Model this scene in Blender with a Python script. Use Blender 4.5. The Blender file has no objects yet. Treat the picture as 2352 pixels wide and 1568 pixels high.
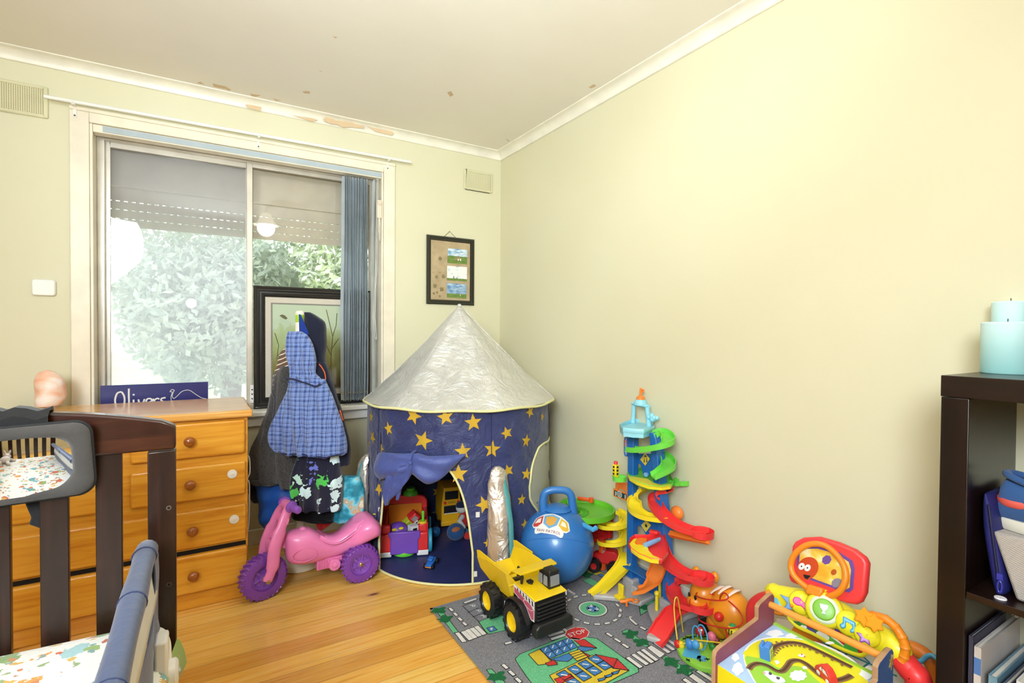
import bpy, bmesh, math, random
from mathutils import Vector, Matrix, Euler
PI = math.pi
C = bpy.context.scene.collection
sc = bpy.context.scene
rnd = random.Random(7)

# ---------------------------------------------------------------- camera
F_PX, W_PX, H_PX = 1180.0, 2352.0, 1568.0
CAM = Vector((0, 0, 1.16))
YAW, PITCH, ROLL = math.radians(31.07), math.radians(0.962), math.radians(-0.382)
FWD = Vector((math.sin(YAW)*math.cos(PITCH), math.cos(YAW)*math.cos(PITCH), -math.sin(PITCH)))
RT0 = Vector((math.cos(YAW), -math.sin(YAW), 0)); DN0 = FWD.cross(RT0)
RT = RT0*math.cos(ROLL) + DN0*math.sin(ROLL); DN = -RT0*math.sin(ROLL) + DN0*math.cos(ROLL)
cd = bpy.data.cameras.new('camera'); cam = bpy.data.objects.new('camera', cd); C.objects.link(cam)
cd.sensor_width = 36; cd.lens = 36*F_PX/W_PX; cd.clip_start = 0.02; cd.clip_end = 200
rot = Matrix((RT, -DN, -FWD)).transposed()
cam.matrix_world = Matrix.Translation(CAM) @ rot.to_4x4()
sc.camera = cam
def ray(px, py): return FWD + RT*((px-W_PX/2)/F_PX) + DN*((py-H_PX/2)/F_PX)
def on(px, py, ax, v):                       # where a sight line meets the real plane x/y/z = v
    d = ray(px, py); t = (v-CAM[ax])/d[ax]; return CAM + d*t
def onx(px, py, v): return on(px, py, 0, v)
def ony(px, py, v): return on(px, py, 1, v)
def onz(px, py, v=0.0): return on(px, py, 2, v)
def ond(px, py, d): return CAM + ray(px, py)*d

# ---------------------------------------------------------------- world, lights, exposure
sc.view_settings.view_transform = 'Standard'; sc.view_settings.look = 'None'
sc.view_settings.exposure = 0.39; sc.view_settings.gamma = 1.0; sc.view_settings.use_curve_mapping = False
wd = bpy.data.worlds.new('overcast_sky'); sc.world = wd; wd.use_nodes = True
wn = wd.node_tree.nodes; wl = wd.node_tree.links
bg = wn['Background']; bg.inputs['Strength'].default_value = 3.1
tc = wn.new('ShaderNodeTexCoord'); mp = wn.new('ShaderNodeMapping'); mp.inputs['Scale'].default_value = (1.2, 1.2, 3)
nz = wn.new('ShaderNodeTexNoise'); nz.inputs['Scale'].default_value = 2.2
cr = wn.new('ShaderNodeValToRGB'); cr.color_ramp.elements[0].color = (.80, .87, 1, 1); cr.color_ramp.elements[1].color = (1, 1, 1, 1)
wl.new(tc.outputs['Generated'], mp.inputs['Vector']); wl.new(mp.outputs[0], nz.inputs['Vector'])
wl.new(nz.outputs['Fac'], cr.inputs['Fac']); wl.new(cr.outputs['Color'], bg.inputs['Color'])
def light(name, kind, loc, energy, color=(1, 1, 1), target=None, **kw):
    d = bpy.data.lights.new(name, kind); d.energy = energy; d.color = color
    for k, v in kw.items(): setattr(d, k, v)
    o = bpy.data.objects.new(name, d); C.objects.link(o); o.location = loc
    if target: o.rotation_euler = (Vector(target)-Vector(loc)).to_track_quat('-Z', 'Y').to_euler()
    return o
light('bounced_flash', 'SPOT', (-.10, .05, 1.45), 165, (.82, .94, 1), (.35, 1.25, 2.39), spot_size=1.95, spot_blend=1.0, shadow_soft_size=.045)
light('added_fill', 'AREA', (-1.15, -.75, 2.0), 56, (.86, .955, 1.04), (.9, 2.0, .0), shape='DISK', size=1.3)  # fill lamp added out of view to brighten the lower room
bpy.data.objects['added_fill'].data.spread = 2.1
pt = light('window_portal', 'AREA', (.25, 3.25, 1.4), 1, (1, 1, 1), (.25, 0, 1.4), shape='RECTANGLE', size=1.4, size_y=1.4)
pt.data.cycles.is_portal = True

# ---------------------------------------------------------------- materials
def lin(h):
    if not isinstance(h, str): return tuple(h)+((1,) if len(h) == 3 else ())
    h = h.lstrip('#'); v = [int(h[i:i+2], 16)/255 for i in (0, 2, 4)]
    return tuple(c/12.92 if c <= .04045 else ((c+.055)/1.055)**2.4 for c in v)+(1,)
class NT:
    """small wrapper for node materials"""
    def __init__(s, name, rough=.5, **kw):
        s.m = bpy.data.materials.new(name); s.m.use_nodes = True; s.n = s.m.node_tree.nodes; s.l = s.m.node_tree.links
        s.b = s.n['Principled BSDF']; s.b.inputs['Roughness'].default_value = rough
        for k, v in kw.items(): s.b.inputs[k.replace('_', ' ')].default_value = v
    def node(s, t, **kw):
        n = s.n.new(t)
        for k, v in kw.items():
            if hasattr(n, k): setattr(n, k, v)
            else: s.set(n, k.replace('_', ' '), v)
        return n
    def set(s, n, k, v):
        sock = n.inputs[k]
        if isinstance(v, bpy.types.NodeSocket): s.l.new(v, sock)
        else: sock.default_value = v
    def co(s, out='Object', scale=(1, 1, 1), loc=(0, 0, 0), rot=(0, 0, 0)):
        t = s.node('ShaderNodeTexCoord'); m = s.node('ShaderNodeMapping')
        m.inputs['Scale'].default_value = scale; m.inputs['Location'].default_value = loc; m.inputs['Rotation'].default_value = rot
        s.l.new(t.outputs[out], m.inputs['Vector']); return m.outputs[0]
    def noise(s, vec, scale=5, detail=3, rough=.5, dist=0):
        n = s.node('ShaderNodeTexNoise'); s.l.new(vec, n.inputs['Vector'])
        n.inputs['Scale'].default_value = scale; n.inputs['Detail'].default_value = detail
        n.inputs['Roughness'].default_value = rough; n.inputs['Distortion'].default_value = dist; return n
    def vor(s, vec, scale=5, feature='F1', rand=1):
        n = s.node('ShaderNodeTexVoronoi', feature=feature); s.l.new(vec, n.inputs['Vector'])
        n.inputs['Scale'].default_value = scale; n.inputs['Randomness'].default_value = rand; return n
    def ramp(s, fac, stops, interp='LINEAR'):
        n = s.node('ShaderNodeValToRGB'); n.color_ramp.interpolation = interp
        e = n.color_ramp.elements
        while len(e) < len(stops): e.new(.5)
        for el, (p, c) in zip(e, stops): el.position = p; el.color = lin(c)
        s.l.new(fac, n.inputs['Fac']); return n.outputs['Color']
    def math(s, op, a, b=None, clamp=False):
        n = s.node('ShaderNodeMath', operation=op); n.use_clamp = clamp
        for i, v in enumerate((a, b)):
            if v is None: continue
            if isinstance(v, bpy.types.NodeSocket): s.l.new(v, n.inputs[i])
            else: n.inputs[i].default_value = v
        return n.outputs[0]
    def mix(s, fac, a, b, blend='MIX'):
        n = s.node('ShaderNodeMix', data_type='RGBA', blend_type=blend)
        for i, v in ((0, fac), (6, a), (7, b)):
            if isinstance(v, bpy.types.NodeSocket): s.l.new(v, n.inputs[i])
            elif i == 0: n.inputs[0].default_value = v
            else: n.inputs[i].default_value = lin(v)
        return n.outputs[2]
    def color(s, c):
        if isinstance(c, bpy.types.NodeSocket): s.l.new(c, s.b.inputs['Base Color'])
        else: s.b.inputs['Base Color'].default_value = lin(c)
        return s
    def bump(s, h, strength=.3, dist=.01):
        n = s.node('ShaderNodeBump'); n.inputs['Strength'].default_value = strength; n.inputs['Distance'].default_value = dist
        s.l.new(h, n.inputs['Height']); s.l.new(n.outputs[0], s.b.inputs['Normal']); return s
    def sep(s, vec):
        n = s.node('ShaderNodeSeparateXYZ'); s.l.new(vec, n.inputs[0]); return n.outputs
_mats = {}
def pm(col, rough=.4, metal=0.0, spec=.5, sheen=0.0, bump=0, bscale=60, var=0, trans=0.0, coat=0.0, emit=None, estr=0, alpha=1.0):
    """plain procedural material: colour with slight mottling and optional grain bump"""
    key = (col, rough, metal, spec, sheen, bump, bscale, var, trans, coat, emit, estr, alpha)
    if key in _mats: return _mats[key]
    t = NT('surface_'+str(col).strip('#'), rough); t.b.inputs['Metallic'].default_value = metal
    t.b.inputs['Specular IOR Level'].default_value = spec; t.b.inputs['Sheen Weight'].default_value = sheen
    t.b.inputs['Coat Weight'].default_value = coat; t.b.inputs['Subsurface Weight'].default_value = trans
    if trans: t.b.inputs['Subsurface Radius'].default_value = (.02, .012, .008)
    if alpha < 1: t.b.inputs['Alpha'].default_value = alpha
    v = t.co()
    n = t.noise(v, 9, 3)
    c = lin(col); d = tuple(x*(1-.10-var) for x in c[:3]); b = tuple(min(1, x*(1+var)) for x in c[:3])
    t.color(t.ramp(n.outputs['Fac'], [(.3, d), (.7, b)]))
    if bump: t.bump(t.noise(v, bscale, 4).outputs['Fac'], bump, .004)
    if emit: t.b.inputs['Emission Color'].default_value = lin(emit); t.b.inputs['Emission Strength'].default_value = estr
    _mats[key] = t.m; return t.m
def plastic(c, r=.40): return pm(c, r, coat=.04)
def cloth(c, bump=.35, sc_=500, var=.06): return pm(c, .9, spec=.2, sheen=.2, bump=bump, bscale=sc_, var=var)

# ---------------------------------------------------------------- mesh builder
class MB:
    def __init__(s, M=None): s.v = []; s.f = []; s.M = M or Matrix.Identity(4)
    def at(s, M): s.M = M; return s
    def add(s, vs, fs, mi=0):
        o = len(s.v); s.v += [s.M @ Vector(p) for p in vs]
        for f in fs:
            if isinstance(f, tuple) and len(f) == 2 and isinstance(f[0], (list, tuple)): s.f.append(([i+o for i in f[0]], f[1]))
            else: s.f.append(([i+o for i in f], mi))
        return s
    def box(s, c, d, mi=0, R=None):
        x, y, z = (k/2 for k in d); c = Vector(c)
        vs = [Vector((a*x, b*y, e*z)) for a in (-1, 1) for b in (-1, 1) for e in (-1, 1)]
        if R is not None: vs = [R @ p for p in vs]
        return s.add([p+c for p in vs], [(0, 1, 3, 2), (4, 6, 7, 5), (0, 4, 5, 1), (2, 3, 7, 6), (0, 2, 6, 4), (1, 5, 7, 3)], mi)
    def b2(s, a, b, mi=0):
        return s.box([(p+q)/2 for p, q in zip(a, b)], [abs(q-p) for p, q in zip(a, b)], mi)
    def loft(s, rings, closed=True, caps=True, mi=0, wrap=False):
        n = len(rings[0]); vs = [p for r in rings for p in r]; fs = []
        m = len(rings)
        for i in range(m if wrap else m-1):
            for j in range(n if closed else n-1):
                a = i*n+j; b = i*n+(j+1) % n; k = ((i+1) % m)*n
                fs.append((a, b, k+(j+1) % n, k+j))
        if caps and closed and not wrap:
            fs.append(tuple(range(n))[::-1]); fs.append(tuple((m-1)*n+j for j in range(n)))
        return s.add(vs, fs, mi)
    def tube(s, pts, r, n=10, closed=False, caps=True, mi=0, flat=None):
        pts = [Vector(p) for p in pts]; m = len(pts)
        rr = r if isinstance(r, (list, tuple)) else [r]*m
        T = []
        for i in range(m):
            a = pts[(i-1) % m] if (closed or i > 0) else pts[i]; b = pts[(i+1) % m] if (closed or i < m-1) else pts[i]
            t = (b-a); T.append(t.normalized() if t.length > 1e-9 else Vector((0, 0, 1)))
        up = Vector((0, 0, 1)) if abs(T[0].z) < .9 else Vector((1, 0, 0))
        if flat is not None: up = Vector(flat)
        N = (up - T[0]*up.dot(T[0])).normalized(); rings = []
        for i in range(m):
            N = (N - T[i]*N.dot(T[i]))
            N = N.normalized() if N.length > 1e-6 else T[i].orthogonal().normalized()
            B = T[i].cross(N); q = rr[i]; qa, qb = q if isinstance(q, (tuple, list)) else (q, q)
            rings.append([pts[i]+N*(qa*math.cos(2*PI*k/n))+B*(qb*math.sin(2*PI*k/n)) for k in range(n)])
        return s.loft(rings, True, caps, mi, wrap=closed)
    def cyl(s, a, b, r0, r1=None, n=24, mi=0): return s.tube([a, b], [r0, r0 if r1 is None else r1], n, mi=mi)
    def lathe(s, prof, c=(0, 0, 0), n=32, mi=0, R=None, caps=False, sx=1, sy=1):
        c = Vector(c); rings = []
        for r, z in prof:
            ring = [Vector((sx*r*math.cos(2*PI*k/n), sy*r*math.sin(2*PI*k/n), z)) for k in range(n)]
            if R is not None: ring = [R @ p for p in ring]
            rings.append([p+c for p in ring])
        return s.loft(rings, True, caps, mi)
    def sph(s, c, r, n=20, mi=0, R=None):
        r = r if isinstance(r, (tuple, list)) else (r, r, r); c = Vector(c); rings = []; h = max(6, n//2)
        for i in range(h+1):
            ph = -PI/2+PI*i/h; cp = max(math.cos(ph), 1e-3)
            ring = [Vector((r[0]*cp*math.cos(2*PI*k/n), r[1]*cp*math.sin(2*PI*k/n), r[2]*math.sin(ph))) for k in range(n)]
            if R is not None: ring = [R @ p for p in ring]
            rings.append([p+c for p in ring])
        return s.loft(rings, True, True, mi)
    def prism(s, poly, O, U, V, d, mi=0, side=None):
        """polygon in the plane O + u U + v V, thickened by d along U x V"""
        O, U, V = Vector(O), Vector(U), Vector(V); Wn = U.cross(V).normalized()*d; n = len(poly)
        a = [O+U*u+V*v for u, v in poly]; b = [p+Wn for p in a]; sd = mi if side is None else side
        fs = [([*range(n)][::-1], mi), ([*range(n, 2*n)], mi)]+[([i, (i+1) % n, n+(i+1) % n, n+i], sd) for i in range(n)]
        return s.add(a+b, fs)
    def ngon(s, pts, mi=0): return s.add(pts, [tuple(range(len(pts)))], mi)
    def grid(s, fn, nu, nv, mi=0, cu=False):
        vs = [fn(i/nu, j/nv) for i in range(nu if cu else nu+1) for j in range(nv+1)]; fs = []
        k = nu if cu else nu+1
        for i in range(nu):
            for j in range(nv):
                a = i*(nv+1)+j; b = ((i+1) % k)*(nv+1)+j; fs.append((a, b, b+1, a+1))
        return s.add(vs, fs, mi)
    def channel(s, pts, w, wall, th=.004, mi=0, tilt=None, holes=()):
        """open U-shaped track swept along pts: floor of width w, side lips of height wall"""
        pts = [Vector(p) for p in pts]; m = len(pts); rings = []
        for i in range(m):
            t = (pts[min(i+1, m-1)]-pts[max(i-1, 0)]); h = Vector((t.x, t.y, 0))
            sd = Vector((h.y, -h.x, 0)).normalized() if h.length > 1e-6 else Vector((1, 0, 0))
            up = sd.cross(t.normalized()); up = up if up.z > 0 else -up
            up = (up+Vector((0, 0, 1))).normalized()
            if tilt: sd = (sd+Vector((0, 0, tilt))).normalized()
            ww = (w[i] if isinstance(w, (list, tuple)) else w)/2; p = pts[i]
            rings.append([p-sd*ww+up*wall, p-sd*ww-up*th, p+sd*ww-up*th, p+sd*ww+up*wall, p+sd*(ww-th)+up*wall, p+sd*(ww-th*1.5), p-sd*(ww-th*1.5), p-sd*(ww-th)+up*wall])
        return s.loft(rings, True, True, mi)
    def build(s, name, mats, parent=None, bevel=0, seg=2, angle=40, sub=0, local=False, smooth=True, solid=0):
        me = bpy.data.meshes.new(name); vs = s.v
        if parent is not None and not local:
            inv = world_of(parent).inverted(); vs = [inv @ p for p in vs]
        me.from_pydata([tuple(p) for p in vs], [], [f for f, _ in s.f])
        for m in (mats if isinstance(mats, (list, tuple)) else [mats]): me.materials.append(m)
        me.polygons.foreach_set('material_index', [m for _, m in s.f])
        bm = bmesh.new(); bm.from_mesh(me); bmesh.ops.remove_doubles(bm, verts=bm.verts, dist=1e-6)
        bmesh.ops.recalc_face_normals(bm, faces=bm.faces); bm.to_mesh(me); bm.free()
        if smooth:
            me.polygons.foreach_set('use_smooth', [True]*len(me.polygons)); me.set_sharp_from_angle(angle=math.radians(angle))
        o = bpy.data.objects.new(name, me); C.objects.link(o)
        if parent is not None: o.parent = parent
        if solid: md = o.modifiers.new('solid', 'SOLIDIFY'); md.thickness = solid; md.offset = 0
        if bevel:
            md = o.modifiers.new('bevel', 'BEVEL'); md.width = bevel; md.segments = seg; md.limit_method = 'ANGLE'; md.angle_limit = math.radians(35)
        if sub: md = o.modifiers.new('sub', 'SUBSURF'); md.levels = sub; md.render_levels = sub
        return o
def world_of(o):
    M = Matrix.LocRotScale(o.location, o.rotation_euler, o.scale)
    return world_of(o.parent) @ M if o.parent else M
def thing(name, label, cat, loc=(0, 0, 0), rz=0, group=None, rot=None):
    o = bpy.data.objects.new(name, None); C.objects.link(o); o.empty_display_size = .05
    o.location = loc; o.rotation_euler = rot or (0, 0, rz); tag(o, label, cat, group); return o
def tag(o, label, cat, group=None, kind=None):
    o['label'] = label; o['category'] = cat
    if group: o['group'] = group
    if kind: o['kind'] = kind
    return o
def struct(o): o['kind'] = 'structure'; return o
def text(name, body, size, mat, parent, M, ext=.0004, align='CENTER'):
    """raised lettering as a mesh (M is local to the parent)"""
    cu = bpy.data.curves.new(name, 'FONT'); cu.body = body; cu.size = size; cu.extrude = ext; cu.align_x = align; cu.align_y = 'CENTER'
    tmp = bpy.data.objects.new('tmp', cu); C.objects.link(tmp)
    bpy.context.view_layer.update()
    me = bpy.data.meshes.new_from_object(tmp.evaluated_get(bpy.context.evaluated_depsgraph_get()))
    bpy.data.objects.remove(tmp); bpy.data.curves.remove(cu)
    me.name = name; me.materials.clear(); me.materials.append(mat); me.transform(M)
    o = bpy.data.objects.new(name, me); C.objects.link(o); o.parent = parent; return o
def frame(o, u, v):
    """matrix whose local x, y follow u, v at origin o"""
    u, v = Vector(u).normalized(), Vector(v).normalized(); w = u.cross(v)
    return Matrix(((u.x, v.x, w.x, o[0]), (u.y, v.y, w.y, o[1]), (u.z, v.z, w.z, o[2]), (0, 0, 0, 1)))
def star(n=5, R=1.0, r=.42, a0=PI/2): return [((R if k % 2 == 0 else r)*math.cos(a0+PI*k/n), (R if k % 2 == 0 else r)*math.sin(a0+PI*k/n)) for k in range(2*n)]
def circ(n, r, cx=0, cy=0, sy=1): return [(cx+r*math.cos(2*PI*k/n), cy+r*sy*math.sin(2*PI*k/n)) for k in range(n)]
def rrect(w, h, r, n=5):
    out = []
    for cx, cy, a in ((w/2-r, h/2-r, 0), (-w/2+r, h/2-r, PI/2), (-w/2+r, -h/2+r, PI), (w/2-r, -h/2+r, 1.5*PI)):
        out += [(cx+r*math.cos(a+PI/2*k/n), cy+r*math.sin(a+PI/2*k/n)) for k in range(n+1)]
    return out
def spline(pts, k=6, closed=False):
    """Catmull-Rom through pts"""
    P = [Vector(p) for p in pts]; n = len(P); out = []
    for i in range(n if closed else n-1):
        g = lambda j: P[j % n] if closed else P[max(0, min(n-1, j))]
        a, b, c, d = g(i-1), g(i), g(i+1), g(i+2)
        for q in range(k):
            t = q/k; out.append(.5*((2*b)+(c-a)*t+(2*a-5*b+4*c-d)*t*t+(3*b-a-3*c+d)*t**3))
    if not closed: out.append(P[-1])
    return out
def hz(x, y, z=0, s=1.0):
    """smooth pseudo noise"""
    return s*(math.sin(x*1.7+2.1*math.sin(y*1.3+z))+math.sin(y*2.3+1.7*math.sin(z*1.9+x*.7))+math.sin(z*2.9+1.3*math.sin(x*2.1-y)))/3

# ================================================================ the room
XE, YN, XW, YS, ZC = 1.768, 3.10, -1.55, -1.15, 2.394
def wall_mat():
    t = NT('yellow_wall_paint', .55); v = t.co()
    n = t.noise(v, 1.6, 4); t.color(t.ramp(n.outputs['Fac'], [(.3, '#dbd5b4'), (.7, '#ded9bb')]))
    return t.bump(t.noise(v, 90, 3).outputs['Fac'], .05, .002).m
WALL = wall_mat()
def ceil_mat():
    t = NT('ceiling_paint', .7); v = t.co()
    t.color(t.ramp(t.noise(v, 2.3, 5).outputs['Fac'], [(.3, '#ece6da'), (.7, '#f0eadf')]))
    return t.bump(t.noise(v, 60, 3).outputs['Fac'], .05, .002).m
CEIL = ceil_mat()
TRIM = pm('#f4eedd', .35, var=.02)
def floor_mat():
    t = NT('varnished_pine_boards', .24); t.b.inputs['Coat Weight'].default_value = .25; t.b.inputs['Coat Roughness'].default_value = .12
    v = t.co(); o = t.sep(v); W = .098
    yb = t.math('DIVIDE', o[1], W); idx = t.math('FLOOR', yb); fr = t.math('FRACT', yb)
    wn = t.node('ShaderNodeTexWhiteNoise', noise_dimensions='1D'); t.l.new(idx, wn.inputs['W'])
    sh = t.node('ShaderNodeCombineXYZ'); t.l.new(t.math('MULTIPLY', wn.outputs['Value'], 37.0), sh.inputs[0]); t.l.new(t.math('MULTIPLY', idx, 3.7), sh.inputs[1])
    ad = t.node('ShaderNodeVectorMath', operation='ADD'); t.l.new(v, ad.inputs[0]); t.l.new(sh.outputs[0], ad.inputs[1])
    def mp(sx, sy):
        m = t.node('ShaderNodeMapping'); m.inputs['Scale'].default_value = (sx, sy, 1); t.l.new(ad.outputs[0], m.inputs[0]); return m.outputs[0]
    grain = t.noise(mp(1.3, 26), 3.0, 5, .62, .6)
    c = t.ramp(grain.outputs['Fac'], [(.22, '#d99f3d'), (.42, '#f0bd5c'), (.62, '#f6cc72'), (.82, '#fde09a')])
    tone = t.ramp(wn.outputs['Value'], [(0, '#d9b48a'), (.5, '#ffffff'), (1, '#f3cfa0')])
    c = t.mix(.75, c, tone, 'MULTIPLY')
    kn = t.vor(mp(1.15, 3.4), 2.1); kd = t.math('ADD', kn.outputs['Distance'], t.math('MULTIPLY', grain.outputs['Fac'], .06))
    c = t.mix(t.ramp(kd, [(.06, '#ffffff'), (.115, '#000000')]), c, '#3f1b08')
    c = t.mix(t.ramp(kd, [(.08, '#9a9a9a'), (.26, '#000000')]), c, '#9a4f14')
    st = t.noise(mp(.55, 14), 2.6, 4, .5)
    c = t.mix(t.ramp(st.outputs['Fac'], [(.60, '#000000'), (.74, '#b0b0b0')]), c, '#93480f')
    ed = t.math('ABSOLUTE', t.math('SUBTRACT', fr, .5))
    c = t.mix(t.ramp(ed, [(.487, '#000000'), (.497, '#d8d8d8')]), c, '#5a2c0c'); t.color(c)
    t.bump(t.ramp(ed, [(.48, '#ffffff'), (.5, '#000000')]), .25, .002); return t.m
T = .22
struct(MB().b2((XW-.1, YS-.1, -.08), (XE+.1, YN+T, 0)).build('floor', floor_mat()))
ceiling = struct(MB().b2((XW-.1, YS-.1, ZC), (XE+.1, YN+T, ZC+.08)).build('ceiling', CEIL))
OX0, OX1, OZ0, OZ1 = -.45, .944, .70, 2.127
struct(MB().b2((XW-.1, YN, 0), (OX0, YN+T, ZC)).b2((OX1, YN, 0), (XE+.1, YN+T, ZC)).b2((OX0, YN, 0), (OX1, YN+T, OZ0)).b2((OX0, YN, OZ1), (OX1, YN+T, ZC)).build('wall_north', WALL, smooth=False))
struct(MB().b2((XE, YS-.1, 0), (XE+.1, YN+T, ZC)).build('wall_east', WALL))
struct(MB().b2((XW-.1, YS-.1, 0), (XW, YN+T, ZC)).build('wall_west', WALL))
struct(MB().b2((XW-.1, YS-.1, 0), (XE+.1, YS, ZC)).build('wall_south', WALL))
# cove cornice and skirting
def cove(a, b, inward):
    a, b, w = Vector(a), Vector(b), Vector(inward); n = 7; r1, r2 = [], []
    prof = [(0, -.048), (.003, -.050), (.008, -.048)]+[(.009+.039*(1-math.cos(PI/2*k/n)), -.046+.040*math.sin(PI/2*k/n)) for k in range(n+1)]+[(.054, -.004), (.056, 0), (0, 0)]
    mb = MB(); mb.loft([[p+w*u+Vector((0, 0, ZC+z)) for u, z in prof] for p in (a, b)]); return mb
trim_n = struct(cove((XW, YN, 0), (XE, YN, 0), (0, -1, 0)).build('trim_1', TRIM))
trim_e = struct(cove((XE, YN, 0), (XE, YS, 0), (-1, 0, 0)).build('trim_2', TRIM))
struct(cove((XW, YS, 0), (XW, YN, 0), (1, 0, 0)).build('trim_3', TRIM)); struct(cove((XE, YS, 0), (XW, YS, 0), (0, 1, 0)).build('trim_4', TRIM))
for nm, a, b in (('north', (XW, YN-.014, 0), (XE, YN, .085)), ('east', (XE-.014, YS, 0), (XE, YN, .085)), ('west', (XW, YS, 0), (XW+.014, YN, .085)), ('south', (XW, YS, 0), (XE, YS+.014, .085))):
    struct(MB().b2(a, b).build('baseboard_'+nm, TRIM, bevel=.006))
# patches of flaked paint on the cornice and the ceiling edge: bare plaster showing
FLAKE = pm('#dcc19c', .9)
def flakes(pxs, zc, parent, name):
    mb = MB()
    for q in pxs: mb.ngon([onz(x, y, zc) - Vector((0, 0, .0006)) for x, y in q])
    return mb.build(name, FLAKE, parent)
def zz(x, y): return (400+x/4.276, 130+y/4.276)
fl_c = [[(380, 262), (440, 278), (500, 290), (562, 322), (545, 336), (500, 318), (430, 305), (385, 292)], [(222, 258), (255, 245), (300, 270), (270, 268)], [(742, 362), (800, 372), (855, 380), (800, 396), (765, 388)],
        [(970, 402), (1005, 420), (1055, 430), (1000, 434)], [(1258, 340), (1330, 338), (1335, 362), (1280, 360)], [(1415, 135), (1455, 142), (1440, 146)]]
flakes([[zz(*p) for p in q] for q in fl_c]+[[(1027, 212), (1036, 209), (1042, 218), (1034, 222)], [(1352, 200), (1364, 193), (1370, 197), (1358, 203)], [(764, 83), (776, 85), (770, 88)], [(1161, 317), (1170, 323), (1168, 325)]], ZC, ceiling, 'paint_flake')
mb = MB()
for q in ([(700, 468), (760, 475), (858, 495), (850, 532), (780, 518), (706, 492)], [(1150, 572), (1240, 588), (1290, 592), (1360, 605), (1412, 622), (1370, 636), (1320, 628), (1250, 604)], [(1460, 612), (1490, 592), (1560, 600), (1580, 625), (1670, 632), (1740, 640), (1800, 665), (1872, 680), (1868, 702), (1800, 700), (1740, 690), (1660, 696), (1590, 662), (1540, 662), (1470, 632)], [(1890, 682), (1960, 700), (2060, 718), (2140, 735), (2160, 752), (2140, 772), (2060, 755), (1980, 735)]):
    mb.ngon([ony(*zz(*p), YN-.026) for p in q])
mb.build('paint_flake', FLAKE, trim_n)

# ---------------------------------------------------------------- window
win = bpy.data.objects.new('window_1', None); C.objects.link(win); struct(win); win.location = (.25, YN, .72)
CREAM = pm('#f2e7d0', .4, var=.02); ALU = pm('#cfc7b8', .35, metal=.3, var=.05); WHT = pm('#f4f2ea', .4)
mb = MB()                                                          # architrave with a stepped face
for x0, x1, z0, z1 in ((-.522, OX0, .70, 2.186), (OX1, 1.015, .70, 2.186), (OX0, OX1, OZ1, 2.186)):
    mb.b2((x0, YN-.018, z0), (x1, YN, z1))
mb.b2((-.522, YN-.026, 2.172), (1.015, YN, 2.19))
mb.build('architrave', CREAM, win, bevel=.004)
mb = MB(); q = .012
mb.b2((OX0, YN-.01, OZ0), (OX0+q, YN+T, OZ1)).b2((OX1-q, YN-.01, OZ0), (OX1, YN+T, OZ1)).b2((OX0, YN, OZ1-q), (OX1, YN+T, OZ1)); mb.build('reveal', CREAM, win, bevel=.002)
MB().b2((-.54, YN-.05, .70), (1.035, YN+.16, .728)).b2((-.522, YN-.022, .645), (1.015, YN, .70)).build('sill', WHT, win, bevel=.006)
YG = YN+.10
def bars(mb, x0, x1, z0, z1, w, y0, y1):
    mb.b2((x0, y0, z0), (x0+w, y1, z1)).b2((x1-w, y0, z0), (x1, y1, z1)).b2((x0+w, y0, z1-w), (x1-w, y1, z1)).b2((x0+w, y0, z0), (x1-w, y1, z0+w)); return mb
bars(MB(), OX0+q, OX1-q, .728, OZ1-q, .028, YG-.012, YG+.05).build('outer_frame', ALU, win, bevel=.003)
GX = .222
bars(MB(), OX0+.03, GX+.02, .745, OZ1-.035, .03, YG+.012, YG+.03).build('sash', ALU, win, bevel=.003)
s2 = bars(MB(), GX-.012, OX1-.03, .745, OZ1-.035, .026, YG-.006, YG+.010).build('sash', ALU, win, bevel=.003)
mb = MB().b2((.226, YG-.012, .76), (.244, YG-.006, .86))
for z in (.785, .81, .835): mb.cyl((.235, YG-.012, z), (.235, YG-.016, z), .004, n=10, mi=1)
mb.build('latch', [WHT, pm('#333333', .4)], s2)
def glass_mat():
    t = NT('window_glass', .02); o = t.n['Material Output']
    tr = t.node('ShaderNodeBsdfTransparent'); gl = t.node('ShaderNodeBsdfGlossy'); gl.inputs['Roughness'].default_value = .01
    lw = t.node('ShaderNodeFresnel'); lw.inputs['IOR'].default_value = 1.5
    mx = t.node('ShaderNodeMixShader'); t.l.new(lw.outputs[0], mx.inputs[0]); t.l.new(tr.outputs[0], mx.inputs[1]); t.l.new(gl.outputs[0], mx.inputs[2])
    t.l.new(mx.outputs[0], o.inputs['Surface']); return t.m
GLASS = glass_mat()
MB().b2((OX0+.06, YG+.019, .775), (GX-.01, YG+.023, OZ1-.065)).build('glass_pane', GLASS, win)
MB().b2((GX+.014, YG+.001, .771), (OX1-.056, YG+.005, OZ1-.061)).build('glass_pane', GLASS, win)
def screen_mat():
    t = NT('fly_screen_mesh', .9); o = t.n['Material Output']
    tr = t.node('ShaderNodeBsdfTransparent'); df = t.node('ShaderNodeBsdfDiffuse'); tl = t.node('ShaderNodeBsdfTranslucent')
    df.inputs['Color'].default_value = lin('#dcdde4'); tl.inputs['Color'].default_value = lin('#e3e4ee')
    m1 = t.node('ShaderNodeMixShader'); m1.inputs[0].default_value = .55; t.l.new(df.outputs[0], m1.inputs[1]); t.l.new(tl.outputs[0], m1.inputs[2])
    n = t.noise(t.co(), 3, 4); k = t.ramp(n.outputs['Fac'], [(.3, (.22, .22, .22, 1)), (.75, (.32, .32, .32, 1))])
    mx = t.node('ShaderNodeMixShader'); t.l.new(k, mx.inputs[0]); t.l.new(tr.outputs[0], mx.inputs[1]); t.l.new(m1.outputs[0], mx.inputs[2])
    t.l.new(mx.outputs[0], o.inputs['Surface']); return t.m
MB().b2((OX0+.045, YG+.052, .76), (GX, YG+.0535, OZ1-.05)).build('fly_screen', screen_mat(), win)
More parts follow.
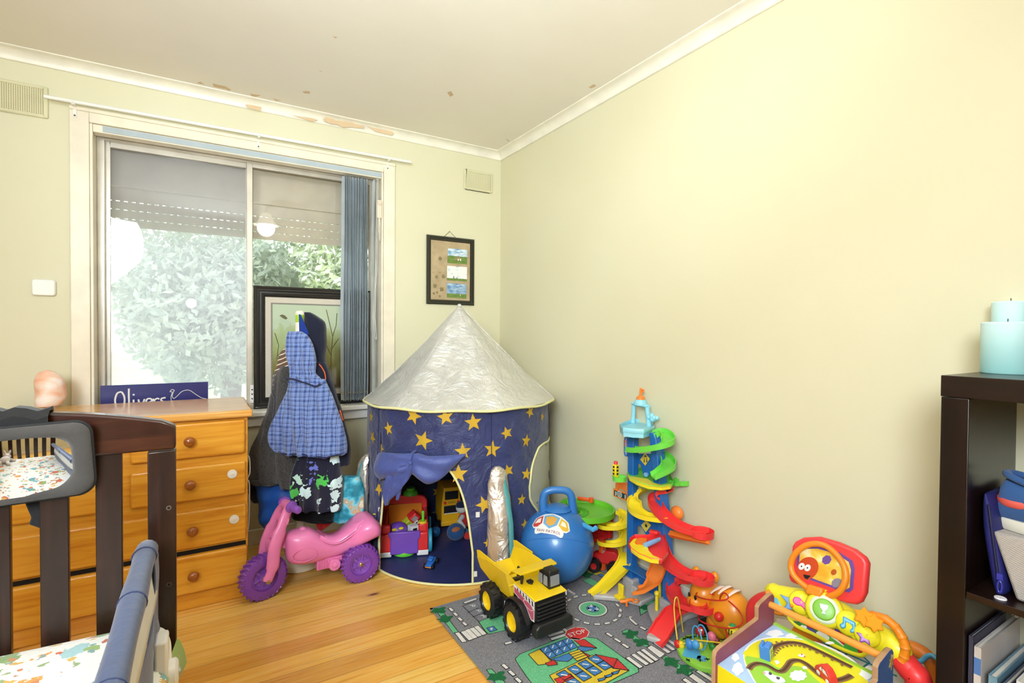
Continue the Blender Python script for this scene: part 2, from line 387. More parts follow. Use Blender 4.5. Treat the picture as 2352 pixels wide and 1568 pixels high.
# roller shutter outside, half lowered, light coming through its slots
rs = thing('roller_shutter', 'beige roller shutter half lowered outside the window with light slots', 'shutter', (.25, YN+T+.02, 1.70))
BEI = pm('#c3b7a0', .5, var=.03)
MB().b2((OX0-.1, YN+T+.002, 1.90), (OX1+.1, YN+T+.16, 2.16)).build('shutter_box', BEI, rs, bevel=.006)
zs = [1.700, 1.742, 1.788, 1.832, 1.905]
mb = MB()
for k in range(4):
    z0, z1 = zs[k], zs[k+1]; g = .0 if k == 0 else .006
    mb.b2((OX0-.05, YN+T+.03, z0+g/2), (OX1+.05, YN+T+.04, z1-(.006 if k < 3 else 0)/2))
    if k:
        x = OX0-.05
        while x < OX1+.05:
            mb.b2((x, YN+T+.031, z0-.0031), (x+.016, YN+T+.039, z0+.0031)); x += .0335
mb.build('slat', BEI, rs)
# outdoors: lawn, and trees beyond
gm = NT('lawn', .9); gm.color(gm.ramp(gm.noise(gm.co(), 4, 5).outputs['Fac'], [(.3, '#7c9460'), (.7, '#a5b487')]))
o = MB().b2((-25, YN+T+.3, -.5), (25, 45, -.4)).build('lawn', gm.m); tag(o, 'pale green lawn outside the window', 'lawn', kind='structure')
def leafmat(a, b):
    t = NT('leaves_'+a[1:], .8, Specular_IOR_Level=.1); n = t.noise(t.co(), 2.5, 4); c = t.ramp(n.outputs['Fac'], [(.3, a), (.7, b)])
    d = t.node('ShaderNodeBsdfDiffuse'); l = t.node('ShaderNodeBsdfTranslucent'); m = t.node('ShaderNodeMixShader'); m.inputs[0].default_value = .5
    for q in (d, l): t.l.new(c, q.inputs['Color'])
    t.l.new(d.outputs[0], m.inputs[1]); t.l.new(l.outputs[0], m.inputs[2]); t.l.new(m.outputs[0], t.n['Material Output'].inputs['Surface']); return t.m
def tree(name, lab, x, y, h, rad, mats, n, seed):
    r = random.Random(seed); tr = thing(name, lab, 'tree', (x, y, -.42), group=None)
    MB().tube([(x, y, -.42), (x+.1, y, h*.35), (x-.05, y+.1, h*.7)], [.14, .1, .05], 10).build('trunk', pm('#7d7163', .9), tr)
    mb = MB()
    for _ in range(n):
        a, u, b = r.uniform(0, 2*PI), r.random()**.45, r.uniform(-1, 1)
        s_ = math.sqrt(1-b*b*.9)
        lump = 1+.25*math.sin(3*a+seed)*math.cos(2.5*b+seed)
        c = Vector((x+rad*u*s_*math.cos(a)*lump, y+rad*u*s_*math.sin(a)*lump, h*.58+h*.42*u*b*lump))
        d1 = Vector((r.uniform(-1, 1), r.uniform(-1, 1), r.uniform(-1, 1))).normalized()*r.uniform(.035, .075); d2 = d1.orthogonal().normalized()*r.uniform(.02, .035)
        mb.add([c-d1, c+d2, c+d1, c-d2], [(0, 1, 2, 3)], r.randrange(len(mats)))
    mb.build('foliage', mats, tr, smooth=False)
tree('tree', 'hazy rounded tree beyond the fly screen of the left window pane', 0.25, 7.4, 2.6, 1.25, [leafmat('#aab6a8', '#b8c3b6'), leafmat('#b4c0ab', '#c2ccba')], 16000, 1)
tree('tree', 'pale tree seen above the large dark framed picture', 1.75, 6.3, 3.5, .85, [leafmat('#c3d2a8', '#d9e3c0'), leafmat('#e2e6da', '#f0f2ea'), leafmat('#bccbae', '#d0dac4')], 12000, 2)
tree('tree', 'bright green shrub low behind the open window pane', 1.0, 5.6, 1.35, .42, [leafmat('#bdd397', '#d2e2b0'), leafmat('#c6b3b8', '#d8cacd')], 6000, 3)

# ---------------------------------------------------------------- on the window wall
VENT = pm('#dcd6b0', .5); HOLE = pm('#8f8350', .8)
def vent(name, lab, x0, x1, z0, z1, nx, nz, hole):
    t = thing(name, lab, 'air vent', ((x0+x1)/2, YN, z0), group=None)
    y = YN-.012; w = .014
    mb = MB(); bars(mb, x0, x1, z0, z1, w, y, YN); mb.build('frame', VENT, t, bevel=.004)
    mb = MB().b2((x0+w, y+.004, z0+w), (x1-w, YN-.001, z1-w)); px = (x1-x0-2*w)/nx; pz = (z1-z0-2*w)/nz
    for i in range(nx):
        for j in range(nz):
            cx = x0+w+px*(i+.5); cz = z0+w+pz*(j+.5)+(.25*pz if i % 2 else -.25*pz)*.5
            mb.b2((cx-px*.2, y+.0035, cz-pz*.28), (cx+px*.2, y+.0041, cz+pz*.28), 1)
    mb.build('grille', [VENT, hole], t)
vent('air_vent', 'large perforated wall vent at the left end of the curtain rod', -.955, -.595, 2.115, 2.255, 44, 16, HOLE)
vent('air_vent', 'small painted-over wall vent high beside the room corner', 1.485, 1.700, 2.112, 2.242, 30, 14, pm('#b9b290', .8))
rod = thing('curtain_rod', 'thin white curtain rod above the window', 'curtain rod', (.26, YN-.06, 2.2))
MB().cyl((-.60, YN-.055, 2.196), (1.10, YN-.055, 2.205), .0085, n=14).build('rod', WHT, rod)
for x, z in ((-.50, 2.197), (.26, 2.20), (.965, 2.204)):
    mb = MB().b2((x-.006, YN-.06, z-.014), (x+.006, YN-.0185, z-.008)).b2((x-.006, YN-.024, z-.06), (x+.006, YN-.0185, z-.008)).tube([(x, YN-.055+.012*math.cos(a), z+.012*math.sin(a)) for a in (PI*1.0, PI*1.25, PI*1.5, PI*1.75, PI*2)], .003, 8)
    mb.sph((x, YN-.025, z-.052), .004, 8, 1); mb.build('bracket', [WHT, pm('#55504a', .4)], rod)
bl = thing('vertical_blind', 'blue-grey vertical blind drawn to the right side of the window', 'blind', (.25, YN-.01, 2.1))
MB().b2((OX0+.013, YN-.013, 2.088), (OX1-.013, YN+.045, 2.125)).build('headrail', CREAM, bl, bevel=.003)
MB().b2((OX0+.05, YN-.0165, 2.094), (OX1-.013, YN-.0125, 2.121)).build('valance', pm('#b2bec4', .6), bl)
BLUE = pm('#bcc6cc', .8, bump=.3, bscale=400, var=.05)
xs = [.708+.0140*k for k in range(12)]
for k, x in enumerate(xs):
    a = math.radians(94-.5*k+rnd.uniform(-8, 8)); ux, uy = math.cos(a), math.sin(a); w = .036
    if k == len(xs)-1: a = math.radians(60); ux, uy = math.cos(a), math.sin(a)
    c = Vector((x+(.03 if k == 11 else 0), YN+.014, 0)); rings = []
    for z in (.752, .9, 1.3, 1.7, 2.06, 2.078):
        tw = w*(1 if z < 2.07 else .45); sw = .004*math.sin(z*4+k)
        rings.append([c+Vector((ux*tw*s_+(-uy)*(-.009*(1-s_*s_)+o_)+sw, uy*tw*s_+ux*(-.009*(1-s_*s_)+o_), z)) for s_, o_ in ((-1, 0), (-.5, 0), (0, 0), (.5, 0), (1, 0), (1, .0008), (.5, .0008), (0, .0008), (-.5, .0008), (-1, .0008))])
    sl = MB().loft(rings).build('blind_slat', BLUE, bl)
    MB().tube([c+Vector((ux*w*s_, uy*w*s_, .80)) for s_ in (-1, 1)], .0022, 6).build('chain', pm('#cbb896', .5), sl)
mb = MB(); cx = .905
for dx in (0, .007):
    mb.tube([(cx+dx, YN-.004, 2.085), (cx+dx-.004, YN-.006, 1.6), (cx+dx-.02, YN-.008, 1.25), (cx+dx*1.5-.012, YN-.008, 1.13)], .0012, 6)
mb.tube(spline([(cx-.012, YN-.008, 1.13), (cx-.004, YN-.008, 1.115), (cx+.0, YN-.008, 1.13)], 4), .0012, 6)
mb.build('pull_cord', WHT, bl)
w_ = thing('shutter_winder', 'cream strap winder with hanging cord on the right window jamb', 'winder', (.915, YN-.012, 1.85))
MB().b2((.902, YN-.026, 1.845), (.932, YN-.008, 1.955)).build('body', pm('#eadbc4', .4), w_, bevel=.006)
MB().cyl((.917, YN-.026, 1.935), (.917, YN-.031, 1.935), .012, n=18).build('knob', pm('#e2d0b6', .4), w_, bevel=.002)
mb = MB()
for k in range(4): mb.tube(spline([(.913+.002*k, YN-.018, 1.845), (.909+.004*k, YN-.024-.002*k, 1.79-.01*k), (.917, YN-.02, 1.745-.012*k), (.924-.003*k, YN-.02, 1.80), (.921, YN-.018, 1.845)], 5), .0014, 6)
mb.build('cord', pm('#e6dcc8', .7), w_)
o = MB().prism(rrect(.083, .074, .012), (-.615, YN, 1.351), (1, 0, 0), (0, 0, 1), .016).build('wall_plate', WHT, bevel=.005)
tag(o, 'blank white rounded plate on the yellow wall left of the window', 'wall plate')

# hanging multi-photo frame
pf = thing('photo_frame', 'dark frame of three small photos hung on the wall above the tent', 'picture frame', (1.392, YN-.001, 1.343))
x0, x1, z0, z1 = 1.224, 1.561, 1.342, 1.782
DKF = pm('#2b2a1f', .35, coat=.2)
def pframe(x0, x1, z0, z1, y, prof, mat, name, parent):
    """mitred picture frame: prof = (inset from the outer edge, height off the wall)"""
    mb = MB(); rings = []
    for sx, sz in ((x0, z0), (x1, z0), (x1, z1), (x0, z1)):
        dx = 1 if sx == x0 else -1; dz = 1 if sz == z0 else -1
        rings.append([Vector((sx+dx*i, y-h, sz+dz*i)) for i, h in prof])
    mb.loft(rings, wrap=True); return mb.build(name, mat, parent, angle=25)
pframe(x0, x1, z0, z1, YN, [(0, .001), (0, .014), (.006, .020), (.012, .020), (.014, .015), (.018, .015), (.020, .018), (.024, .018), (.030, .008), (.030, .001)], DKF, 'frame', pf)
TAN = NT('kraft_mount', .8); TAN.color(TAN.ramp(TAN.noise(TAN.co(), 14, 4).outputs['Fac'], [(.3, '#a8936f'), (.7, '#c2ac88')]))
MB().b2((x0+.02, YN-.008, z0+.02), (x1-.02, YN-.004, z1-.02)).build('mount', TAN.m, pf)
def phx(x, y): return ony(960+x/7.84, 520+y/7.84, YN-.0085)
def pic(qs, zlo, kind):
    t = NT('photo_'+kind, .3); v = t.co('Generated'); z = t.sep(v)[2]; n = t.noise(t.co('Generated', (1, 1, 3)), 3.2, 4).outputs['Fac']
    sky = {'day': [(.35, '#5f9ac4'), (.6, '#dfe9ee')], 'white': [(.3, '#7fb5cc'), (.42, '#eef1ea')], 'blue': [(.35, '#4d80b4'), (.72, '#c8dbe6')]}[kind]
    h = t.math('ADD', z, t.math('MULTIPLY', n, .02))
    t.color(t.mix(t.ramp(h, [(zlo, '#000000'), (zlo+.02, '#ffffff')]), t.ramp(n, [(.3, '#54742f'), (.7, '#7f9648')]), t.ramp(n, sky)))
    return MB().prism([(0, 0), (1, 0), (1, 1), (0, 1)], qs[0], qs[1]-qs[0], qs[2]-qs[0], .0012).build('photo', t.m, pf)
for (a, b, c), zl, k in ((((530, 655), (882, 682), (538, 390)), .5, 'day'), (((522, 968), (880, 990), (525, 705)), .16, 'white'), (((520, 1275), (872, 1298), (520, 1015)), .3, 'blue')):
    p = pic([phx(*a), phx(*b), phx(*c)], zl, k)
    fg = MB()
    if k == 'day':
        for x, y, w, h, i in ((675, 590, 10, 30, 0), (705, 570, 14, 45, 0), (725, 600, 16, 24, 1), (742, 565, 13, 40, 0), (765, 600, 13, 30, 1)):
            fg.prism(circ(10, 1), phx(x, y)-Vector((0, .0016, 0)), (w*.00031, 0, 0), (0, 0, h*.00031), .0006, mi=i)
    elif k == 'white':
        for x, y, w, h in ((643, 915, 9, 26), (703, 925, 5, 26)): fg.prism(circ(10, 1), phx(x, y)-Vector((0, .0016, 0)), (w*.00033, 0, 0), (0, 0, h*.00033), .0006, mi=2)
    else: fg.prism(circ(8, 1), phx(760, 1240)-Vector((0, .0016, 0)), (.003, 0, 0), (0, 0, .004), .0006, mi=1)
    fg.build('figures', [pm('#b98a72', .8), pm('#f0e6dc', .8), pm('#4a4433', .8)], p)
mb = MB(); LF = [(0, -1), (.25, -.4), (.8, -.55), (.6, -.1), (1, .3), (.45, .35), (.3, .8), (0, 1), (-.25, .5), (-.8, .5), (-.55, .05), (-.9, -.4), (-.3, -.4)]
for x, y, r, a in ((400, 580, 55, .3), (335, 910, 45, 1), (460, 900, 50, 2), (305, 1070, 58, .7), (430, 1130, 62, 2.5), (285, 1205, 32, 1.3), (392, 1255, 26, 0), (280, 830, 14, 1), (395, 830, 16, 1), (345, 1185, 30, 3)):
    ca, sa = math.cos(a)*r*.00032, math.sin(a)*r*.00032
    mb.prism(LF, phx(x, y)-Vector((0, .001, 0)), (ca, 0, sa), (-sa, 0, ca), .0004)
mb.build('leaf_print', pm('#8b7c56', .8), pf)
hk = ony(1033, 531, YN-.006)
MB().tube([ony(1020, 543, YN-.005), hk, ony(1047, 546, YN-.005)], .0014, 6).build('cord', pm('#5d5036', .8), pf)
MB().sph(hk+Vector((0, .002, 0)), .004, 8).cyl(hk+Vector((0, -.002, 0)), hk+Vector((0, .006, 0)), .003, n=8).build('nail', pm('#c9bf96', .4, metal=.5), pf)

# large picture standing on the sill
bp = thing('framed_picture', 'large black framed landscape picture standing on the window sill', 'picture', (.56, YN+.06, .728))
X0, X1, Z0, Z1, yy = .242, .885, .729, 1.412, YN+.085
BLK = pm('#221f1d', .3, coat=.3)
pframe(X0, X1, Z0, Z1, yy, [(0, 0), (0, .022), (.008, .027), (.016, .024), (.024, .024), (.030, .018), (.040, .018), (.045, .022), (.052, .020), (.060, .006), (.060, 0)], BLK, 'frame', bp)
MB().b2((X0+.05, yy-.006, Z0+.05), (X1-.05, yy-.001, Z1-.05)).build('mount', pm('#e2d6c2', .7), bp)
pa = NT('meadow_painting', .35); v = pa.co('Generated'); z = pa.sep(v)[2]; n = pa.noise(pa.co('Generated', (2, 1, 1.2)), 4, 5)
c = pa.ramp(pa.math('ADD', z, pa.math('MULTIPLY', n.outputs['Fac'], .5)), [(.25, '#5d4a22'), (.5, '#8a8440'), (.75, '#a8b173'), (1.0, '#b9c79a'), (1.25, '#c3cfb0')])
pa.color(c)
MB().b2((X0+.095, yy-.0085, Z0+.098), (X1-.095, yy-.006, Z1-.098)).build('painting', pa.m, bp)
pframe(X0+.088, X1-.088, Z0+.091, Z1-.091, yy-.006, [(0, 0), (0, .004), (.008, .004), (.008, 0)], pm('#8c887c', .6), 'bevel_line', bp)
mb = MB()
for pts in ([(.66, .84), (.655, 1.0), (.665, 1.13), (.64, 1.24), (.628, 1.29)], [(.665, 1.13), (.685, 1.2), (.69, 1.27)], [(.655, 1.02), (.62, 1.1), (.618, 1.18)], [(.66, .97), (.64, .93), (.60, .92)], [(.655, 1.05), (.7, 1.12)], [(.36, 1.02), (.42, 1.05), (.5, 1.07)], [(.35, 1.15), (.37, 1.08), (.36, 1.0)]):
    mb.tube([(x, yy-.009, z) for x, z in pts], .0022, 6)
mb.prism([(-1, .2), (-.3, .5), (.4, .2), (1, -.5), (.5, -.8), (-.2, -.4)], (.395, yy-.0092, 1.245), (.022, 0, 0), (0, 0, .022), .0006)
mb.build('branches', pm('#6d6540', .7), bp)
PG = NT('picture_glass', .03); o_ = PG.n['Material Output']; tr_ = PG.node('ShaderNodeBsdfTransparent'); gl_ = PG.node('ShaderNodeBsdfGlossy'); gl_.inputs['Roughness'].default_value = .02
mx_ = PG.node('ShaderNodeMixShader'); fr_ = PG.node('ShaderNodeFresnel'); fr_.inputs['IOR'].default_value = 1.45
PG.l.new(fr_.outputs[0], mx_.inputs[0]); PG.l.new(tr_.outputs[0], mx_.inputs[1]); PG.l.new(gl_.outputs[0], mx_.inputs[2]); PG.l.new(mx_.outputs[0], o_.inputs['Surface'])
MB().b2((X0+.055, yy-.0125, Z0+.055), (X1-.055, yy-.0115, Z1-.055)).build('glass', PG.m, bp)
# ceiling light (out of the frame, seen in the window glass)
cl = thing('ceiling_light', 'frosted glass bell ceiling light reflected in the window glass', 'ceiling light', (.54, .8, ZC))
MB().lathe([(.002, 0), (.055, 0), (.055, -.012), (.03, -.022), (.012, -.03), (.012, -.06), (.03, -.066), (.03, -.075), (.001, -.075)], (.54, .8, ZC), 28).build('rose', WHT, cl)
MB().lathe([(.028, -.07), (.045, -.085), (.06, -.12), (.075, -.16), (.11, -.19), (.115, -.195), (.108, -.192), (.072, -.162), (.056, -.12), (.042, -.09)], (.54, .8, ZC), 36).build('shade', pm('#fffaf0', .4, emit='#fff2dd', estr=2.0), cl)
light('ceiling_bulb', 'POINT', (.54, .8, ZC-.22), 8, (1, .96, .9), shadow_soft_size=.08)

# ================================================================ left side: dresser, crib and what is on them
def wood(name, a, b, c, rough=.3, axis=(1, 14, 14), scale=2.5, coat=.2, var=.6):
    t = NT(name, rough); t.b.inputs['Coat Weight'].default_value = coat; v = t.co('Object', axis)
    n = t.noise(v, scale, 5, .6, .8); t.color(t.ramp(n.outputs['Fac'], [(.28, a), (.5, b), (.72, c)])); t.bump(n.outputs['Fac'], .06, .003); return t.m
PINE = wood('orange_pine', '#c67a1a', '#dd982c', '#e6a83c')
PINE_T = wood('pine_top', '#cf8f42', '#dca04f', '#e6b066', rough=.22, coat=.3)
KNOB = wood('turned_knob', '#7d3f10', '#9a5318', '#ad6523', axis=(6, 6, 20), scale=6, coat=.4)
WHT2 = pm('#f0ece6', .35)
ds = thing('dresser', 'orange pine chest of drawers with round wooden knobs under the window', 'dresser', (-.29, 2.75, 0))
DX0, DX1, DY0 = -.765, .168, 2.512
mb = MB().b2((DX0, DY0, .0), (DX1, 2.985, .79)); mb.build('body', PINE, ds, bevel=.003)
MB().b2((DX0, DY0-.006, .0), (DX1+.004, DY0+.01, .068)).build('plinth', PINE, ds, bevel=.004)
MB().b2((DX0-.015, 2.484, .788), (DX1+.018, 3.0, .820)).build('top', PINE_T, ds, bevel=.009, seg=3)
def drawer(x0, x1, z0, z1, knobs, y=2.492, lock=None, gap=False):
    d = MB().b2((x0, y, z0), (x1, DY0+.002, z1)).build('drawer', PINE, ds, bevel=.009, seg=3)
    if gap: MB().b2((x0+.004, DY0-.003, z1-.004), (x1-.004, DY0+.001, z1+.016)).build('gap_shade', pm('#120b06', .9), d)  # near-black strip stands in for the shade in the gap above the drawer
    for kx in knobs:
        MB().lathe([(.001, -.034), (.012, -.033), (.019, -.027), (.021, -.020), (.018, -.012), (.011, -.006), (.011, .002)], (kx, y, (z0+z1)/2), 24, R=Matrix.Rotation(-PI/2, 3, 'X')).build('knob', KNOB, d)
    if lock:
        lx, lz = lock
        MB().lathe([(.001, -.009), (.007, -.0085), (.008, -.005), (.0175, -.005), (.019, -.003), (.019, .001)], (lx, y, lz), 26, R=Matrix.Rotation(-PI/2, 3, 'X')).build('child_lock', WHT2, d)
drawer(-.245, .157, .632, .778, [-.047]); drawer(-.75, -.345, .632, .778, [-.465])
drawer(-.245, .159, .455, .598, [-.045], lock=(.107, .548)); drawer(-.75, -.345, .455, .598, [-.465])
drawer(-.75, .161, .256, .412, [-.038, -.465], lock=(.114, .352)); drawer(-.75, .164, .072, .230, [-.035, -.465], y=2.484, gap=True)
mb = MB().tube(spline([(DX1, 2.60, .60), (DX1+.012, 2.60, .585), (DX1+.014, 2.60, .52), (DX1+.004, 2.60, .49), (DX1+.012, 2.60, .46), (DX1+.010, 2.60, .30), (DX1+.002, 2.60, .24)], 5), .003, 8)
mb.lathe([(.001, .006), (.012, .005), (.014, 0)], (DX1, 2.60, .60), 16, R=Matrix.Rotation(PI/2, 3, 'Y')); mb.lathe([(.001, .006), (.012, .005), (.014, 0)], (DX1, 2.60, .44), 16, R=Matrix.Rotation(PI/2, 3, 'Y'))
mb.build('latch_strap', pm('#d9d6d2', .3), ds)
# salt lamp
sl = NT('salt_rock', .45); sl.b.inputs['Subsurface Weight'].default_value = .5; sl.b.inputs['Subsurface Radius'].default_value = (.05, .02, .012)
n_ = sl.noise(sl.co('Object', (1, 1, 1.6)), 11, 3, .5, .5); sl.color(sl.ramp(n_.outputs['Fac'], [(.35, '#f4b795'), (.5, '#f8d2bd'), (.66, '#fdf0ea')])); sl.bump(n_.outputs['Fac'], .35, .01)
mb = MB(); rings = []
for i in range(15):
    u = i/14; r = .050*(1-abs(2*u-.9)**3.2*.55) * (0.05 if i in (0, 14) else 1)
    rings.append([Vector((-.575+.012*math.sin(3*u)+r*math.cos(a)*(1.08+.17*hz(2.2*math.cos(a), 3*u, 1.0)), 2.925+r*math.sin(a)*(1+.17*hz(2*math.sin(a), 4*u, 2.0)), .8205+.168*u)) for a in [2*PI*k/22 for k in range(22)]])
o = mb.loft(rings).build('salt_lamp', sl.m, angle=28); tag(o, 'pink salt rock lamp on the left end of the pine dresser top', 'lamp')
# name sign on the sill behind the dresser
sg = thing('name_sign', 'navy name sign with white script and a dinosaur outline behind the dresser', 'sign', (-.2, 3.085, .729))
MB().b2((-.414, 3.078, .729), (.024, 3.088, .897)).build('board', pm('#1c1c6b', .35), sg, bevel=.001)
def stroke(mb, pts, x, z, s, r=.0038, k=5):
    mb.tube(spline([(-.359+(x+.372)*.74+s*a, 3.0775, z+s*b) for a, b in pts], k), [(r, .0012)]*((len(pts)-1)*k+1), 8, flat=(0, 0, 1))
mb = MB(); s_ = .084; bz = .782
stroke(mb, [(.30, .98), (.10, .9), (0, .5), (.08, .1), (.26, .02), (.42, .3), (.42, .7), (.30, .98), (.36, .85)], -.372, bz, s_)
stroke(mb, [(0, 1.15), (.0, .6), (.03, .15), (.16, .04)], -.30, bz, s_)
stroke(mb, [(0, .5), (.0, .25), (.04, .08), (.18, .05)], -.275, bz, s_); mb.prism(circ(10, .0045), (-.287, 3.0772, bz+.066), (1, 0, 0), (0, 0, 1), .001)
stroke(mb, [(0, .5), (.12, .06), (.3, .5)], -.25, bz, s_); stroke(mb, [(0, .25), (.3, .35), (.25, .5), (.08, .48), (.02, .2), (.15, .03), (.38, .12)], -.212, bz, s_)
stroke(mb, [(0, .5), (.05, .1), (.06, .38), (.2, .5), (.3, .45)], -.17, bz, s_); stroke(mb, [(.3, .52), (.1, .48), (.1, .35), (.28, .22), (.2, .05), (0, .06)], -.135, bz, s_)
mb.build('script_lettering', pm('#eeeae4', .5), sg)
mb = MB(); stroke(mb, [(-.08, .86), (.02, .99), (.14, .93), (.1, .84), (.04, .6), (.12, .45), (.3, .6), (.55, .86), (.9, .9), (1.25, .62), (1.55, .4), (1.9, .3)], -.068, bz, s_, .0016)
stroke(mb, [(-.08, .86), (.04, .83), (-.02, .55), (.02, .2), (.2, .05), (.25, -.3)], -.068, bz, s_, .0016); stroke(mb, [(.9, .2), (.9, -.3)], -.068, bz, s_, .0016)
mb.build('dinosaur_outline', pm('#e2ded8', .5), sg)

# ---------------------------------------------------------------- crib
DARK = wood('espresso_wood', '#1e0f09', '#29150d', '#381d13', rough=.3, axis=(14, 14, 1), coat=.15)
DARKH = wood('espresso_rail', '#25100a', '#38190d', '#4b2515', rough=.28, axis=(1.2, 14, 14), coat=.25)
cb = thing('crib', 'dark espresso slatted toddler crib in the left foreground', 'crib', (-.43, 1.0, 0))
CX0, CX1 = -.80, -.062
def crib_end(y0, y1):
    for x in (CX0, CX1-.062): MB().b2((x, y0, 0), (x+.062, y1, .842)).build('post', DARK, cb, bevel=.003)
    n = 24; top = [(CX0+(CX1-CX0)*k/n, .914+.052*math.sin(PI*k/n)**.9 if 0 < k < n else .906) for k in range(n+1)]
    MB().prism([(CX0, .845), (CX1, .845)]+top[::-1], (0, y1+.002, 0), (1, 0, 0), (0, 0, 1), (y1-y0)+.004).build('top_rail', DARKH, cb, bevel=.006)
    MB().b2((CX0+.06, y0+.006, .205), (CX1-.06, y1-.006, .275)).build('bottom_rail', DARKH, cb, bevel=.003)
    for k in range(5):
        x = -.232-.106*k; MB().b2((x, y0+.010, .27), (x+.054, y1-.010, .85)).build('slat', DARK, cb, bevel=.002)
crib_end(1.63, 1.668); crib_end(.33, .368)
MB().b2((CX0+.006, .36, .78), (CX0+.04, 1.64, .845)).build('side_rail', DARKH, cb, bevel=.004); MB().b2((CX0+.006, .36, .205), (CX0+.04, 1.64, .275)).build('side_rail', DARKH, cb, bevel=.004)
for k in range(11): MB().b2((CX0+.012, .43+.108*k, .27), (CX0+.034, .475+.108*k, .785)).build('slat', DARK, cb, bevel=.002)
MB().b2((CX1-.045, .36, .21), (CX1-.015, 1.64, .265)).build('side_rail', DARKH, cb, bevel=.004)
MB().b2((CX0+.045, .37, .268), (CX1-.05, 1.628, .286)).build('mattress_base', DARK, cb)
for z in (.69, .485): MB().cyl((CX1-.016, 1.6295, z), (CX1-.016, 1.6285, z), .006, n=14).cyl((CX1-.016, 1.6286, z), (CX1-.016, 1.628, z), .0038, n=12, mi=1).build('bolt_hole', [pm('#6a5a4c', .5), pm('#1a0f0a', .8)], cb)
# mattress with printed fitted sheet
def sheet_mat():
    t = NT('animal_print_sheet', .85, Sheen_Weight=.2); v = t.co('Object'); wv = t.noise(v, 22, 2)
    ad = t.node('ShaderNodeMix', data_type='VECTOR'); ad.inputs[0].default_value = .045; t.l.new(v, ad.inputs[4]); t.l.new(wv.outputs['Color'], ad.inputs[5])
    c = None; base = '#f6f3ea'
    cur = t.mix(0.0, base, base)
    for k, (scl, th, cols, sx) in enumerate(((13, .36, ['#7fb3b8', '#a9cfd0', '#e9a24a', '#8fae6b', '#6fa5ad', '#d9724f'], 1.0), (19, .30, ['#d77a4a', '#8aa565', '#e2b457', '#c98d5a', '#7fb0b0', '#9db86f'], 1.7), (34, .27, ['#d98a58', '#9cb07a', '#b9885a', '#e0b860', '#c8704e', '#86a8a2'], .8))):
        m = t.node('ShaderNodeMapping'); m.inputs['Scale'].default_value = (1, sx, 1); m.inputs['Location'].default_value = (k*1.37, k*.71, k*.3); t.l.new(ad.outputs[1], m.inputs[0])
        vo = t.vor(m.outputs[0], scl); hue = t.sep(vo.outputs['Color'])
        col = t.ramp(hue[0], [(i/6, cc) for i, cc in enumerate(cols)], 'CONSTANT')
        keep = t.math('GREATER_THAN', hue[1], .22 if k < 2 else .45)
        fine = t.noise(v, 90, 2).outputs['Fac']
        d = t.math('ADD', vo.outputs['Distance'], t.math('MULTIPLY', t.math('SUBTRACT', fine, .5), .35))
        cur = t.mix(t.math('MULTIPLY', t.math('LESS_THAN', d, th), keep), cur, col)
    t.color(cur); t.bump(t.noise(v, 70, 3).outputs['Fac'], .35, .006); return t.m
SHEET = sheet_mat()
mt = thing('crib_mattress', 'crib mattress in a white fitted sheet printed with jungle animals', 'mattress', (-.405, 1.0, .286))
def mattress(u, v):
    a = 2*PI*u; ex = .16; ca, sa = math.cos(a), math.sin(a)
    x = math.copysign(abs(ca)**ex, ca); y = math.copysign(abs(sa)**ex, sa)
    ph = PI/2*(1-2*v); cp, sp = max(math.cos(ph), 0)**.22, math.copysign(abs(math.sin(ph))**.5, math.sin(ph))
    wob = .004*hz(9*x*cp, 14*y*cp, 1)
    return Vector((-.403+.338*x*cp, 1.0+.625*y*cp, .352+.064*sp+wob*(1 if sp > 0 else 0)+(.010*(1-(x*cp)**2) if sp > 0 else 0)))
MB().grid(mattress, 96, 22, cu=True).build('fitted_sheet', SHEET, mt, angle=60)
GRN = cloth('#9fb860')
mb = MB(); rings = []
for i in range(15):
    y = .75+.86*i/14; w = .006*math.sin(i*1.9)
    rings.append([Vector((-.066+w, y, .345)), Vector((-.058+w, y, .335)), Vector((-.052+w*1.5, y, .305)), Vector((-.050+w*2, y, .270+.006*math.sin(i*2.3))), Vector((-.054+w*2, y, .268)), Vector((-.060, y, .305))])
mb.loft(rings).build('green_hem', GRN, mt)
# bed guard
NAVY = pm('#35456b', .55, sheen=.3, bump=.3, bscale=40, var=.08)
bgd = thing('bed_guard', 'navy padded bed guard rail along the open side of the crib', 'bed rail', (-.118, 1.05, .29))
gx = -.118
pts = spline([(gx, .50, .632), (gx, .8, .632), (gx, 1.2, .631), (gx, 1.48, .628), (gx-.001, 1.545, .618), (gx-.002, 1.572, .585), (gx-.002, 1.576, .53), (gx-.002, 1.576, .34)], 6)
MB().tube(pts, [.0225+.0012*math.sin(i*1.1) for i in range(len(pts))], 14).build('rail_cover', NAVY, bgd)
for y in (.93, 1.22, 1.46): MB().tube([(gx+.0238*math.cos(a), y, .631+.0238*math.sin(a)) for a in [2*PI*k/20 for k in range(20)]], .0016, 6, closed=True).build('seam', pm('#2a365a', .6), bgd)
MB().grid(lambda u, v: Vector((gx+.013+.006*math.sin(v*3+u*5), .50+1.06*u, .615-.115*v)), 24, 6).build('mesh_panel', pm('#eceae4', .8, alpha=.93), bgd, solid=.0015)
MB().grid(lambda u, v: Vector((gx+.014+.007*v+.005*math.sin(u*17+v*2), .50+1.075*u, .502-.10*v)), 40, 8).build('fabric_band', NAVY, bgd, solid=.003)
MB().grid(lambda u, v: Vector((gx+.014+.010*u*v+.004*math.sin(v*7), 1.49+.085*u, .622-.27*v)), 6, 12).build('end_band', NAVY, bgd, solid=.003)
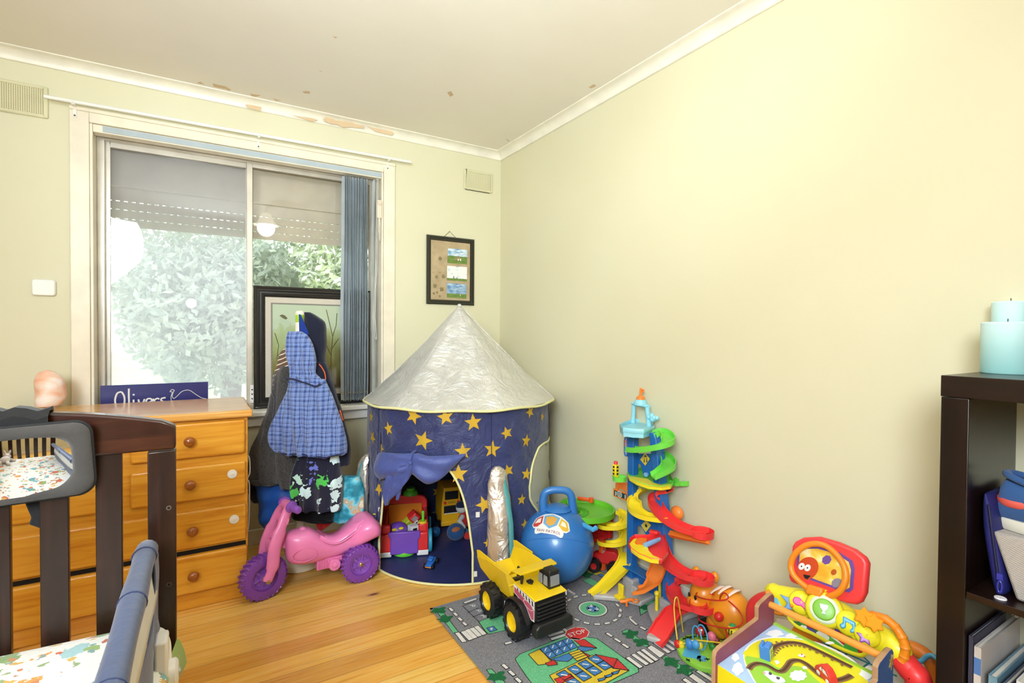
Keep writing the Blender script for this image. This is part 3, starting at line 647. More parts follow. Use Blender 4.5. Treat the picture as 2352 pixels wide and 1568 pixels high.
hg = MB().b2((-.094, 1.36, .36), (-.068, 1.42, .47)).lathe([(.001, .018), (.030, .016), (.033, .010), (.033, -.014), (.001, -.014)], (-.066, 1.40, .372), 28, R=Matrix.Rotation(PI/2, 3, 'Y'))
hg.build('hinge', WHT2, bgd, bevel=.006)
MB().lathe([(.001, .022), (.010, .021), (.012, .018), (.012, .0)], (-.066, 1.40, .372), 16, R=Matrix.Rotation(PI/2, 3, 'Y')).build('hinge_bolt', pm('#b9b6b2', .3, metal=.7), bgd)
# baby mirror on the crib end
GREY = pm('#4b4845', .9, sheen=.3, bump=.5, bscale=300, var=.12)
bm_ = thing('crib_mirror', 'grey padded baby mirror strapped to the slatted crib end', 'mirror', (-.375, 1.612, .845))
MT = Matrix.Translation((-.382, 1.608, .846)) @ Matrix.Rotation(math.radians(9), 4, 'X') @ Matrix.Rotation(math.radians(-2), 4, 'Y')
def ring_pts(w, h, r, y, sag=0): return [Vector((x, y, z-sag*(1-(2*x/w)**2)*(1 if z < 0 else 0))) for x, z in rrect(w, h, r, 7)]
mb = MB(MT); W_, H_ = .302, .182
mb.loft([ring_pts(W_-.01, H_-.01, .030, .014, .012), ring_pts(W_, H_, .032, .006, .012), ring_pts(W_-.006, H_-.006, .032, -.006, .012), ring_pts(W_-.03, H_-.025, .034, -.014, .012), ring_pts(W_-.06, H_-.05, .036, -.013, .010), ring_pts(W_-.078, H_-.066, .036, -.006, .009), ring_pts(W_-.078, H_-.066, .036, .004, .009)], caps=False)
mb.ngon(ring_pts(W_-.01, H_-.01, .030, .014, .012)[::-1]); mb.build('padded_frame', GREY, bm_, angle=60)
MB(MT).tube(ring_pts(W_, H_, .032, .004, .012), .004, 8, closed=True).build('piping', pm('#17181a', .7), bm_)
mr = NT('convex_mirror', .015, Metallic=1.0); mr.color('#e9e9ea')
MB(MT).grid(lambda u, v: Vector(((u-.5)*.236, .002-.016*(1-((u-.5)*2)**2)-.006*(1-((v-.5)*2)**2), (v-.5)*.14-.005)), 24, 16).build('mirror', mr.m, bm_, angle=80)
BLKC = pm('#1a1a1c', .85, sheen=.2, bump=.4, bscale=200)
mb = MB(); rings = []
for i in range(13):
    u = i/12; x = -.56+.245*u; w = .006*math.sin(i*2.2)
    zt = .952+.014*math.sin(PI*u)+w+(.004 if i > 9 else 0); rings.append([Vector((x, 1.606, zt-.03)), Vector((x, 1.604, zt-.006)), Vector((x, 1.622, zt+.012)), Vector((x, 1.66, zt+.012)), Vector((x, 1.678, zt-.01)), Vector((x, 1.676, zt-.05)), Vector((x, 1.671, zt-.05)), Vector((x, 1.671, zt-.012)), Vector((x, 1.655, zt+.004)), Vector((x, 1.627, zt+.004)), Vector((x, 1.61, zt-.008)), Vector((x, 1.61, zt-.03))])
mb.loft(rings); mb.build('top_strap', BLKC, bm_)
mb = MB(); rings = []
for z, xl, xr in ((.93, -.40, -.31), (.80, -.395, -.31), (.74, -.372, -.315), (.70, -.36, -.318), (.685, -.365, -.318), (.672, -.345, -.325)): rings.append([Vector((xl, 1.672, z)), Vector((xr, 1.672, z)), Vector((xr, 1.685, z)), Vector((xl, 1.685, z))])
mb.loft(rings).build('lower_strap', BLKC, bm_, bevel=.004)
# soft bunny on the mattress (seen in the mirror)
PNK = pm('#efe3dc', .95, sheen=.5, bump=.5, bscale=120)
bn = thing('plush_bunny', 'cream plush bunny lying on the mattress, seen in the crib mirror', 'soft toy', (-.66, .52, .425))
MB().sph((-.66, .55, .470), (.06, .08, .05)).build('body', PNK, bn); hd = MB().sph((-.655, .455, .495), (.048, .045, .045)).build('head', PNK, bn)
for sx in (-1, 1): MB().sph((-.655+.03*sx, .43, .555), (.014, .012, .045), 12, R=Matrix.Rotation(.3*sx, 3, 'Y')).build('ear', PNK, hd)
for sx in (-1, 1): MB().tube([(-.66+.05*sx, .52, .46), (-.66+.10*sx, .53, .44)], [.02, .018], 10).sph((-.66+.10*sx, .53, .44), .02, 10).build('arm', PNK, bn)
for sx in (-1, 1): MB().tube([(-.66+.03*sx, .6, .455), (-.66+.06*sx, .68, .445)], [.024, .02], 10).sph((-.66+.06*sx, .68, .445), .022, 10).build('foot', PNK, bn)

# ================================================================ coat stand, its clothes and the ride-on trike
PX, PY = .412, 2.71
RZ = -YAW; DEP = PX*FWD.x+PY*FWD.y
cs = thing('coat_stand', 'cream child coat stand with green bands holding many clothes', 'coat stand', (PX, PY, 0))
CRM = pm('#efe9d6', .4)
MB().lathe([(.001, .062), (.035, .062), (.05, .058), (.085, .045), (.098, .030), (.100, .006), (.094, .001), (.001, .001)], (PX, PY, 0), 44).build('base', CRM, cs, angle=30)
MB().lathe([(.021, .05), (.021, 1.245), (.019, 1.256), (.012, 1.262), (.001, 1.263)], (PX, PY, 0), 28).build('pole', CRM, cs)
for z0, z1 in ((1.205, 1.242), (1.08, 1.115)): MB().lathe([(.0213, z0), (.0217, z0+.001), (.0217, z1-.001), (.0213, z1)], (PX, PY, 0), 28).build('green_band', pm('#a9cc2e', .45), cs)
def loc2w(u, d, z): return Vector((PX, PY, z)) + Vector((RT.x, RT.y, 0)).normalized()*u + Vector((FWD.x, FWD.y, 0)).normalized()*d
for a in range(6):
    an = a*PI/3+.4; r0 = Vector((math.cos(an), math.sin(an), 0)); zc = 1.03-.075*(a % 3)
    MB().tube(spline([Vector((PX, PY, zc))+r0*.015, Vector((PX, PY, zc+.005))+r0*.05, Vector((PX, PY, zc+.03))+r0*.065], 4), .006, 10).sph(Vector((PX, PY, zc+.032))+r0*.066, .009, 10).build('hook', CRM, cs)
def px_u(x, dep): return (x-688.6)/F_PX*dep
def px_z(y, dep): return CAM.z-(y-766)/F_PX*dep
def interp(st, k=5):
    out = []
    for i in range(len(st)-1):
        for q in range(k):
            t = q/k; a, b, c, d = st[max(0, i-1)], st[i], st[i+1], st[min(len(st)-1, i+2)]
            out.append([.5*((2*b[j])+(c[j]-a[j])*t+(2*a[j]-5*b[j]+4*c[j]-d[j])*t*t+(3*b[j]-a[j]-3*c[j]+d[j])*t**3) for j in range(len(b))])
    out.append(list(st[-1])); return out
def drape(mb, st, off, fold=.008, lam=.05, ph=0.0, seed=1.0, n=44, mi=0, lo=0.0):
    """hanging cloth: stations (py, left px, right px, half thickness) seen at depth DEP-off, with folds that deepen downwards"""
    rings = []; dep = DEP-off; z_hi, z_lo = st[0][0], st[-1][0]
    for py, xl, xr, th in interp(st):
        c, hw, z = px_u((xl+xr)/2, dep), px_u(xr, dep)/2-px_u(xl, dep)/2, px_z(py, dep)
        g = min(1, max(0, (py-z_hi)/(z_lo-z_hi)))**.7; ring = []
        for k in range(n):
            a = 2*PI*k/n; ca, sa = math.cos(a), math.sin(a)
            x = hw*math.copysign(abs(ca)**.75, ca); y = th*math.copysign(abs(sa)**.8, sa)
            f = fold*g*(math.sin(2*PI*x/lam+ph+5*z)+.6*math.sin(2*PI*x/(lam*.43)+2*ph+seed-7*z))*(1-.5*abs(ca))
            ring.append(Vector((c+x+.003*hz(z*30, seed, x*20), -off+y+f+.004*hz(x*25, z*18, seed), z+lo*math.sin(9*x+seed)*(1 if g > .97 else 0))))
        rings.append(ring)
    mb.loft(rings, True, True, mi); return mb
def garment(name, lab, cat, parts, mats, off):
    t = thing(name, lab, cat, (PX, PY, 0), RZ, 'clothes on the coat stand')
    for nm, st, o_, kw in parts:
        mb = MB(); drape(mb, st, o_, **{k: v for k, v in kw.items() if k != 'mat'}); mb.build(nm, kw.get('mat', mats), t, local=True, angle=70)
    return t
def plaid():
    t = NT('blue_plaid_fleece', .9, Sheen_Weight=.3); o = t.sep(t.co()); p = .021
    def band(s): return t.math('LESS_THAN', t.math('FRACT', t.math('DIVIDE', s, p)), .48)
    def thin(s): return t.math('LESS_THAN', t.math('FRACT', t.math('ADD', t.math('DIVIDE', s, p*2), .37)), .06)
    w = t.noise(t.co(), 9, 2).outputs['Fac']; sx = t.math('ADD', o[0], t.math('MULTIPLY', w, .02)); sz = t.math('ADD', o[2], t.math('MULTIPLY', w, .016))
    a = t.math('MULTIPLY', t.math('ADD', band(sx), band(sz)), .5)
    c = t.mix(a, '#7890c8', '#344884'); c = t.mix(t.math('MULTIPLY', t.math('MAXIMUM', thin(sx), thin(sz)), .4), c, '#b3c4e8'); t.color(c)
    return t.bump(t.noise(t.co(), 300, 3).outputs['Fac'], .4, .004).m
PLAID = plaid()
NAVC = cloth('#262c4e'); CHAR = NT('charcoal_knit', .95, Sheen_Weight=.25); cv = CHAR.co('Object', (1, 1, 1)); CHAR.color(CHAR.ramp(CHAR.noise(cv, 160, 4).outputs['Fac'], [(.3, '#2c2b2c'), (.7, '#4e4c4b')])); CHAR.bump(CHAR.noise(CHAR.co('Object', (3, 3, .7)), 190, 2).outputs['Fac'], .6, .006)
g = garment('hooded_shirt', 'blue plaid fleece hooded shirt hanging at the front of the coat stand', 'shirt', [
    ('body', [(876, 682, 766, .030), (900, 680, 776, .034), (940, 674, 790, .040), (985, 668, 802, .046), (1030, 672, 810, .050), (1048, 675, 812, .050)], .10, dict(fold=.016, lam=.062, ph=.6)),
    ('hood', [(766, 684, 712, .012), (776, 680, 728, .024), (800, 678, 739, .034), (826, 680, 746, .038), (848, 684, 744, .032), (862, 686, 744, .028), (876, 684, 760, .029), (886, 682, 769, .029)], .105, dict(fold=.011, lam=.042, ph=1.2)),
    ('sleeve', [(884, 684, 704, .016), (920, 668, 698, .022), (960, 650, 690, .026), (1000, 632, 686, .028), (1030, 636, 690, .028), (1046, 655, 694, .026)], .085, dict(fold=.006, lam=.04, ph=2.0)),
    ('sleeve', [(890, 752, 772, .014), (930, 764, 788, .020), (970, 776, 802, .024), (1010, 786, 814, .025), (1046, 790, 815, .024)], .098, dict(fold=.005, lam=.035, ph=.3))], PLAID, .1)
dep = DEP-.14
MB().tube(spline([(px_u(x, dep), -.138-.004*math.sin(x*.1), px_z(y, dep)) for x, y in ((683, 875), (698, 875), (715, 880), (735, 887), (752, 892), (764, 886))], 5), .0042, 8).build('neck_seam', NAVC, g, local=True)
MB().tube(spline([(px_u(x, dep), -.148+.006*math.sin(x*.2), px_z(y, dep)) for x, y in ((676, 1047), (700, 1049), (722, 1047), (745, 1053), (775, 1055), (800, 1050), (811, 1047))], 4), .0036, 8).build('hem', NAVC, g, local=True)
g = garment('knit_cardigan', 'charcoal knitted zip cardigan hanging left of the blue plaid shirt', 'cardigan', [
    ('body', [(846, 656, 684, .014), (862, 644, 686, .026), (900, 634, 690, .034), (950, 622, 692, .038), (1000, 600, 696, .042), (1050, 584, 702, .044), (1095, 577, 708, .046), (1110, 578, 708, .046)], .045, dict(fold=.015, lam=.07, ph=.2)),
    ('ribbed_hem', [(1106, 580, 654, .046), (1117, 586, 660, .044)], .047, dict(fold=.008, lam=.06, ph=.2)),
    ('sleeve', [(1000, 648, 684, .020), (1060, 650, 690, .024), (1105, 656, 702, .026), (1128, 662, 704, .024)], .085, dict(fold=.004, lam=.05))], CHAR.m, .05)
MB().tube(spline([(px_u(x, DEP-.07), -.082, px_z(y, DEP-.08)) for x, y in ((648, 860), (642, 885), (640, 905), (646, 925), (644, 950), (642, 975))], 5), .0022, 6).build('zip', pm('#6a6f86', .4, metal=.5), g, local=True)
BRN = NT('brown_striped_cotton', .9); o_ = BRN.sep(BRN.co('Object', (1, 1, 1), rot=(0, .35, 0))); BRN.color(BRN.mix(BRN.math('LESS_THAN', BRN.math('FRACT', BRN.math('DIVIDE', o_[2], .021)), .2), '#6a513f', '#e5ddd0'))
garment('striped_top', 'brown top with thin white stripes hanging behind the charcoal cardigan', 'top', [
    ('body', [(803, 658, 688, .012), (814, 648, 692, .022), (836, 640, 690, .028), (868, 630, 686, .030), (890, 626, 684, .030)], .012, dict(fold=.007, lam=.04)),
    ('sleeve', [(812, 662, 690, .010), (830, 660, 690, .014), (856, 650, 684, .016), (868, 648, 680, .014)], .04, dict(fold=.004, lam=.05))], BRN.m, .02)
CAMO = NT('olive_camouflage', .9); n_ = CAMO.noise(CAMO.co(), 30, 2, .4); CAMO.color(CAMO.ramp(n_.outputs['Fac'], [(.40, '#4a4432'), (.47, '#9a9070'), (.55, '#c2b898'), (.6, '#7a7050')], 'CONSTANT'))
garment('camouflage_jacket', 'olive camouflage jacket peeking out at the far left edge of the clothes', 'jacket', [
    ('body', [(882, 628, 670, .020), (920, 618, 668, .026), (960, 610, 660, .028), (1000, 606, 656, .030), (1040, 604, 650, .030)], -.02, dict(fold=.008, lam=.04))], CAMO.m, .0)
NVJ = cloth('#1e2133', .3, 250); ORG = pm('#e8622c', .5)
g = garment('hooded_jacket', 'dark navy hooded jacket with orange zips at the back right of the coat stand', 'jacket', [
    ('hood', [(722, 703, 716, .012), (730, 703, 730, .026), (745, 704, 748, .036), (770, 707, 752, .040), (800, 706, 751, .040), (826, 712, 750, .036), (842, 716, 752, .034)], .02, dict(fold=.006, lam=.04)),
    ('body', [(836, 712, 752, .030), (870, 716, 764, .036), (910, 722, 778, .040), (950, 728, 790, .042), (1000, 734, 803, .044), (1040, 738, 812, .044), (1072, 742, 808, .042)], .03, dict(fold=.006, lam=.07))], NVJ, .02)
MB().tube(spline([(px_u(x, DEP-.08), -.082+.01, px_z(y, DEP-.08)) for x, y in ((747, 841), (754, 850), (760, 862), (762, 876))], 5), .0026, 6).build('zip', ORG, g, local=True)
MB().tube(spline([(px_u(x, DEP-.08), -.06, px_z(y, DEP-.08)) for x, y in ((793, 948), (796, 958), (800, 972))], 4), .0032, 6).build('zip', ORG, g, local=True)
MB().prism([(px_u(x, DEP-.05), px_z(y, DEP-.05)) for x, y in ((699, 726), (704, 728), (722, 772), (714, 778), (700, 766))], (0, -.066, 0), (1, 0, 0), (0, 0, 1), .002).build('lining', cloth('#1f3a8f'), g, local=True)
PUF = pm('#1b58b4', .35, sheen=.1, bump=.35, bscale=30, var=.1); BKC = cloth('#101114')
g = garment('puffer_jacket', 'bright blue puffer jacket hanging below the charcoal cardigan', 'jacket', [
    ('body', [(1085, 590, 690, .040), (1110, 584, 692, .048), (1128, 586, 690, .043), (1150, 594, 688, .052), (1172, 597, 680, .044), (1195, 598, 664, .048), (1212, 606, 640, .030), (1222, 612, 626, .012)], .015, dict(fold=.007, lam=.07, ph=1))], PUF, .0)
for a_, b_ in (((1118, 582, 604), (1160, 590, 606)),):
    mb = MB(); drape(mb, [(1112, 576, 596, .016), (1132, 576, 598, .02), (1152, 580, 600, .018), (1162, 586, 602, .014)], .03, fold=.003); mb.build('cuff', BKC, g, local=True, angle=70)
DINO = NT('dinosaur_print_fleece', .95, Sheen_Weight=.4); v = DINO.co('Object', (1, .35, 1)); w_ = DINO.noise(v, 34, 2)
ad = DINO.node('ShaderNodeMix', data_type='VECTOR'); ad.inputs[0].default_value = .055; DINO.l.new(v, ad.inputs[4]); DINO.l.new(w_.outputs['Color'], ad.inputs[5])
vo = DINO.vor(ad.outputs[1], 14.5); hue = DINO.sep(vo.outputs['Color']); d_ = DINO.math('ADD', vo.outputs['Distance'], DINO.math('MULTIPLY', DINO.math('SUBTRACT', DINO.noise(v, 62, 1).outputs['Fac'], .5), .75))
DINO.color(DINO.mix(DINO.math('MULTIPLY', DINO.math('LESS_THAN', d_, .37), DINO.math('GREATER_THAN', hue[1], .12)), '#12132e', DINO.ramp(hue[0], [(0, '#d5eef0'), (.36, '#4fc152'), (.62, '#7079cf'), (.86, '#bfe6d5')], 'CONSTANT')))
garment('fleece_robe', 'navy dinosaur print fleece hanging below the blue plaid shirt', 'robe', [
    ('body', [(1030, 712, 792, .034), (1060, 706, 794, .042), (1100, 694, 798, .048), (1140, 689, 798, .050), (1168, 690, 796, .050), (1176, 694, 794, .048)], .062, dict(fold=.016, lam=.07, ph=.9)),
    ('sleeve', [(1050, 706, 728, .014), (1090, 690, 722, .020), (1130, 686, 716, .022), (1156, 690, 722, .020)], .10, dict(fold=.005, lam=.05))], DINO.m, .06)
garment('dark_shorts', 'black garment hanging lowest in the middle of the coat stand', 'clothing', [
    ('body', [(1150, 672, 770, .030), (1180, 674, 772, .034), (1198, 680, 770, .034), (1206, 740, 768, .02)], .02, dict(fold=.006, lam=.06))], BKC, 0)
RED = cloth('#c8201f')
garment('red_shirt', 'red garment corner showing below the black one', 'clothing', [
    ('body', [(1185, 712, 766, .012), (1200, 716, 764, .016), (1214, 722, 750, .014), (1226, 726, 734, .006)], -.03, dict(fold=.006, lam=.05))], RED, 0)
TQ = NT('turquoise_print', .6); n_ = TQ.noise(TQ.co(), 18, 3); TQ.color(TQ.ramp(n_.outputs['Fac'], [(.38, '#1c7f96'), (.48, '#3ba9c4'), (.56, '#7fd0de'), (.66, '#caa06a'), (.72, '#e9e2cf')])); 
garment('beach_bag', 'turquoise printed bag hanging behind the navy fleece beside the tent', 'bag', [
    ('body', [(1100, 778, 826, .022), (1130, 776, 836, .030), (1165, 768, 838, .034), (1192, 764, 834, .034), (1204, 768, 826, .026)], .0, dict(fold=.006, lam=.06))], TQ.m, 0)

# ---------------------------------------------------------------- ride-on trike
PINK = pm('#ea7fb6', .35, coat=.15, var=.03); PURP = pm('#7a3fa0', .35, coat=.1, var=.04); PURL = pm('#8a52b4', .35)
tk = thing('ride_on_trike', 'pink plastic ride-on trike with purple wheels parked in front of the coat stand', 'trike', (.43, 2.45, 0))
def tyre(name, c, R, w, rim, hub, parent, yaw=0, ribs=26, bolt=True, nub=.006):
    """plastic wheel: ribbed tyre with a dished, spoked face; axle along local Y"""
    M = Matrix.Translation(c) @ Matrix.Rotation(yaw, 4, 'Z') @ Matrix.Rotation(PI/2, 4, 'X')
    mb = MB(M); h = w/2
    mb.lathe([(rim, h*.55), (rim+.004, h*.9), (R*.86, h), (R*.95, h*.86), (R*.985, h*.5), (R*.985, 0), (R*.985, -h*.5), (R*.95, -h*.86), (R*.86, -h), (rim, -h*.8)], n=52)
    for k in range(ribs):
        a = 2*PI*k/ribs; sp = Vector((math.cos(a), math.sin(a), 0)); t_ = Vector((-math.sin(a), math.cos(a), 0))
        for sgn in (-1, 1):
            q = [sp*(R*.90)+Vector((0, 0, sgn*h*.98)), sp*(R*1.0)+Vector((0, 0, sgn*h*.62)), sp*(R*1.004)+t_*(.010*sgn)+Vector((0, 0, sgn*h*.08))]
            mb.tube(q, [nub*.6, nub, nub*.7], 6)
    tq = mb.build('wheel', PURP if hub is None else hub[0], parent)
    mb = MB(M); m2 = PURL if hub is None else hub[1]
    mb.lathe([(rim+.002, h*.62), (rim-.003, h*.7), (rim-.012, h*.25), (rim*.38, h*.18), (rim*.36, h*.55), (rim*.15, h*.62), (.001, h*.62)], n=40)
    mb.lathe([(rim+.001, -h*.8), (.001, -h*.7)], n=30)
    for k in range(6):
        a = 2*PI*k/6+.3; sp = Vector((math.cos(a), math.sin(a), 0)); t_ = Vector((-math.sin(a), math.cos(a), 0))
        mb.loft([[sp*r+t_*wd*s1+Vector((0, 0, hh)) for s1, hh in ((-1, h*.2), (1, h*.2), (.7, h*.5), (-.7, h*.5))] for r, wd in ((rim*.3, rim*.09), (rim*.86, rim*.13))])
    mb.build('hubcap', m2, tq, angle=35)
    if bolt: MB(M).lathe([(.009, h*.6), (.009, h*.78), (.006, h*.86), (.001, h*.88)], n=14).build('bolt', pm('#b9a070', .3, metal=.9), tq)
    return tq
FWc = Vector((.222, 2.452, .094)); yaw_f = math.radians(14)
tyre('wheel', FWc, .094, .062, .050, None, tk, yaw_f)
tyre('wheel', Vector((.626, 2.398, .084)), .084, .060, .046, None, tk, 0)
tyre('wheel', Vector((.626, 2.520, .084)), .084, .060, .046, None, tk, PI)
MB().cyl((.626, 2.4, .084), (.626, 2.52, .084), .010, n=12).build('axle', pm('#9a9a9a', .3, metal=.8), tk)
yc = 2.485
# body: lofted along x, (x, half width, z low, z high)
st = [(.312, .028, .165, .245), (.325, .046, .135, .262), (.36, .062, .118, .268), (.41, .066, .112, .266), (.45, .062, .114, .240), (.49, .054, .118, .214), (.53, .050, .120, .205), (.57, .056, .128, .222), (.60, .074, .140, .248), (.635, .095, .158, .276), (.668, .105, .172, .284), (.695, .105, .182, .276), (.715, .092, .188, .256), (.728, .06, .20, .240)]
mb = MB(); rings = []
for x, hw, z0, z1 in interp(st, 4):
    ring = []
    for k in range(30):
        a = 2*PI*k/30; ca, sa = math.cos(a), math.sin(a)
        ring.append(Vector((x, yc-.02+hw*math.copysign(abs(ca)**.7, ca), (z0+z1)/2+(z1-z0)/2*math.copysign(abs(sa)**.75, sa))))
    rings.append(ring)
mb.loft(rings); 
mb.sph((.385, yc-.02, .262), (.018, .018, .016), 14)
mb.build('body', PINK, tk, angle=60)
mb = MB(); rings = []
for x, hw, z in interp([(.455, .045, .238), (.49, .052, .214), (.53, .052, .206), (.57, .056, .226), (.61, .064, .254), (.645, .060, .276)], 4):
    rings.append([Vector((x, yc-.02-hw, z-.012)), Vector((x, yc-.02-hw*.9, z+.002)), Vector((x, yc-.02, z+.003)), Vector((x, yc-.02+hw*.9, z+.002)), Vector((x, yc-.02+hw, z-.012))])
mb.loft(rings, closed=False).tube(spline([(.452, yc-.066, .226), (.49, yc-.076, .200), (.53, yc-.074, .190), (.57, yc-.080, .206), (.61, yc-.090, .236), (.63, yc-.088, .262)], 4), .004, 8).build('seat', PINK, tk, angle=70)
mb = MB().b2((.44, yc-.058, .078), (.60, yc+.015, .125))
for k in range(14): mb.b2((.446+.011*k, yc-.066, .080), (.450+.011*k, yc+.02, .122))
mb.cyl((.515, yc-.078, .095), (.515, yc+.03, .095), .026, n=24).cyl((.515, yc-.084, .095), (.515, yc-.078, .095), .010, n=14); mb.build('engine', PINK, tk, bevel=.003)
MB().tube([(.385+.052*math.cos(a), yc-.085-.001*math.cos(2*a), .172+.030*math.sin(a)) for a in [2*PI*k/30 for k in range(30)]], .0022, 6, closed=True).build('side_oval', PINK, tk)
MB().prism(star(5, .008, .004), (.70, yc-.06, .290), (1, 0, -.1), (0, 1, .2), .002).build('star_sticker', pm('#d8c43c', .5), tk)
# fork: two legs from the head to the front axle
fd = Vector((math.cos(yaw_f), math.sin(yaw_f), 0)); fs = Vector((-math.sin(yaw_f), math.cos(yaw_f), 0)); hd_ = Vector((.322, 2.462, .385))
mb = MB()
for s_ in (-1, 1):
    q = [FWc+fs*(.046*s_)+Vector((.002, 0, -.004)), FWc+fs*(.050*s_)+fd*.022+Vector((0, 0, .05)), FWc+fs*(.048*s_)+fd*.032+Vector((0, 0, .13)), FWc+fs*(.042*s_)+fd*.062+Vector((0, 0, .21)), FWc+fs*(.034*s_)+fd*.086+Vector((0, 0, .262)), hd_+fs*(.022*s_)]
    mb.tube(spline(q, 4), [(.021, .014)]*4+[(.028, .015)]*8+[(.022, .014)]*9, 12, flat=fd)
for t_ in (.55, .80): 
    c = FWc.lerp(hd_, t_); mb.tube([c-fs*.04, c+fs*.04], [(.020, .012)]*2, 10, flat=(.5, 0, 1))
c = FWc+Vector((.03, 0, .118)); mb.tube([c-fs*.05, c-fs*.02+fd*.004, c+fs*.02+fd*.004, c+fs*.05], [(.03, .010)]*4, 12, flat=(0, 0, 1))
mb.tube([hd_-fs*.028, hd_+fs*.028], .022, 14); mb.build('fork', PINK, tk, angle=60)
MB().cyl((.305, 2.47, .20), (.33, 2.475, .25), .02, n=16).build('steering_joint', PINK, tk)
mb = MB().lathe([(.009, 0), (.009, .004), (.001, .006)], FWc-fs*.058+Vector((.002, 0, -.004)), 12, R=Matrix.Rotation(PI/2, 3, 'X')); mb.build('fork_bolt', pm('#b9a070', .3, metal=.9), tk)
for s_ in (-1, 1):
    a = hd_+fs*(.030*s_)+Vector((0, 0, .004)); b = hd_+fs*(.098*s_)+fd*.012+Vector((0, 0, -.002)); dr = (b-a).normalized()
    MB().tube([a, a+dr*.006, a+dr*.0061, a+dr*.012, a+dr*.016, a+dr*.045, b-dr*.008, b-dr*.002, b], [.014, .020, .026, .026, .016, .0165, .0165, .013, .006], 18).build('handle_grip', PURL, tk)

# ================================================================ rocket play tent and the toys inside it
TC = Vector((1.215, 2.565, 0)); TR = .492
def cylhit(px, py, R=TR, far=False):
    d = ray(px, py); a = d.x*d.x+d.y*d.y; b = -2*(d.x*TC.x+d.y*TC.y); c = TC.x**2+TC.y**2-R*R
    q = math.sqrt(max(0, b*b-4*a*c)); t = (-b+(q if far else -q))/(2*a); p = CAM+d*t
    return math.atan2(p.y-TC.y, p.x-TC.x), p.z
SEAMS = [math.radians(a) for a in (-158-12, -98, -38, 22, 82, 142)]
def trad(th, z):
    u = max(0, min(1, z/.8)); f = .0
    for s in SEAMS:
        d = abs((th-s+PI) % (2*PI)-PI); f += -.010*math.exp(-(d/.10)**2)*u**2
    env = math.sin(PI*min(1, max(0, u)))
    return TR+f+env*(.005*hz(th*5, z*9, 1)+.0035*hz(th*13+z*20, z*7-th*9, 2)+.0022*hz(th*31-z*26, z*17, 3))
def tp(th, z, off=0): r = trad(th, z)+off; return Vector((TC.x+r*math.cos(th), TC.y+r*math.sin(th), z))
TNAVY = NT('tent_nylon_navy', .42, Sheen_Weight=.2); v_ = TNAVY.co(); TNAVY.color(TNAVY.ramp(TNAVY.noise(v_, 3, 3).outputs['Fac'], [(.3, '#262e5c'), (.7, '#323c70')])); TNAVY.bump(TNAVY.noise(v_, 9, 6, .6, 1.5).outputs['Fac'], .85, .022)
STARM = pm('#d2a92c', .6, var=.06); PIPE = pm('#e9e5a8', .7)
SILV = NT('silver_nylon', .36, Metallic=.45); v_ = SILV.co(); SILV.color(SILV.ramp(SILV.noise(v_, 5, 3).outputs['Fac'], [(.3, '#d3d2ce'), (.7, '#e3e2dd')])); SILV.bump(SILV.noise(v_, 13, 6, .62, 2.2).outputs['Fac'], .85, .016)
tt = thing('play_tent', 'silver and navy rocket play tent with gold stars in the room corner', 'tent', tuple(TC))
DC, DH = math.radians(-137.5), math.radians(29.2)
def darch(th):
    s = abs((th-DC)/DH); return 0 if s >= 1 else .585*(1-s**3)**.45
mb = MB(); a0 = DC+DH; span = 2*PI-2*DH
mb.grid(lambda u, v: tp(a0+span*u, .004+.800*v), 130, 44)
mb.grid(lambda u, v: tp(DC-DH+2*DH*u, darch(DC-DH+2*DH*u)+(.804-darch(DC-DH+2*DH*u))*v), 48, 30)
def add_star(mb, th, z, r, rot_):
    for off in (.0016, -.0016):
        P = [tp(th, z, off)]+[tp(th+x*r/TR, z+y*r, off) for x, y in star(5, 1, .42, rot_)]
        mb.add(P, [(0, k+1, (k+1) % 10+1) for k in range(10)], 1)
STARS = [(853, 957, 12), (893, 984, 14), (950, 954, 17), (1023, 953, 16), (1087, 970, 17), (972, 1011, 19), (1164, 994, 13), (1131, 1032, 17), (1208, 1012, 14), (1217, 945, 13), (1245, 957, 11), (1063, 1036, 16), (848, 1018, 11), (873, 1030, 13), (876, 1090, 15), (1053, 1088, 18), (861, 1142, 13), (1112, 1158, 17), (1208, 1088, 13), (1198, 1147, 12), (1166, 1080, 13), (866, 1222, 12), (1206, 1204, 12), (1120, 1246, 9)]
for i, (x, y, r) in enumerate(STARS):
    th, z = cylhit(x, y); add_star(mb, th, min(z, .775), r*.00232*(1.08 if abs(th+2) < .8 else 1.0), PI/2+.35*math.sin(i*2.3))
for k in range(26):
    th = math.radians(-38+k*9.2); add_star(mb, th, .12+.62*((k*.618) % 1), .038, k*1.3)
mb.build('tent_wall', [TNAVY.m, STARM], tt, angle=80)
AP = Vector((1.207, 2.565, 1.312)); RS = [math.radians(a) for a in (-150, -90, -30, 30, 90, 150)]
def roof(u, v):
    th = 2*PI*u; rr = (.512*(1-v)+.004*math.sin(PI*v)*math.sin(th*9))*(1+.03*v*(1-v)*hz(th*2, v*5, 1)); dm = min(abs((th-s+PI) % (2*PI)-PI) for s in RS)
    rr *= 1-.085*math.sin(PI*min(1, v*1.15+.04))**.7*(1-math.exp(-(dm/.22)**2))*1.0
    rr += .0045*hz(th*14, v*16, 4)*(1-v)*min(1, v*6)+.003*hz(th*40, v*9, 2)*(1-v)*min(1, v*8)
    rr = max(rr, .004); c = TC.lerp(AP, v); zz_ = .806+(1.312-.806)*(v**1.03)-.010*math.sin(PI*v)
    return Vector((c.x+rr*math.cos(th), c.y+rr*math.sin(th), zz_))
MB().grid(roof, 150, 40, cu=True).build('tent_roof', SILV.m, tt, angle=80)
mb = MB()
for s in RS: mb.tube([roof(s/(2*PI), v/20)+Vector((0, 0, .001)) for v in range(20)], .0022, 6)
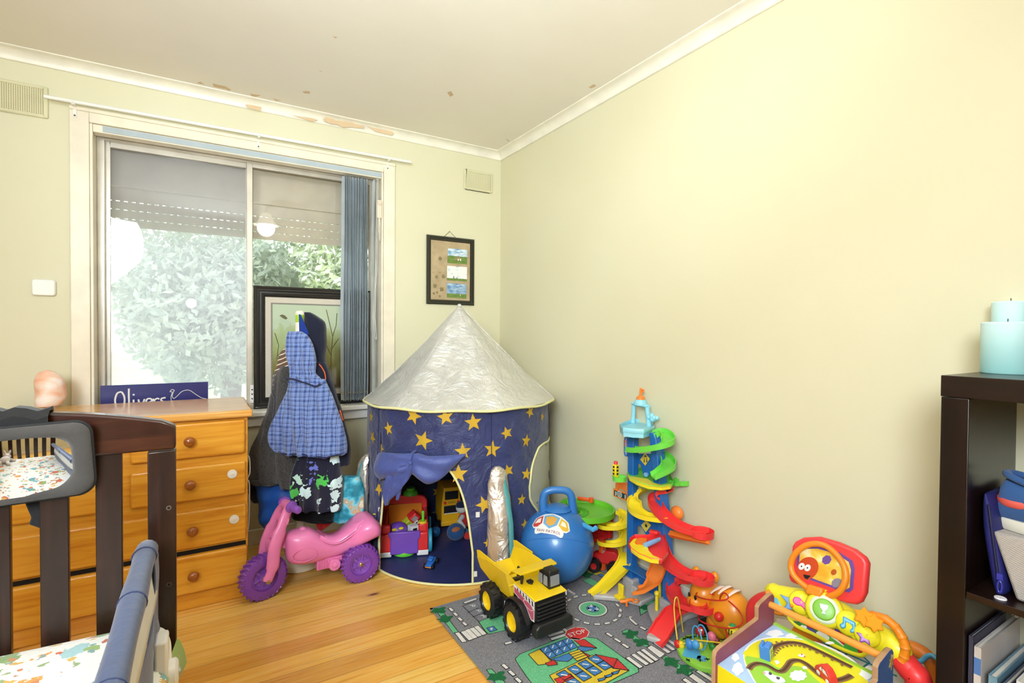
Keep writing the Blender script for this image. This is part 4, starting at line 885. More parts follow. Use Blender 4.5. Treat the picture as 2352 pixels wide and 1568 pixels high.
mb.build('roof_seam', SILV.m, tt)
MB().lathe([(.012, -.01), (.010, .002), (.001, .006)], tuple(AP), 14).build('roof_tip', SILV.m, tt)
MB().tube([TC+Vector((.512*math.cos(2*PI*k/96), .512*math.sin(2*PI*k/96), .803+.003*math.sin(k*.7))) for k in range(96)], .0062, 8, closed=True).build('roof_piping', PIPE, tt)
MB().tube([TC+Vector((.497*math.cos(2*PI*k/96), .497*math.sin(2*PI*k/96), .007)) for k in range(96)], .0055, 8, closed=True).build('base_piping', PIPE, tt)
MB().lathe([(.001, .007), (.3, .0075), (.494, .006), (.494, .001), (.001, .001)], tuple(TC), 72).build('groundsheet', pm('#2a3264', .5, bump=.4, bscale=14, var=.05), tt)
pts = [tp(DC-DH, z, .004) for z in (.006, .05, .1, .15)]+[tp(DC+DH*math.copysign(abs(s)**.75, s), darch(DC+DH*math.copysign(abs(s)**.75, s)), .004) for s in [-.995+1.99*k/40 for k in range(41)] if darch(DC+DH*math.copysign(abs(s)**.75, s)) > .16]+[tp(DC+DH, z, .004) for z in (.15, .1, .05, .006)]
MB().tube(pts, .0052, 8).build('door_piping', PIPE, tt)
# door flap rolled up and tied
FLAP = NT('flap_nylon', .5, Sheen_Weight=.2); v_ = FLAP.co(); FLAP.color(FLAP.ramp(FLAP.noise(v_, 4, 3).outputs['Fac'], [(.3, '#39498c'), (.7, '#4a5a9e')])); FLAP.bump(FLAP.noise(v_, 16, 5, .6, 1).outputs['Fac'], .5, .014)
mb = MB(); rings = []
for px, yt, yb, th_ in interp([(868, 1044, 1074, .006), (880, 1037, 1097, .020), (905, 1037, 1093, .030), (930, 1038, 1088, .034), (945, 1038, 1086, .030), (957, 1038, 1087, .028), (970, 1038, 1096, .034), (990, 1043, 1107, .034), (1015, 1043, 1096, .028), (1040, 1042, 1073, .018), (1058, 1041, 1054, .010), (1069, 1040, 1045, .003)], 5):
    a, zt = cylhit(px, yt); _, zb = cylhit(px, yb); ring = []; fan = (px-957)/100
    for k in range(26):
        q = 2*PI*k/26; zz_ = (zt+zb)/2+(zt-zb)/2*math.sin(q); o = th_*(1+math.cos(q))*.9+.011*math.cos(q)*math.sin((zz_-.585)*110/(1+abs(fan)*2.4)+fan*2)*min(1, abs(fan)*6)
        ring.append(tp(a, zz_, .004+max(o, 0)))
    rings.append(ring)
mb.loft(rings).build('door_flap', FLAP.m, tt, angle=80)
mb = MB(); rings = []
for px, py, w in interp([(950, 1060, 12), (938, 1076, 20), (928, 1095, 22), (918, 1116, 18), (910, 1134, 11), (904, 1154, 2)], 4):
    a, z = cylhit(px, py); ring = []
    for k in range(18):
        q = 2*PI*k/18; u = math.cos(q)*w*.00235; ring.append(tp(a+u/TR, z, .050+.010*math.sin(q)+.009*math.sin(u*130+z*30)))
    rings.append(ring)
mb.loft(rings)
for (p1, w1), (p2, w2) in ((((934, 1082), 8), ((925, 1142), 3)),):
    rings = []
    for t in range(8):
        px, py, w = p1[0]+(p2[0]-p1[0])*t/7, p1[1]+(p2[1]-p1[1])*t/7, w1+(w2-w1)*t/7; a, z = cylhit(px, py)
        rings.append([tp(a+math.cos(2*PI*k/12)*w*.00235/TR, z, .034+.007*math.sin(2*PI*k/12)) for k in range(12)])
    mb.loft(rings)
mb.build('flap_tail', FLAP.m, tt, angle=80)
a, z = cylhit(956, 1050)
MB().tube([tp(a, z+.030, .006), tp(a, z+.026, .042), tp(a+.004, z+.004, .060), tp(a+.004, z-.022, .052), tp(a, z-.03, .01)], .0055, 8).sph(tp(a+.006, z-.012, .060), .010, 10).build('flap_tie', FLAP.m, tt)
# seams, tabs, mesh windows
mb = MB()
for s in SEAMS: mb.tube([tp(s, .02+.77*k/20, .0015) for k in range(21)], .0022, 6)
mb.build('wall_seam', pm('#222a57', .6), tt)
TAB = pm('#e8e6e0', .6)
for px, py in ((870, 1169), (1097, 1181), (1091, 1317)):
    a, z = cylhit(px, py); f = frame(tp(a, z, .0025), (-math.sin(a), math.cos(a), 0), (0, 0, 1)); MB(f).box((0, 0, 0), (.018, .024, .003)).build('fastening_tab', TAB, tt)
MESH = NT('window_mesh', .8); MESH.color('#b9b7a6'); MESH.b.inputs['Alpha'].default_value = .9
win_pts = [(1262, 1030), (1250, 1017), (1232, 1040), (1221, 1072), (1215, 1105), (1217, 1140), (1226, 1162), (1240, 1182), (1255, 1192)]
L = [cylhit(x, y) for x, y in win_pts]; L = [L[1]]+L[2:]; amid = L[-1][0]+.10
outl = spline([Vector((a, z, 0)) for a, z in L]+[Vector((2*amid-a+.15, z, 0)) for a, z in L[::-1][1:-1]], 5, closed=True)
mb = MB(); mb.loft([[tp(amid+(p.x-amid)*f, .40+(p.y-.40)*f, .003) for p in outl] for f in (.02, .2, .4, .6, .8, 1.0)], True, False); mb.build('mesh_window', MESH.m, tt, angle=80)
MB().tube([tp(p.x, p.y, .004) for p in outl], .005, 8, closed=True).build('window_piping', PIPE, tt)
a, z = cylhit(896, 1118, far=True); mb = MB(); mb.loft([[tp(a+f*.26*math.cos(2*PI*k/30), z+f*.13*math.sin(2*PI*k/30)+.02, -.004) for k in range(30)] for f in (.02, .35, .7, 1.0)], True, False); mb.build('mesh_window', pm('#8e8b6d', .8), tt, angle=80)
FINM = NT('champagne_foil', .40, Metallic=.75); v_ = FINM.co(); FINM.color(FINM.ramp(FINM.noise(v_, 6, 3).outputs['Fac'], [(.3, '#d9cdbf'), (.7, '#ebe4da')])); FINM.bump(FINM.noise(v_, 7, 3, .5, 3).outputs['Fac'], .55, .03)
# silver fins
TEAL = pm('#4f9a9c', .5, bump=.4, bscale=20)
def fin(th, out, thick, lean=0.0):
    mb = MB(); rings = []; ct, st_ = Vector((math.cos(th), math.sin(th), 0)), Vector((-math.sin(th), math.cos(th), 0))
    for k, (z, o, w) in enumerate(interp([(.540, .012, .22), (.522, .034, .58), (.48, .050, .80), (.40, .066, .94), (.30, .085, 1), (.18, .105, 1), (.09, .112, .95), (.045, .105, .75), (.030, .085, .4)], 4)):
        c = tp(th, z, 0); w = min(w, 1.0)*thick; o = max(o, .004); ring = []
        for q in range(24):
            a = 2*PI*q/24; x = o*(.5+.5*math.cos(a)); y = w*math.sin(a)*(1-.35*math.cos(a))
            x += .004*hz(z*40, a*2, th); y += .004*hz(z*55+a, a*3, th+2)
            ring.append(c+ct*x+st_*(y+lean*(z-.03)))
        rings.append(ring)
    f_ = mb.loft(rings).build('fin', FINM.m, tt, angle=70)
    MB().tube([tp(th, z, o)+st_*(thick*y+lean*(z-.03)) for z, o, y in ((.50, .034, .30), (.42, .060, .46), (.30, .086, .56), (.18, .106, .56), (.09, .113, .52), (.05, .104, .42))], [(.012, .005)]*6, 8, flat=st_).build('teal_stripe', TEAL, f_)
fin(math.radians(-95), .11, .056); fin(math.radians(174), .105, .05); fin(math.radians(25), .11, .05)

# ---------------------------------------------------------------- toys in the tent
RED = plastic('#e62f30'); YEL = plastic('#f6da28'); GRN_ = plastic('#68d03a'); PUR_ = plastic('#7a4cba'); ORA = plastic('#ef8a1e'); BLU = plastic('#2a6fc4'); CYA = plastic('#2f9fc0'); BLK_ = plastic('#19191b'); WHI = plastic('#efefec'); GRY = plastic('#a7a8aa')
A_ = Vector((.772, 2.570, .012)); u_ = Vector((.938, -.347, 0)).normalized(); v_ = Vector((.347, .938, 0)).normalized()
WM = Matrix(((u_.x, v_.x, 0, A_.x), (u_.y, v_.y, 0, A_.y), (0, 0, 1, A_.z), (0, 0, 0, 1)))
wg = thing('toy_wagon', 'red toy wagon with a purple front board inside the tent', 'toy', tuple(A_), math.atan2(u_.y, u_.x))
mb = MB(WM); mb.b2((0, .0, .03), (.03, .27, .165)).b2((.212, .0, .03), (.242, .27, .165)).b2((.0, .24, .03), (.242, .27, .20)).b2((.02, .02, .03), (.222, .25, .042))
mb.prism([(-.0, .2), (.242, .2), (.225, .225), (.18, .236), (.06, .236), (.017, .225)], (0, .27, 0), (1, 0, 0), (0, 0, 1), .03); mb.build('body', RED, wg, bevel=.008)
for x0 in (0, .186):
    p_ = MB(WM).b2((x0, -.012, .024), (x0+.056, .035, .118)).b2((x0+.006, -.004, .118), (x0+.05, .03, .160)).build('front_post', RED, wg, bevel=.007)
    MB(WM).b2((x0-.001, -.013, .0), (x0+.057, .036, .026)).build('white_foot', WHI, p_, bevel=.004)
MB(WM).prism([(.05, .012), (.192, .012), (.192, .085), (.202, .095), (.202, .128), (.04, .128), (.04, .108), (.05, .098)], (0, .002, 0), (1, 0, 0), (0, 0, 1), .018).build('front_board', PUR_, wg, bevel=.005)
MB(WM).b2((.03, .232, .05), (.212, .241, .19)).build('back_panel', ORA, wg, bevel=.003)
MB(WM).lathe([(.001, .024), (.030, .024), (.036, .018), (.042, .003), (.042, 0)], (.15, .255, .236), 24).lathe([(.001, .038), (.024, .038), (.026, .022)], (.15, .255, .236), 24).build('green_button', GRN_, wg)
MB(WM).b2((.035, .235, .236), (.10, .275, .258)).build('purple_lid', PUR_, wg, bevel=.006)
MB(WM).cyl((.243, .03, .062), (.262, .03, .062), .060, n=32).build('wheel', CYA, wg, bevel=.005); MB(WM).cyl((.243, .20, .062), (.262, .20, .062), .060, n=32).build('wheel', CYA, wg, bevel=.005)
MB(WM).lathe([(.001, .0), (.058, .0), (.06, .010), (.055, .022), (.001, .024)], (.12, .04, .0), 30).build('green_base', GRN_, wg)
MB(WM).lathe([(.010, .0), (.021, .0), (.021, .010), (.010, .010), (.010, 0)], (.214, .012, .161), 20).build('yellow_ring', YEL, wg); MB(WM).b2((.208, .007, .168), (.222, .017, .222)).build('green_lever', GRN_, wg, bevel=.004)
pc = thing('toy_car', 'purple rounded toy car lying in the red wagon', 'toy car', tuple(WM @ Vector((.09, .10, .05))), math.atan2(u_.y, u_.x))
CM = WM @ Matrix.Translation((.085, .085, .098)) @ Matrix.Rotation(.35, 4, 'X') @ Matrix.Rotation(.2, 4, 'Z')
MB(CM).sph((0, 0, .01), (.052, .042, .036), 24).build('body', PUR_, pc)
for sx in (-1, 1): MB(CM).sph((.018*sx-.004, -.026, .034), (.014, .008, .010), 14, R=Matrix.Rotation(.7, 3, 'X')).build('window', YEL, pc)
for x, y in ((-.036, -.03), (.036, -.03), (-.036, .03), (.036, .03)): MB(CM).cyl((x, y-.008, -.014), (x, y+.008, -.014), .018, n=20).build('wheel', BLK_, pc, bevel=.003)
ft = thing('toy_fire_engine', 'toy fire engine with a white ladder standing in the red wagon', 'toy', tuple(WM @ Vector((.15, .13, .05))), math.atan2(u_.y, u_.x))
FM = WM @ Matrix.Translation((.150, .135, .135)) @ Matrix.Rotation(-.75, 4, 'Y') @ Matrix.Rotation(.5, 4, 'X')
MB(FM).b2((-.06, -.02, -.025), (.0, .02, .02)).build('body', plastic('#b9c230'), ft, bevel=.004); MB(FM).b2((.0, -.022, -.025), (.05, .022, .026)).build('cab', RED, ft, bevel=.005)
MB(FM).b2((.010, -.0235, -.01), (.04, -.021, .018)).build('window', GRY, ft)
mb = MB(FM).b2((-.075, -.030, -.034), (.03, -.026, -.029)).b2((-.075, -.030, -.016), (.03, -.026, -.011))
for k in range(8): mb.b2((-.07+.013*k, -.0295, -.03), (-.066+.013*k, -.0265, -.015))
mb.build('ladder', WHI, ft)
o = MB(WM @ Matrix.Translation((.165, .07, .10)) @ Matrix.Rotation(.5, 4, 'Z')).b2((-.022, -.02, -.05), (.022, .02, .03)).b2((-.012, -.022, -.0), (.012, -.019, .018), 1).build('toy_block', [WHI, BLK_], bevel=.004); tag(o, 'white toy block with a black patch at the right end of the wagon load', 'toy')
# school bus
bp0 = ony(1037, 1212, 2.76); bz = .012; bw = .118
sb = thing('school_bus', 'yellow toy school bus standing at the back of the tent', 'toy bus', (bp0.x, 2.76, bz), -.18)
BM = Matrix.Translation((bp0.x, 2.76, bz)) @ Matrix.Rotation(-.18, 4, 'Z')
YB = plastic('#e0a616')
MB(BM).prism([(-bw/2, .012), (bw/2, .012), (bw/2, .13), (bw/2-.012, .235), (-bw/2+.012, .235), (-bw/2, .13)], (0, .17, 0), (1, 0, 0), (0, 0, 1), .17).b2((-bw/2-.004, -.008, .012), (bw/2+.004, .004, .04)).build('body', YB, sb, bevel=.010, seg=3)
for z0, z1, w in ((.165, .215, .04), (.085, .130, .046)): MB(BM).b2((-w, -.0025, z0), (w, .002, z1)).build('rear_window', BLK_, sb, bevel=.003)
MB(BM).b2((-.044, -.0035, .083), (.044, .0, .087)).build('window_ledge', WHI, sb)
for sx in (-1, 1): MB(BM).cyl((.040*sx, -.005, .148), (.040*sx, .002, .148), .009, n=16).build('tail_light', RED, sb)
MB(BM).b2((-.022, -.003, .142), (.022, .002, .154)).build('sign_plate', plastic('#b98c1c'), sb)
for x in (-bw/2, bw/2):
    for y in (.035, .135): MB(BM).cyl((x-.008, y, .016), (x+.008, y, .016), .024, n=20).build('wheel', BLK_, sb, bevel=.003)
for nm, lab, cat, c, r, m in (('toy_ball', 'small blue ball on the tent floor right of the wagon', 'ball', onz(1000, 1236), .029, plastic('#1f66a8')),):
    o = MB().sph((c.x, c.y, .0075+r), r, 24).build(nm, m); tag(o, lab, cat)
c = onz(1047, 1243); pb = thing('plush_ball', 'dark blue plush ball with an orange oval badge in front of the toy bus', 'soft toy', (c.x, c.y, .008))
MB().sph((c.x, c.y, .054), (.050, .05, .046), 26).build('body', cloth('#2a4f80'), pb); MB().sph((c.x-.012, c.y-.030, .078), (.027, .014, .015), 16).build('badge', cloth('#b8693c'), pb)
c = onz(1066, 1238); dl = thing('plush_doll', 'plush doll with grey arms and red shoes slumped at the right of the tent door', 'doll', (c.x, c.y, .008))
MB().sph((c.x+.02, c.y+.05, .085), (.034, .03, .05), 18).build('torso', cloth('#b0242a'), dl)
hd = MB().sph((c.x+.012, c.y+.06, .158), (.033, .032, .03), 18).build('head', cloth('#cfcac2'), dl); MB().sph((c.x+.012, c.y+.062, .172), (.034, .033, .024), 18).build('cap', cloth('#1d2742'), hd)
MB().tube([(c.x+.01, c.y+.04, .115), (c.x-.02, c.y+.02, .10), (c.x-.005, c.y, .07)], .014, 12).sph((c.x-.005, c.y, .07), .015, 12).build('arm', cloth('#b9b9b4'), dl); MB().tube([(c.x+.04, c.y+.04, .115), (c.x+.05, c.y+.015, .09)], .014, 12).sph((c.x+.05, c.y+.015, .09), .015, 12).build('arm', cloth('#b9b9b4'), dl)
for dx, dy in ((-.035, -.01), (.008, -.03)):
    lg = MB().tube([(c.x+.015, c.y+.04, .045), (c.x+dx+.01, c.y+dy+.02, .03)], .017, 12).build('leg', cloth('#2b5a8c'), dl); MB().sph((c.x+dx, c.y+dy, .029), (.024, .022, .021), 16).build('shoe', cloth('#c22a2c'), lg)
c = onz(990, 1304); mo = thing('toy_buggy', 'tiny blue and black toy buggy on the tent floor near the doorway', 'toy', (c.x, c.y, .008), .5)
KM = Matrix.Translation((c.x, c.y, .030)) @ Matrix.Rotation(.7, 4, 'Z') @ Matrix.Rotation(-.35, 4, 'Y')
MB(KM).b2((-.034, -.016, -.006), (.03, .016, .008)).b2((-.012, -.013, .008), (.016, .013, .024)).build('body', BLU, mo, bevel=.004); MB(KM).b2((-.036, -.017, -.006), (-.026, .017, .0)).build('bumper', ORA, mo, bevel=.002)
for x in (-.024, .022):
    for y in (-.021, .021): MB(KM).cyl((x, y-.006, -.006), (x, y+.006, -.006), .0125, n=18).build('wheel', BLK_, mo, bevel=.002)

# ================================================================ play rug with a printed town
def fl(x, y): return onz(x, y, 0)
def zr(x, y): return fl(980+x/3.36, 1240+y/3.36)
RX0, RX1, RY0, RY1 = .816, 1.745, .55, 1.992
def rugm(name, a, b):
    t = NT(name, .95, Specular_IOR_Level=.1); v = t.co(); n = t.noise(v, 300, 2).outputs['Fac']; t.color(t.ramp(n, [(.3, a), (.7, b)])); return t.bump(n, .5, .003).m
RGm = [rugm('rug_road_grey', '#6c6c70', '#94949a'), rugm('rug_white', '#cfccc8', '#e8e6e2'), rugm('rug_green', '#57a878', '#7cc795'), rugm('rug_blue', '#2f67a8', '#5b93c8'), rugm('rug_red', '#b52a2c', '#d94a46'), rugm('rug_yellow', '#c9a827', '#e6c94a'), rugm('rug_dark_green', '#1f5b36', '#2f7448'), rugm('rug_black', '#2a2826', '#45423f')]
GREY_, W1, G1, B1, R1, Y1, D1, K1 = range(8)
rug = thing('play_rug', 'grey road map play rug on the pine floor under the toys', 'rug', (1.28, 1.27, 0))
mb = MB().b2((RX0, RY0, .0003), (RX1, RY1, .0050), GREY_)
lv = [.0052]
def put(pts, mi, h=.0): mb.ngon([Vector((p.x, p.y, .0053+h)) for p in pts], mi)
def outl_(pts, mi=K1, w=.0028, h=.0012, closed=True):
    P = [Vector((p.x, p.y, 0)) for p in pts]; n = len(P)
    for i in range(n if closed else n-1):
        a, b = P[i], P[(i+1) % n]; d = b-a
        if d.length < 1e-5: continue
        s_ = Vector((-d.y, d.x, 0)).normalized()*w/2; e = d.normalized()*w/2
        put([a-s_-e, b-s_+e, b+s_+e, a+s_-e], mi, h)
def shape(pts, mi, h=0.0, out=True):
    q = [zr(*p) for p in pts]; put(q, mi, h)
    if out: outl_(q, h=h+.0004)
def dash(a, b, w=.012, mi=W1):
    a, b = zr(*a), zr(*b); d = b-a; s_ = Vector((-d.y, d.x, 0)).normalized()*w/2; q = [a-s_, b-s_, b+s_, a+s_]; outl_(q, w=.006, h=.0002); put(q, mi, .0008)
shape([(65, 545), (105, 535), (245, 720), (205, 728)], G1); shape([(215, 727), (250, 720), (312, 795), (272, 801)], W1)
for (a, b) in (((280, 715), (342, 780)), ((312, 702), (376, 767)), ((347, 690), (411, 752)), ((382, 676), (447, 740))): dash(a, b, .018)
for (a, b) in (((178, 535), (200, 557)), ((212, 572), (234, 594)), ((247, 610), (270, 632)), ((282, 645), (306, 668)), ((290, 495), (384, 462))): dash(a, b, .011)
outl_([zr(*p) for p in ((278, 520), (400, 638), (458, 728))], closed=False); outl_([zr(*p) for p in ((278, 520), (380, 480))], closed=False); outl_([zr(*p) for p in ((315, 570), (400, 535))], closed=False); outl_([zr(*p) for p in ((355, 605), (440, 570))], closed=False)
shape([(400, 640), (530, 590), (520, 555), (570, 545), (640, 640), (620, 705), (482, 735), (462, 725)], G1); shape([(462, 690), (515, 676), (545, 705), (490, 722)], B1, .001); shape([(490, 690), (512, 690), (505, 708), (492, 706)], W1, .002, False)
for (a, b) in (((605, 812), (655, 798)), ((680, 787), (715, 778)), ((735, 768), (780, 755)), ((800, 742), (850, 725))): dash(a, b, .011)
for (a, b) in (((880, 705), (1000, 668)), ((915, 728), (1030, 692)), ((938, 752), (1055, 715)), ((960, 777), (1078, 740)), ((1005, 660), (1088, 718))): dash(a, b, .014)
# stop sign
c0 = zr(1160, 733); P = [c0+Vector((.052*math.cos(PI/8+k*PI/4), .040*math.sin(PI/8+k*PI/4), 0)) for k in range(8)]; put(P, R1, .001); outl_(P, W1, .003, .0016)
# green town block with its two buildings
shape([(685, 925), (720, 890), (1095, 742), (1130, 745), (1310, 768), (1345, 792), (1632, 1000), (1636, 1030), (1500, 1090), (1300, 1170), (1000, 1260), (900, 1240), (760, 1050), (690, 945)], G1)
shape([(785, 895), (870, 855), (970, 945), (1010, 960), (860, 978)], Y1, .001)
shape([(875, 852), (1100, 765), (1165, 838), (945, 932)], B1, .001)
for t in (.25, .5, .75):
    a, b = zr(875, 852).lerp(zr(1100, 765), t), zr(945, 932).lerp(zr(1165, 838), t); outl_([a, b], h=.002, closed=False)
a, b = zr(910, 892), zr(1132, 802); outl_([a, b], h=.002, closed=False)
for i in range(4):
    for j in range(2):
        a = zr(875, 852).lerp(zr(1100, 765), (i+.3)/4).lerp(zr(945, 932).lerp(zr(1165, 838), (i+.3)/4), (j+.6)/2); b = a+Vector((.012, .010, 0)); outl_([a, b], W1, .004, .0022, False)
shape([(1115, 765), (1220, 780), (1312, 845), (1190, 830)], R1, .001); shape([(1175, 832), (1312, 846), (1225, 872), (1160, 862)], B1, .001)
shape([(945, 940), (1165, 862), (1180, 880), (1090, 950), (1000, 945)], B1, .001); shape([(915, 965), (985, 938), (1010, 975), (940, 985)], R1, .0015)
shape([(1095, 885), (1180, 858), (1245, 915), (1160, 948)], Y1, .0016); shape([(1190, 868), (1260, 905), (1250, 920)], R1, .0016)
for t in (.25, .5, .75): outl_([zr(1095, 885).lerp(zr(1160, 948), t), zr(1180, 858).lerp(zr(1245, 915), t)], h=.0026, closed=False)
shape([(948, 1058), (1280, 900), (1440, 1005), (1560, 1022), (1400, 1110), (1250, 1170), (1010, 1150)], Y1, .0012)
shape([(1300, 895), (1470, 932), (1562, 1022), (1440, 1002)], R1, .0018); outl_([zr(1470, 932), zr(1440, 1002)], h=.003, closed=False)
for i in range(4):
    o0 = zr(1000, 1050).lerp(zr(1270, 918), i/3.3); 
    for j in range(2):
        d1 = (zr(1300, 905)-zr(1000, 1050))*.20; d2 = (zr(1400, 1010)-zr(1270, 918))*.48; q0 = o0+d2*1.06*j
        q = [q0, q0+d1, q0+d1+d2, q0+d2]; put(q, B1, .002); outl_(q, h=.0026); outl_([q0+(d1+d2)*.35, q0+(d1+d2)*.65], W1, .006, .003, False)
for (a, b, c, d) in (((1320, 1090), (1390, 1072), (1370, 1095), (1330, 1108)), ((1370, 1065), (1440, 1045), (1425, 1068), (1385, 1080)), ((1425, 1040), (1490, 1020), (1475, 1045), (1440, 1055))): shape([a, b, c, d], B1, .0022)
shape([(985, 1090), (1110, 1048), (1140, 1080), (1020, 1130)], R1, .0024)
# roundabout
rc = zr(1282, 540)
def ringp(r, a): return rc+Vector((r*math.cos(a), r*math.sin(a), 0))
N_ = 40; R3 = abs((zr(1400, 540)-rc).length)*.93
for r, m, h in ((R3, W1, .0004), (R3*.88, G1, .0008), (R3*.46, K1, .0012), (R3*.43, B1, .0016)): put([ringp(r, 2*PI*k/N_) for k in range(N_)], m, h)
outl_([ringp(R3*1.02, 2*PI*k/N_) for k in range(N_)], w=.003)
for k in range(3):
    a0 = k*2*PI/3; P = [ringp(R3*.30, a0+q*.2) for q in range(5)]; outl_(P, W1, .007, .0022, False); e = ringp(R3*.30, a0+1.05); t_ = Vector((-math.sin(a0+1.05), math.cos(a0+1.05), 0)); r_ = (e-rc).normalized(); put([e+t_*.012, e-r_*.012, e+r_*.012], W1, .0022)
RO = R3*1.92
for k in range(17):
    a0 = 2*PI*k/17; a, b = ringp(RO, a0), ringp(RO, a0+.2); d = b-a; s_ = Vector((-d.y, d.x, 0)).normalized()*.0055; q = [a-s_, b-s_, b+s_, a+s_]; outl_(q, w=.005, h=.0002); put(q, W1, .0008)
shape([(1505, 717), (1547, 697), (1717, 830), (1685, 836)], G1); shape([(1700, 842), (1732, 820), (1842, 890), (1800, 922)], W1); shape([(1815, 922), (1847, 900), (2052, 1036), (2020, 1060)], G1); shape([(2020, 1062), (2055, 1040), (2200, 1140), (2160, 1165)], W1)
for (a, b) in (((1550, 917), (1655, 995)), ((1590, 893), (1703, 972)), ((1630, 873), (1743, 957)), ((1665, 855), (1776, 940)), ((1763, 803), (1872, 880)), ((1805, 787), (1908, 860)), ((1845, 770), (1940, 835)), ((1985, 1085), (2110, 1170)), ((2090, 1020), (2220, 1105)), ((2130, 1000), (2240, 1075)), ((2165, 985), (2270, 1055))): dash(a, b, .015)
for (a, b) in (((1390, 728), (1430, 755)), ((1452, 770), (1495, 798)), ((1512, 813), (1556, 842)), ((1562, 612), (1622, 664)), ((1648, 680), (1690, 702)), ((588, 972), (622, 1003)), ((638, 1022), (675, 1056)), ((690, 1078), (725, 1110))): dash(a, b, .011)
outl_([zr(1560, 620), zr(1556, 606), zr(1576, 604)], W1, .007, .0008, False)
shape([(462, 1012), (500, 1005), (600, 1105), (640, 1180), (560, 1160)], G1); shape([(1200, 318), (1262, 300), (1350, 345), (1290, 368), (1245, 345)], G1); shape([(1640, 520), (1760, 470), (1775, 500), (1700, 560), (1650, 590)], G1)
shape([(1232, 250), (1290, 228), (1500, 330), (1480, 345)], Y1)
for k in range(3): shape([(1255+62*k, 248+30*k), (1285+62*k, 238+30*k), (1320+62*k, 255+30*k), (1290+62*k, 267+30*k)], B1, .001)
def shrub(x, y, r, seed):
    c = zr(x, y); put([c+Vector((r*(1+.3*math.sin(5*a+seed))*math.cos(a), r*(.75+.25*math.sin(4*a+seed*2))*math.sin(a), 0)) for a in [2*PI*k/28 for k in range(28)]], D1, .002)
for i, (x, y) in enumerate(((90, 556), (140, 620), (1575, 737), (1660, 800), (1890, 955), (1990, 1018), (540, 1070), (1690, 530), (1240, 280), (560, 580))): shrub(x, y, .030, i)
outl_([Vector((RX0, RY0, 0)), Vector((RX1, RY0, 0)), Vector((RX1, RY1, 0)), Vector((RX0, RY1, 0))], GREY_, .012, .001)
mb.build('rug_pile', RGm, rug, smooth=False)
text('stop_lettering', 'STOP', .032, RGm[W1], rug, rug.matrix_world.inverted() @ Matrix.Translation((c0.x-1.28, c0.y-1.27, .0078)) @ Matrix.Rotation(-.08, 4, 'Z'), .0002)
for x, y in ((350, 518), (397, 556), (437, 598)):
    p = zr(x, y); text('parking_letter', 'P', .036, RGm[W1], rug, Matrix.Translation((p.x-1.28, p.y-1.27, .0066)) @ Matrix.Rotation(-2.2, 4, 'Z') @ Matrix.Rotation(0, 4, 'Z'), .0002)
ZR = .0062

# ================================================================ hopper ball
bc = Vector((1.420, 1.934, 0)); bR = .171
hb = thing('hopper_ball', 'blue rubber hopper ball with a looped handle and printed badge beside the tent', 'ball', (bc.x, bc.y, 0))
HB = NT('pearly_blue_rubber', .33, Coat_Weight=.2); HB.color(HB.ramp(HB.noise(HB.co(), 2, 2).outputs['Fac'], [(.3, '#2c6fb8'), (.7, '#3a7ec4')]))
def bp(az, el, off=0): r = bR+off; return Vector((bc.x+r*math.cos(el)*math.cos(az), bc.y+r*math.cos(el)*math.sin(az), bR+.004+r*math.sin(el)))
prof = [(.001, -.1695), (.03, -.1688)]+[(bR*math.cos(e), bR*math.sin(e)) for e in [math.radians(-78+4*k) for k in range(38)]]+[(.066, .166), (.05, .178), (.03, .184), (.001, .186)]
MB().lathe(prof, (bc.x, bc.y, bR+.003), 64).build('ball', HB.m, hb, angle=80)
rr_ = Vector((RT.x, RT.y, 0)).normalized(); hz0 = 2*bR-.010
hp = [bc+rr_*x+Vector((0, 0, hz0+z)) for x, z in ((-.062, -.02), (-.068, .03), (-.062, .075), (-.040, .092), (0, .096), (.040, .092), (.062, .072), (.070, .03), (.074, -.02))]
MB().tube(spline(hp, 6), [.017+.004*abs(1-2*i/48)**2 for i in range(49)], 16).build('handle', HB.m, hb)
for zc, tilt in ((.52, .0),):
    a0 = math.atan2(-bc.y, -bc.x); MB().tube([bp(a0+1.05*t, .52-.30*t*t) for t in [-1+.1*k for k in range(21)]], .0016, 6).build('mould_line', HB.m, hb)
# badge: pointed shields without figures, and a bone shaped ribbon with the words
ca = math.atan2(-bc.y, -bc.x)-.30; cel = .86
def patch(poly, off, m, name, par=hb):
    """flat outline laid onto the ball around the badge centre"""
    c = bp(ca, cel); n = (c-(bc+Vector((0, 0, bR+.004)))).normalized(); u = Vector((-math.sin(ca), math.cos(ca), 0)); v = n.cross(u); P = []
    O = bc+Vector((0, 0, bR+.004))
    def pj(x, y): x *= 1.22; y *= 1.18; q = n*bR+u*x+v*y; return O+q.normalized()*(bR+off)
    for i in range(len(poly)):
        (x0, y0), (x1, y1) = poly[i], poly[(i+1) % len(poly)]
        for t in range(4): P.append(pj(x0+(x1-x0)*t/4, y0+(y1-y0)*t/4))
    cx, cy = sum(p[0] for p in poly)/len(poly), sum(p[1] for p in poly)/len(poly); cc = pj(cx, cy); mb = MB()
    for k in range(3):
        f0, f1 = k/3, (k+1)/3
        for i in range(len(P)):
            a, b = P[i], P[(i+1) % len(P)]; L_ = lambda p, f: O+((cc.lerp(p, f)-O).normalized())*(bR+off)
            mb.add([L_(a, f0), L_(b, f0), L_(b, f1), L_(a, f1)], [(0, 1, 2, 3)] if k else [(0, 2, 3)])
    return mb.build(name, m, par, angle=80)
WB = pm('#ecebe6', .4); s = 1
bd = patch([(-.085, -.005), (-.07, .028), (-.035, .045), (0, .052), (.035, .045), (.07, .028), (.085, -.005), (.07, -.02), (-.07, -.02)], .0012, WB, 'badge')
